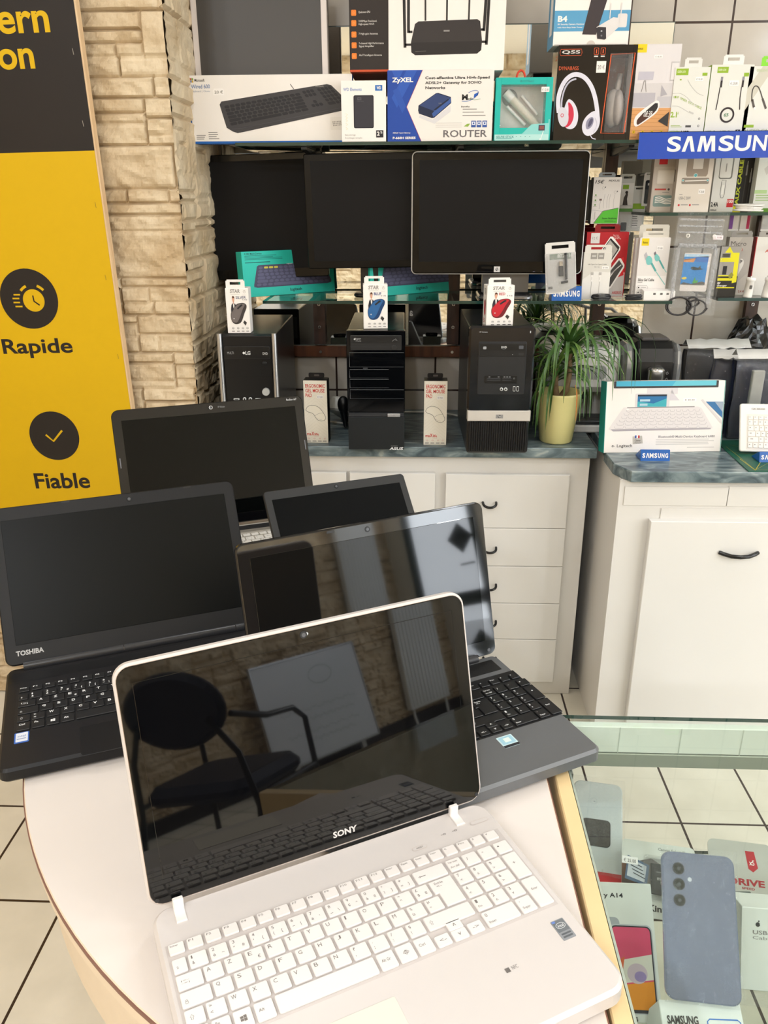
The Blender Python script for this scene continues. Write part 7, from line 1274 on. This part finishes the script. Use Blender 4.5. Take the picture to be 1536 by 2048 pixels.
def ak2(mb, f, lf, rf, tf, bf):
    mb.t(f, 'AKEKIO', 30, 21, 90, 26, P('#c5533f'), 2, 1); mb.poly(f, [(56, 50), (66, 40), (84, 42), (84, 56), (66, 66), (54, 82), (46, 88), (46, 76)], P('#8d8a88'), 2); mb.r(lf, 0, 0, 100, 100, P('#9d1c22'), 1); mb.line(f, [(0, 0), (0, 100)], 2.0, P('#9d1c22'), 2); mb.r(f, 40, 0, 90, 9, P('#d8452f'), 2); hang_tab(mb, .9*f.w, f.h, f.w*.9, .016, P('#a5a09a'), True, .001)
shelf_box('car_charger_box', 'grey car charger box with handwriting behind the small white chargers', 1457, 1503, 474, 2.41, ZR, P('#b5ada4'), ak, .03, -2); shelf_box('car_charger_box', 'pale car charger box with a red side at the right edge', 1512, 1576, 474, 2.40, ZR, P('#dcd8d2'), ak2, .035, -6)
yy = 2.362; s = face_y(1437, 1477, 492, 592, yy); H_ = float(at_y(1455, 493, yy)[2])-ZR; mb, (f, lf, rf, tf, bf) = carton(s.w, H_, .012, P('#2a2620')); Y_ = P('#dcd21f'); mb.r(f, 0, 0, 100, 58, P('#9a948c'), 1); mb.poly(f, [(50, 12), (92, 12), (96, 70), (74, 72), (72, 30), (0, 30), (0, 22), (50, 22)], Y_, 2); mb.poly(f, [(20, 12), (40, 0), (60, 12)], Y_, 2); mb.r(f, 0, 62, 96, 67, Y_, 3); mb.r(f, 0, 56, 60, 58.5, Y_, 3); mb.r(f, 0, 80, 90, 82, Y_, 2); mb.r(f, 20, 38, 40, 55, P('#26242a'), 3, .001); mb.poly(f, [(50, 58), (66, 50), (78, 56), (62, 64)], P('#8d8a3a'), 4); mb.t(f, 'car', 2, 70, 18, 74, WH2, 3, 1); mb.t(f, 'charger', 2, 75, 52, 79.5, WH2, 3, 1); mb.r(f, 8, 14, 46, 21, P('#4a463a'), 3)
mb.obj('starter_pack', label='yellow and black blister card beside the hanging pouch', cat='pack', loc=(s.loc[0], yy, ZR))
for px, lab in ((1470, 'left'), (1506, 'right')):
    t = thing('car_charger', 'small white car charger standing on the lower right shelf, the %s of two' % lab, 'charger', (xat(px, 2.352), 2.352, ZR), 0, 0, 'white car chargers on the lower right shelf', radians(4)); h = float(at_y(px, 553, 2.352)[2])-ZR
    mb = MB(); mb.lathe([(.0, .0), (.0115, 0), (.0125, .004), (.0105, h*.78), (.0125, h*.80), (.013, h*.92), (.011, h*.96), (0, h*.96)], PL('#efebe6', .3), 24); mb.obj('body', t); mb = MB(); mb.plate(-.0035, h*.42, .0035, h*.60, -.0125, -.008, PL('#55524f', .3), .002, .0005); mb.obj('side_contact', t); mb = MB(); mb.cyl((0, 0, h*.96), (0, 0, h*1.02), .0035, .0025, CHROME, 12); mb.obj('tip', t)
for px0, px1, col, lab in ((1458, 1478, '#7d4a94', 'purple and silver pouch hanging under the short shelf'), (1480, 1500, '#b5284f', 'silver pouch with a pink edge hanging under the short shelf'), (1523, 1560, '#c9c6c2', 'silver pouch hanging at the right under the short shelf')):
    s = face_y(px0, px1, 430, 463, 2.47); mb = MB(); mb.plate(-s.w/2, 0, s.w/2, s.h, 0, .004, mat('#c3c0bf', .25, .3), .003, .001); f = Face((-s.w/2, 0, 0), (1, 0, 0), (0, 0, 1), (0, -1, 0), s.w, s.h); mb.r(f, 4 if col != '#b5284f' else 66, 0, 40 if col != '#b5284f' else 96, 84, P(col), 1); mb.r(f, 0, 86, 100, 98, WH2, 1); mb.tube([(0, .002, s.h-.002), (0, .002, ZS-.0085-s.loc[2])], .001, STEEL, 6); mb.obj('pouch', label=lab, cat='pouch', loc=s.loc)
# ------------------------------------------------------------------ inside the display case
def tilt_place(bl, br, z, tilt):   # lying on the shelf height z, leaning back by tilt from the vertical
    A_, B_ = at_z(*bl, z), at_z(*br, z); M_ = (A_+B_)/2; return (float(M_[0]), float(M_[1]), z), atan2(B_[1]-A_[1], B_[0]-A_[0]), float(np.hypot(*(B_-A_)[:2]))
ACR = FILM_CLEAR; GL = SZ+.0006
# pale phone on the left
loc_, rz, w_ = tilt_place((1182, 1772), (1243, 1766), GL, .8); w_ = .072; t = thing('phone', 'pale silver phone with a square camera block in clear wrap, lying in the display case', 'phone', (loc_[0]-.015, loc_[1]-.004, GL+.001), radians(-10), -radians(62)); PHW = mat('#d3dadd', .22, .2); L_ = .152
mb = MB(); mb.plate(-w_/2, 0, w_/2, L_, 0, .008, PHW, .011, .002); f = Face((-w_/2, 0, 0), (1, 0, 0), (0, 0, 1), (0, -1, 0), w_, L_); mb.ring(f, 42, 20, 4.8, .5, P('#a5adb0'), 1); mb.e(f, 43, 20.4, 1.0, P('#8a9295'), 1)
for i in range(8): a = pi*(i/7); mb.poly(f, [(46, 88)]+[(46+100*(.0052*cos(a+d)*(.75+.25*sin(a)))/w_, 88-100*.0052*sin(a+d)*(.75+.25*sin(a))/L_) for d in (-.13, 0, .13)], P('#8d7f5c'), 1)
mb.t(f, 'HUAWEI', 60, 84.5, 63, 91, P('#9a927a'), 1, rot=90); mb.obj('body', t); mb = MB(); mb.plate(-w_*.30, L_*.36, w_*.26, L_*.62, -.0018, .0005, mat('#2e2f31', .12), .006, .0008); mb.obj('camera_block', t); film(-w_/2-.003, -.003, w_/2+.003, L_+.006, -.003, FILM_CLEAR, 12, .0015, 10).obj('clear_wrap', t)
A_ = at_z(1207, 1776, SZ+.011); mb = MB(); mb.box(-.028, 0, 0, .032, .05, .011, P('#b8262c'), .001, P('#c42a30')); mb.box(.029, -.0005, .002, .0325, .05, .009, P('#d9b07a')); mb.obj('phone_box', label='flat red box under the pale phone in the display case', cat='box', loc=(float(A_[0]), float(A_[1]), SZ), rz=radians(-10))
# memory card pack
A_ = at_z(1300, 1838, GL); t = thing('memory_card_pack', 'memory card pack with a black card in the display case behind the lilac phone', 'pack', (float(A_[0])+.012, float(A_[1]), GL+.0003), radians(-10), -radians(56)); w_, h = .098, .098
mb = MB(); mb.plate(-w_/2, 0, w_/2, h, .001, .003, P('#d5d6cf'), .006); f = Face((-w_/2, .001, 0), (1, 0, 0), (0, 0, 1), (0, -1, 0), w_, h); mb.poly(f, [(0, 36), (40, 22), (100, 52), (100, 60), (0, 60)], P('#6f6a66'), 1); mb.r(f, 0, 30, 30, 74, P('#7c5a48'), 1); mb.poly(f, [(8, 22), (38, 32), (34, 60), (4, 54)], P('#5f7189'), 2); mb.poly(f, [(10, 26), (34, 34), (31, 56), (7, 50)], P('#c8ccd3'), 3)
for i in range(4): mb.line(f, [(11+1.5*i, 30+5*i), (28+1.2*i, 36+5*i)], 1.2, P('#4d5057'), 4)
mb.price(f, 0, 24, 22, 34, 5, '€ 25.00'); mb.t(f, 'Canvas Select Plus', 50, 6, 92, 10, P('#8a8b86'), 1, 1); mb.r(f, 28, 84, 33, 94, P('#b3262c'), 1); mb.t(f, 'Kingston', 36, 83, 84, 94, DG_, 1, 2); mb.obj('card', t)
mb = MB(); mb.slab([(-.010, .0), (.020, .0), (.020, .034), (.014, .040), (-.010, .040)], 0, .0022, PL('#2b2d31', .4), .0005); mb.v = [(x, .0008-z, y+.030) for x, y, z in mb.v]; f = Face((-.010, -.0016, .030), (1, 0, 0), (0, 0, 1), (0, -1, 0), .030, .040); mb.r(f, 14, 20, 86, 84, PL('#3b3e43', .4), 1); mb.t(f, 'micro', 26, 42, 74, 54, P('#c9cacb'), 2, 1); mb.t(f, 'SD', 40, 56, 66, 66, P('#c9cacb'), 2, 1); mb.lines(f, 22, 26, 76, 34, 1, P('#8d8f92'), 2, 0); mb.obj('memory_card', t); mb = MB(); mb.plate(-.02, .02, .03, .08, -.006, .001, FILM_CLEAR, .004, .003); mb.obj('blister', t)
# white phone carton with a colourful phone picture
A_ = at_z(1262, 2052, GL); t = thing('phone_box', 'white phone box with a pink and orange phone printed on it beside the case edge', 'box', (.254, float(A_[1])+.004, GL), radians(-1), -radians(46)); w_, h = .084, .150; mb, (f, lf, rf, tf, bf) = carton(w_, h, .030, P('#d9dad2')); OP = P('#2f3036')
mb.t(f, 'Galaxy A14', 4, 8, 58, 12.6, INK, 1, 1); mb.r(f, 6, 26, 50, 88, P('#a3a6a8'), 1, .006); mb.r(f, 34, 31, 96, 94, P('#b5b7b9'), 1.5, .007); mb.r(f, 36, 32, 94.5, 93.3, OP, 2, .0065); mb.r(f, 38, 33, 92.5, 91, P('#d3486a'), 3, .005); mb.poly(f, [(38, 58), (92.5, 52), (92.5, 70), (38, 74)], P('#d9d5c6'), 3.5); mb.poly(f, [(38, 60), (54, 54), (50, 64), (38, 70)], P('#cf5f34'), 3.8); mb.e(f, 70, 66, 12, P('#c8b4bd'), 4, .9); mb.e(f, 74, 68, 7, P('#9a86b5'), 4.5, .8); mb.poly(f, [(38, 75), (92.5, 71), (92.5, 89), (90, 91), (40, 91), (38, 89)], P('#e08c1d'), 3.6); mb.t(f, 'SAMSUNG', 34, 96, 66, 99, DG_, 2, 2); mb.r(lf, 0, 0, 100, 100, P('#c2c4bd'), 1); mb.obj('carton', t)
# lilac blue phone on its box
loc_, rz, _ = tilt_place((1330, 2004), (1476, 2010), .640, .7); t = thing('phone', 'large lilac blue phone with three round cameras standing in the display case', 'phone', (loc_[0]+.003, loc_[1], .640), rz-radians(5), -radians(42)); w_, L_ = .0805, .151; PB = mat('#7f87a3', .2, .25)
mb = MB(); mb.plate(-w_/2, 0, w_/2, L_, 0, .0085, PB, .0105, .002); mb.obj('body', t)
for k in (.885, .776, .666): mb = MB(); mb.cyl((-w_*.275, .001, L_*k), (-w_*.275, -.0016, L_*k), .0066, .0064, mat('#3f4348', .15), 28); mb.cyl((-w_*.275, -.0016, L_*k), (-w_*.275, -.0019, L_*k), .0052, .0052, mat('#1d2124', .05), 24); mb.cyl((-w_*.275, -.0019, L_*k), (-w_*.275, -.0021, L_*k), .0020, .0020, mat('#4e565c', .05), 16); mb.obj('camera_lens', t)
mb = MB(); mb.cyl((-w_*.125, .001, L_*.815), (-w_*.125, -.0008, L_*.815), .0024, .0023, mat('#c9d0dd', .1), 16); mb.obj('flash', t); film(-w_/2-.002, -.002, w_/2+.002, L_+.006, -.0032, FILM_CLEAR, 31, .0012, 12).obj('clear_wrap', t)
t = thing('phone_box', 'white phone box with blue framed lettering under the lilac phone', 'box', (loc_[0], loc_[1]-.0015, GL), rz); mb = MB(); wq = .088; d_ = Vector((0, sin(radians(41)), cos(radians(41)))); hb = .640-GL-.002
mb.slab([(-.030, 0), (.030, 0), (.030, hb*.45), (.008, hb-.003), (-.0245, hb-.022)], -wq/2, wq/2, P('#e3e6e2'), .0008); mb.v = [(c, q, r) for q, r, c in mb.v]
n_ = Vector((0, -.0, 0)); a_, b_ = Vector((0, -.030, 0)), Vector((0, -.0245, hb-.022)); U_ = (b_-a_).normalized(); f = Face((-wq/2, -.030, 0), (1, 0, 0), U_, (0, -U_.z, U_.y), wq, (b_-a_).length)
a2, b2 = Vector((0, -.0245, hb-.022)), Vector((0, .008, hb-.003)); U2 = (b2-a2).normalized(); g_ = Face((-wq/2, -.0245, hb-.022), (1, 0, 0), U2, (0, -U2.z, U2.y), wq, (b2-a2).length); mb.t(g_, 'SAMSUNG', 7, 38, 45, 60, DG_, 2, 2); mb.line(g_, [(56, 100), (56, 50), (59, 44), (93, 44), (96, 50), (97, 100)], 1.2, P('#3f76c4'), 2); mb.lines(g_, 62, 60, 90, 95, 3, P('#9ab4d8'), 2, .2)
mb.obj('carton', t)
# red and grey drive card, white adapter carton, cable
A_ = at_z(1490, 1830, GL); t = thing('drive_pack', 'silvery drive card with red lettering behind the lilac phone', 'pack', (float(A_[0]), float(A_[1])-.004, GL+.0003), radians(-8), -radians(56)); w_, h = .085, .098; mb = MB(); mb.plate(-w_/2, 0, w_/2, h, .001, .003, mat('#b7b6b0', .3, .3), .008); f = Face((-w_/2, .001, 0), (1, 0, 0), (0, 0, 1), (0, -1, 0), w_, h)
mb.poly(f, [(58, 12), (72, 12), (76, 34), (68, 40), (61, 36)], P('#b3323a'), 1); mb.t(f, 'x5', 63, 24, 71, 31, WH2, 2, 1); mb.t(f, 'DRIVE', 28, 50, 84, 59, P('#a8343a'), 1, 2); mb.t(f, 'SPEED', 48, 61, 68, 64, P('#a8343a'), 1, 1); mb.poly(f, [(20, 70), (60, 66), (76, 84), (70, 98), (20, 98)], P('#57605c'), 1); mb.obj('card', t)
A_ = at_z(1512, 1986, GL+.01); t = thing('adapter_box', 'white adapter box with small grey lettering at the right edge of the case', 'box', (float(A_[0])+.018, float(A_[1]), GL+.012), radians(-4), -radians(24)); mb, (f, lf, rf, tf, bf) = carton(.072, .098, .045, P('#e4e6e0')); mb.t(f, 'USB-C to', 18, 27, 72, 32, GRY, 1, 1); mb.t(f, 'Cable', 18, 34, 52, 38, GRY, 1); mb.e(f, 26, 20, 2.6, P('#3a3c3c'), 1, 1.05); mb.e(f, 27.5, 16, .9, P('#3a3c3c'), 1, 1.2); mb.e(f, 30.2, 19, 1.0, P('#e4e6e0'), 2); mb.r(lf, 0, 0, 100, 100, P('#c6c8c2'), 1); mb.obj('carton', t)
mb = MB(); mb.box(-.04, -.012, 0, .04, .05, .011, ACR, .001); mb.obj('acrylic_stand', label='clear acrylic stand under the white adapter box', cat='stand', loc=(float(A_[0])+.018, float(A_[1]), SZ+.0003), rz=radians(-4))
coil('cable', 'white coiled charging cable standing in the display case by the adapter box', 1480, 1930, float(at_z(1480, 1915, GL)[1]), GL, .020, 4, PL('#d9dcd6', .35), .9, .0022, .006, 6)
# lock of the case
A_ = at_z(1320, 2040, GZ-.03); t = thing('case_lock', 'black lock with a golden knob at the front of the display case', 'lock', (float(at_z(1308, 2046, GZ-.015)[0]), float(at_z(1308, 2046, GZ-.015)[1])-.036, GZ-.0248)); mb = MB(); mb.plate(-.045, 0, .035, .018, 0, .03, PL('#161617', .3), .006, .002); mb.plate(-.05, -.012, .05, 0, .004, .024, PL('#161617', .3), .002, .001); mb.obj('body', t); mb = MB(); mb.ball((0, -.008, .010), .0085, mat('#c9a36a', .25, 1.0), 1, .8, 1); mb.obj('knob', t)
# ------------------------------------------------------------------ the rest of the shop, seen in the mirror and the screens
def chair(label, x, y, rz):
    t = thing('armchair', label, 'chair', (x, y, 0), rz); NV = mat('#161a2b', .6, var=.15, scale=120); TBM = PL('#0d0d0e', .25)
    mb = MB(); mb.slab(rpoly(-.24, -.23, .24, .24, .09, 8), .43, .50, NV, .03, None, .02); mb.obj('seat', t)
    mb = MB(); mb.M = Matrix.Translation((0, .25, .78)) @ Matrix.Rotation(radians(-12), 4, 'X'); pts = [(.23*cos(a), .15*sin(a)) for a in np.linspace(0, 2*pi, 33)[:-1]]; R_ = Matrix(((1, 0, 0, 0), (0, 0, -1, .02), (0, 1, 0, 0), (0, 0, 0, 1))); mb.M = mb.M @ R_; mb.slab(pts, 0, .05, NV, .02, None, .02); mb.obj('backrest', t)
    for s_ in (-1, 1):
        mb = MB(); x_ = s_*.265; mb.tube([(x_, -.24, .012), (x_, -.235, .40), (x_, -.22, .62), (x_, -.14, .675), (x_, .05, .69), (x_*.85, .22, .74)], .012, TBM, 10); mb.obj('armrest', t); mb = MB(); mb.tube([(x_, .26, .012), (x_, .20, .40), (x_*.9, .23, .60), (x_*.6, .27, .74)], .012, TBM, 10); mb.tube([(x_, -.235, .43), (x_, .20, .43)], .011, TBM, 8); mb.obj('leg', t)
    return t
chair('padded dark armchair reflected in the white laptop screen and the wall mirror', 1.25, -1.36, radians(72))
t = thing('whiteboard', 'whiteboard with handwriting leaning on the stone wall, seen reflected in the white laptop screen', 'whiteboard', (2.93, YB+.20, .02), radians(180), radians(-8)); mb = MB(); mb.plate(-.46, .08, .46, .72, 0, .014, mat('#dfe3ea', .25, var=.01), .004, .002); f = Face((-.46, 0, .08), (1, 0, 0), (0, 0, 1), (0, -1, 0), .92, .64); HWK = P('#4a4c55')
mb.ring(f, 40, 22, 105, 2.5, HWK, 1, .55, 30)
for v, a, b in ((52, 12, 86), (62, 16, 60), (74, 14, 84), (82, 20, 66)):
    pts = [(a+(b-a)*i/60, v+1.4*sin(i*1.9)+1.0*sin(i*.7)) for i in range(61)]; mb.line(f, pts, 1.6, HWK, 1)
mb.obj('board', t); mb = MB()
for a in ((-.47, .07, -.46, .73), (.46, .07, .47, .73), (-.47, .07, .47, .08), (-.47, .72, .47, .73)): mb.plate(a[0], a[1], a[2], a[3], -.004, .018, mat('#c9ccd0', .3, .8), 0, .001)
for x in (-.3, .3): mb.box(x-.02, 0, -.015, x+.02, .015, .07, mat('#c9ccd0', .3, .8), .001)
mb.obj('frame', t)
t = thing('radiator', 'white ribbed radiator on the stone wall, seen reflected in the screens', 'radiator', (4.12, YB+.10, .13), radians(180)); RW = mat('#d9d9d6', .35, var=.01); mb = MB(); mb.plate(-.24, 0, .24, 1.6, 0, .05, RW, .01, .004)
for i in range(11): mb.plate(-.225+.041*i, .02, -.199+.041*i, 1.58, -.006, .004, RW, .006, .003)
mb.obj('panel', t); mb = MB(); mb.tube([(.2, .02, 0), (.2, .02, -.06), (.2, -.0, -.128)], .01, RW, 10); mb.tube([(-.2, .02, 0), (-.2, .02, -.128)], .01, RW, 10); mb.obj('pipe', t)
mb = MB(); mb.box(XL, YB+.024, 0, XR-.02, YB+.042, .085, mat('#1d1712', .5), .002); struct(mb, 'baseboard_front')
for o in list(bpy.data.objects):
    if o.parent is None and o.type == 'EMPTY' and not o.children: bpy.data.objects.remove(o)
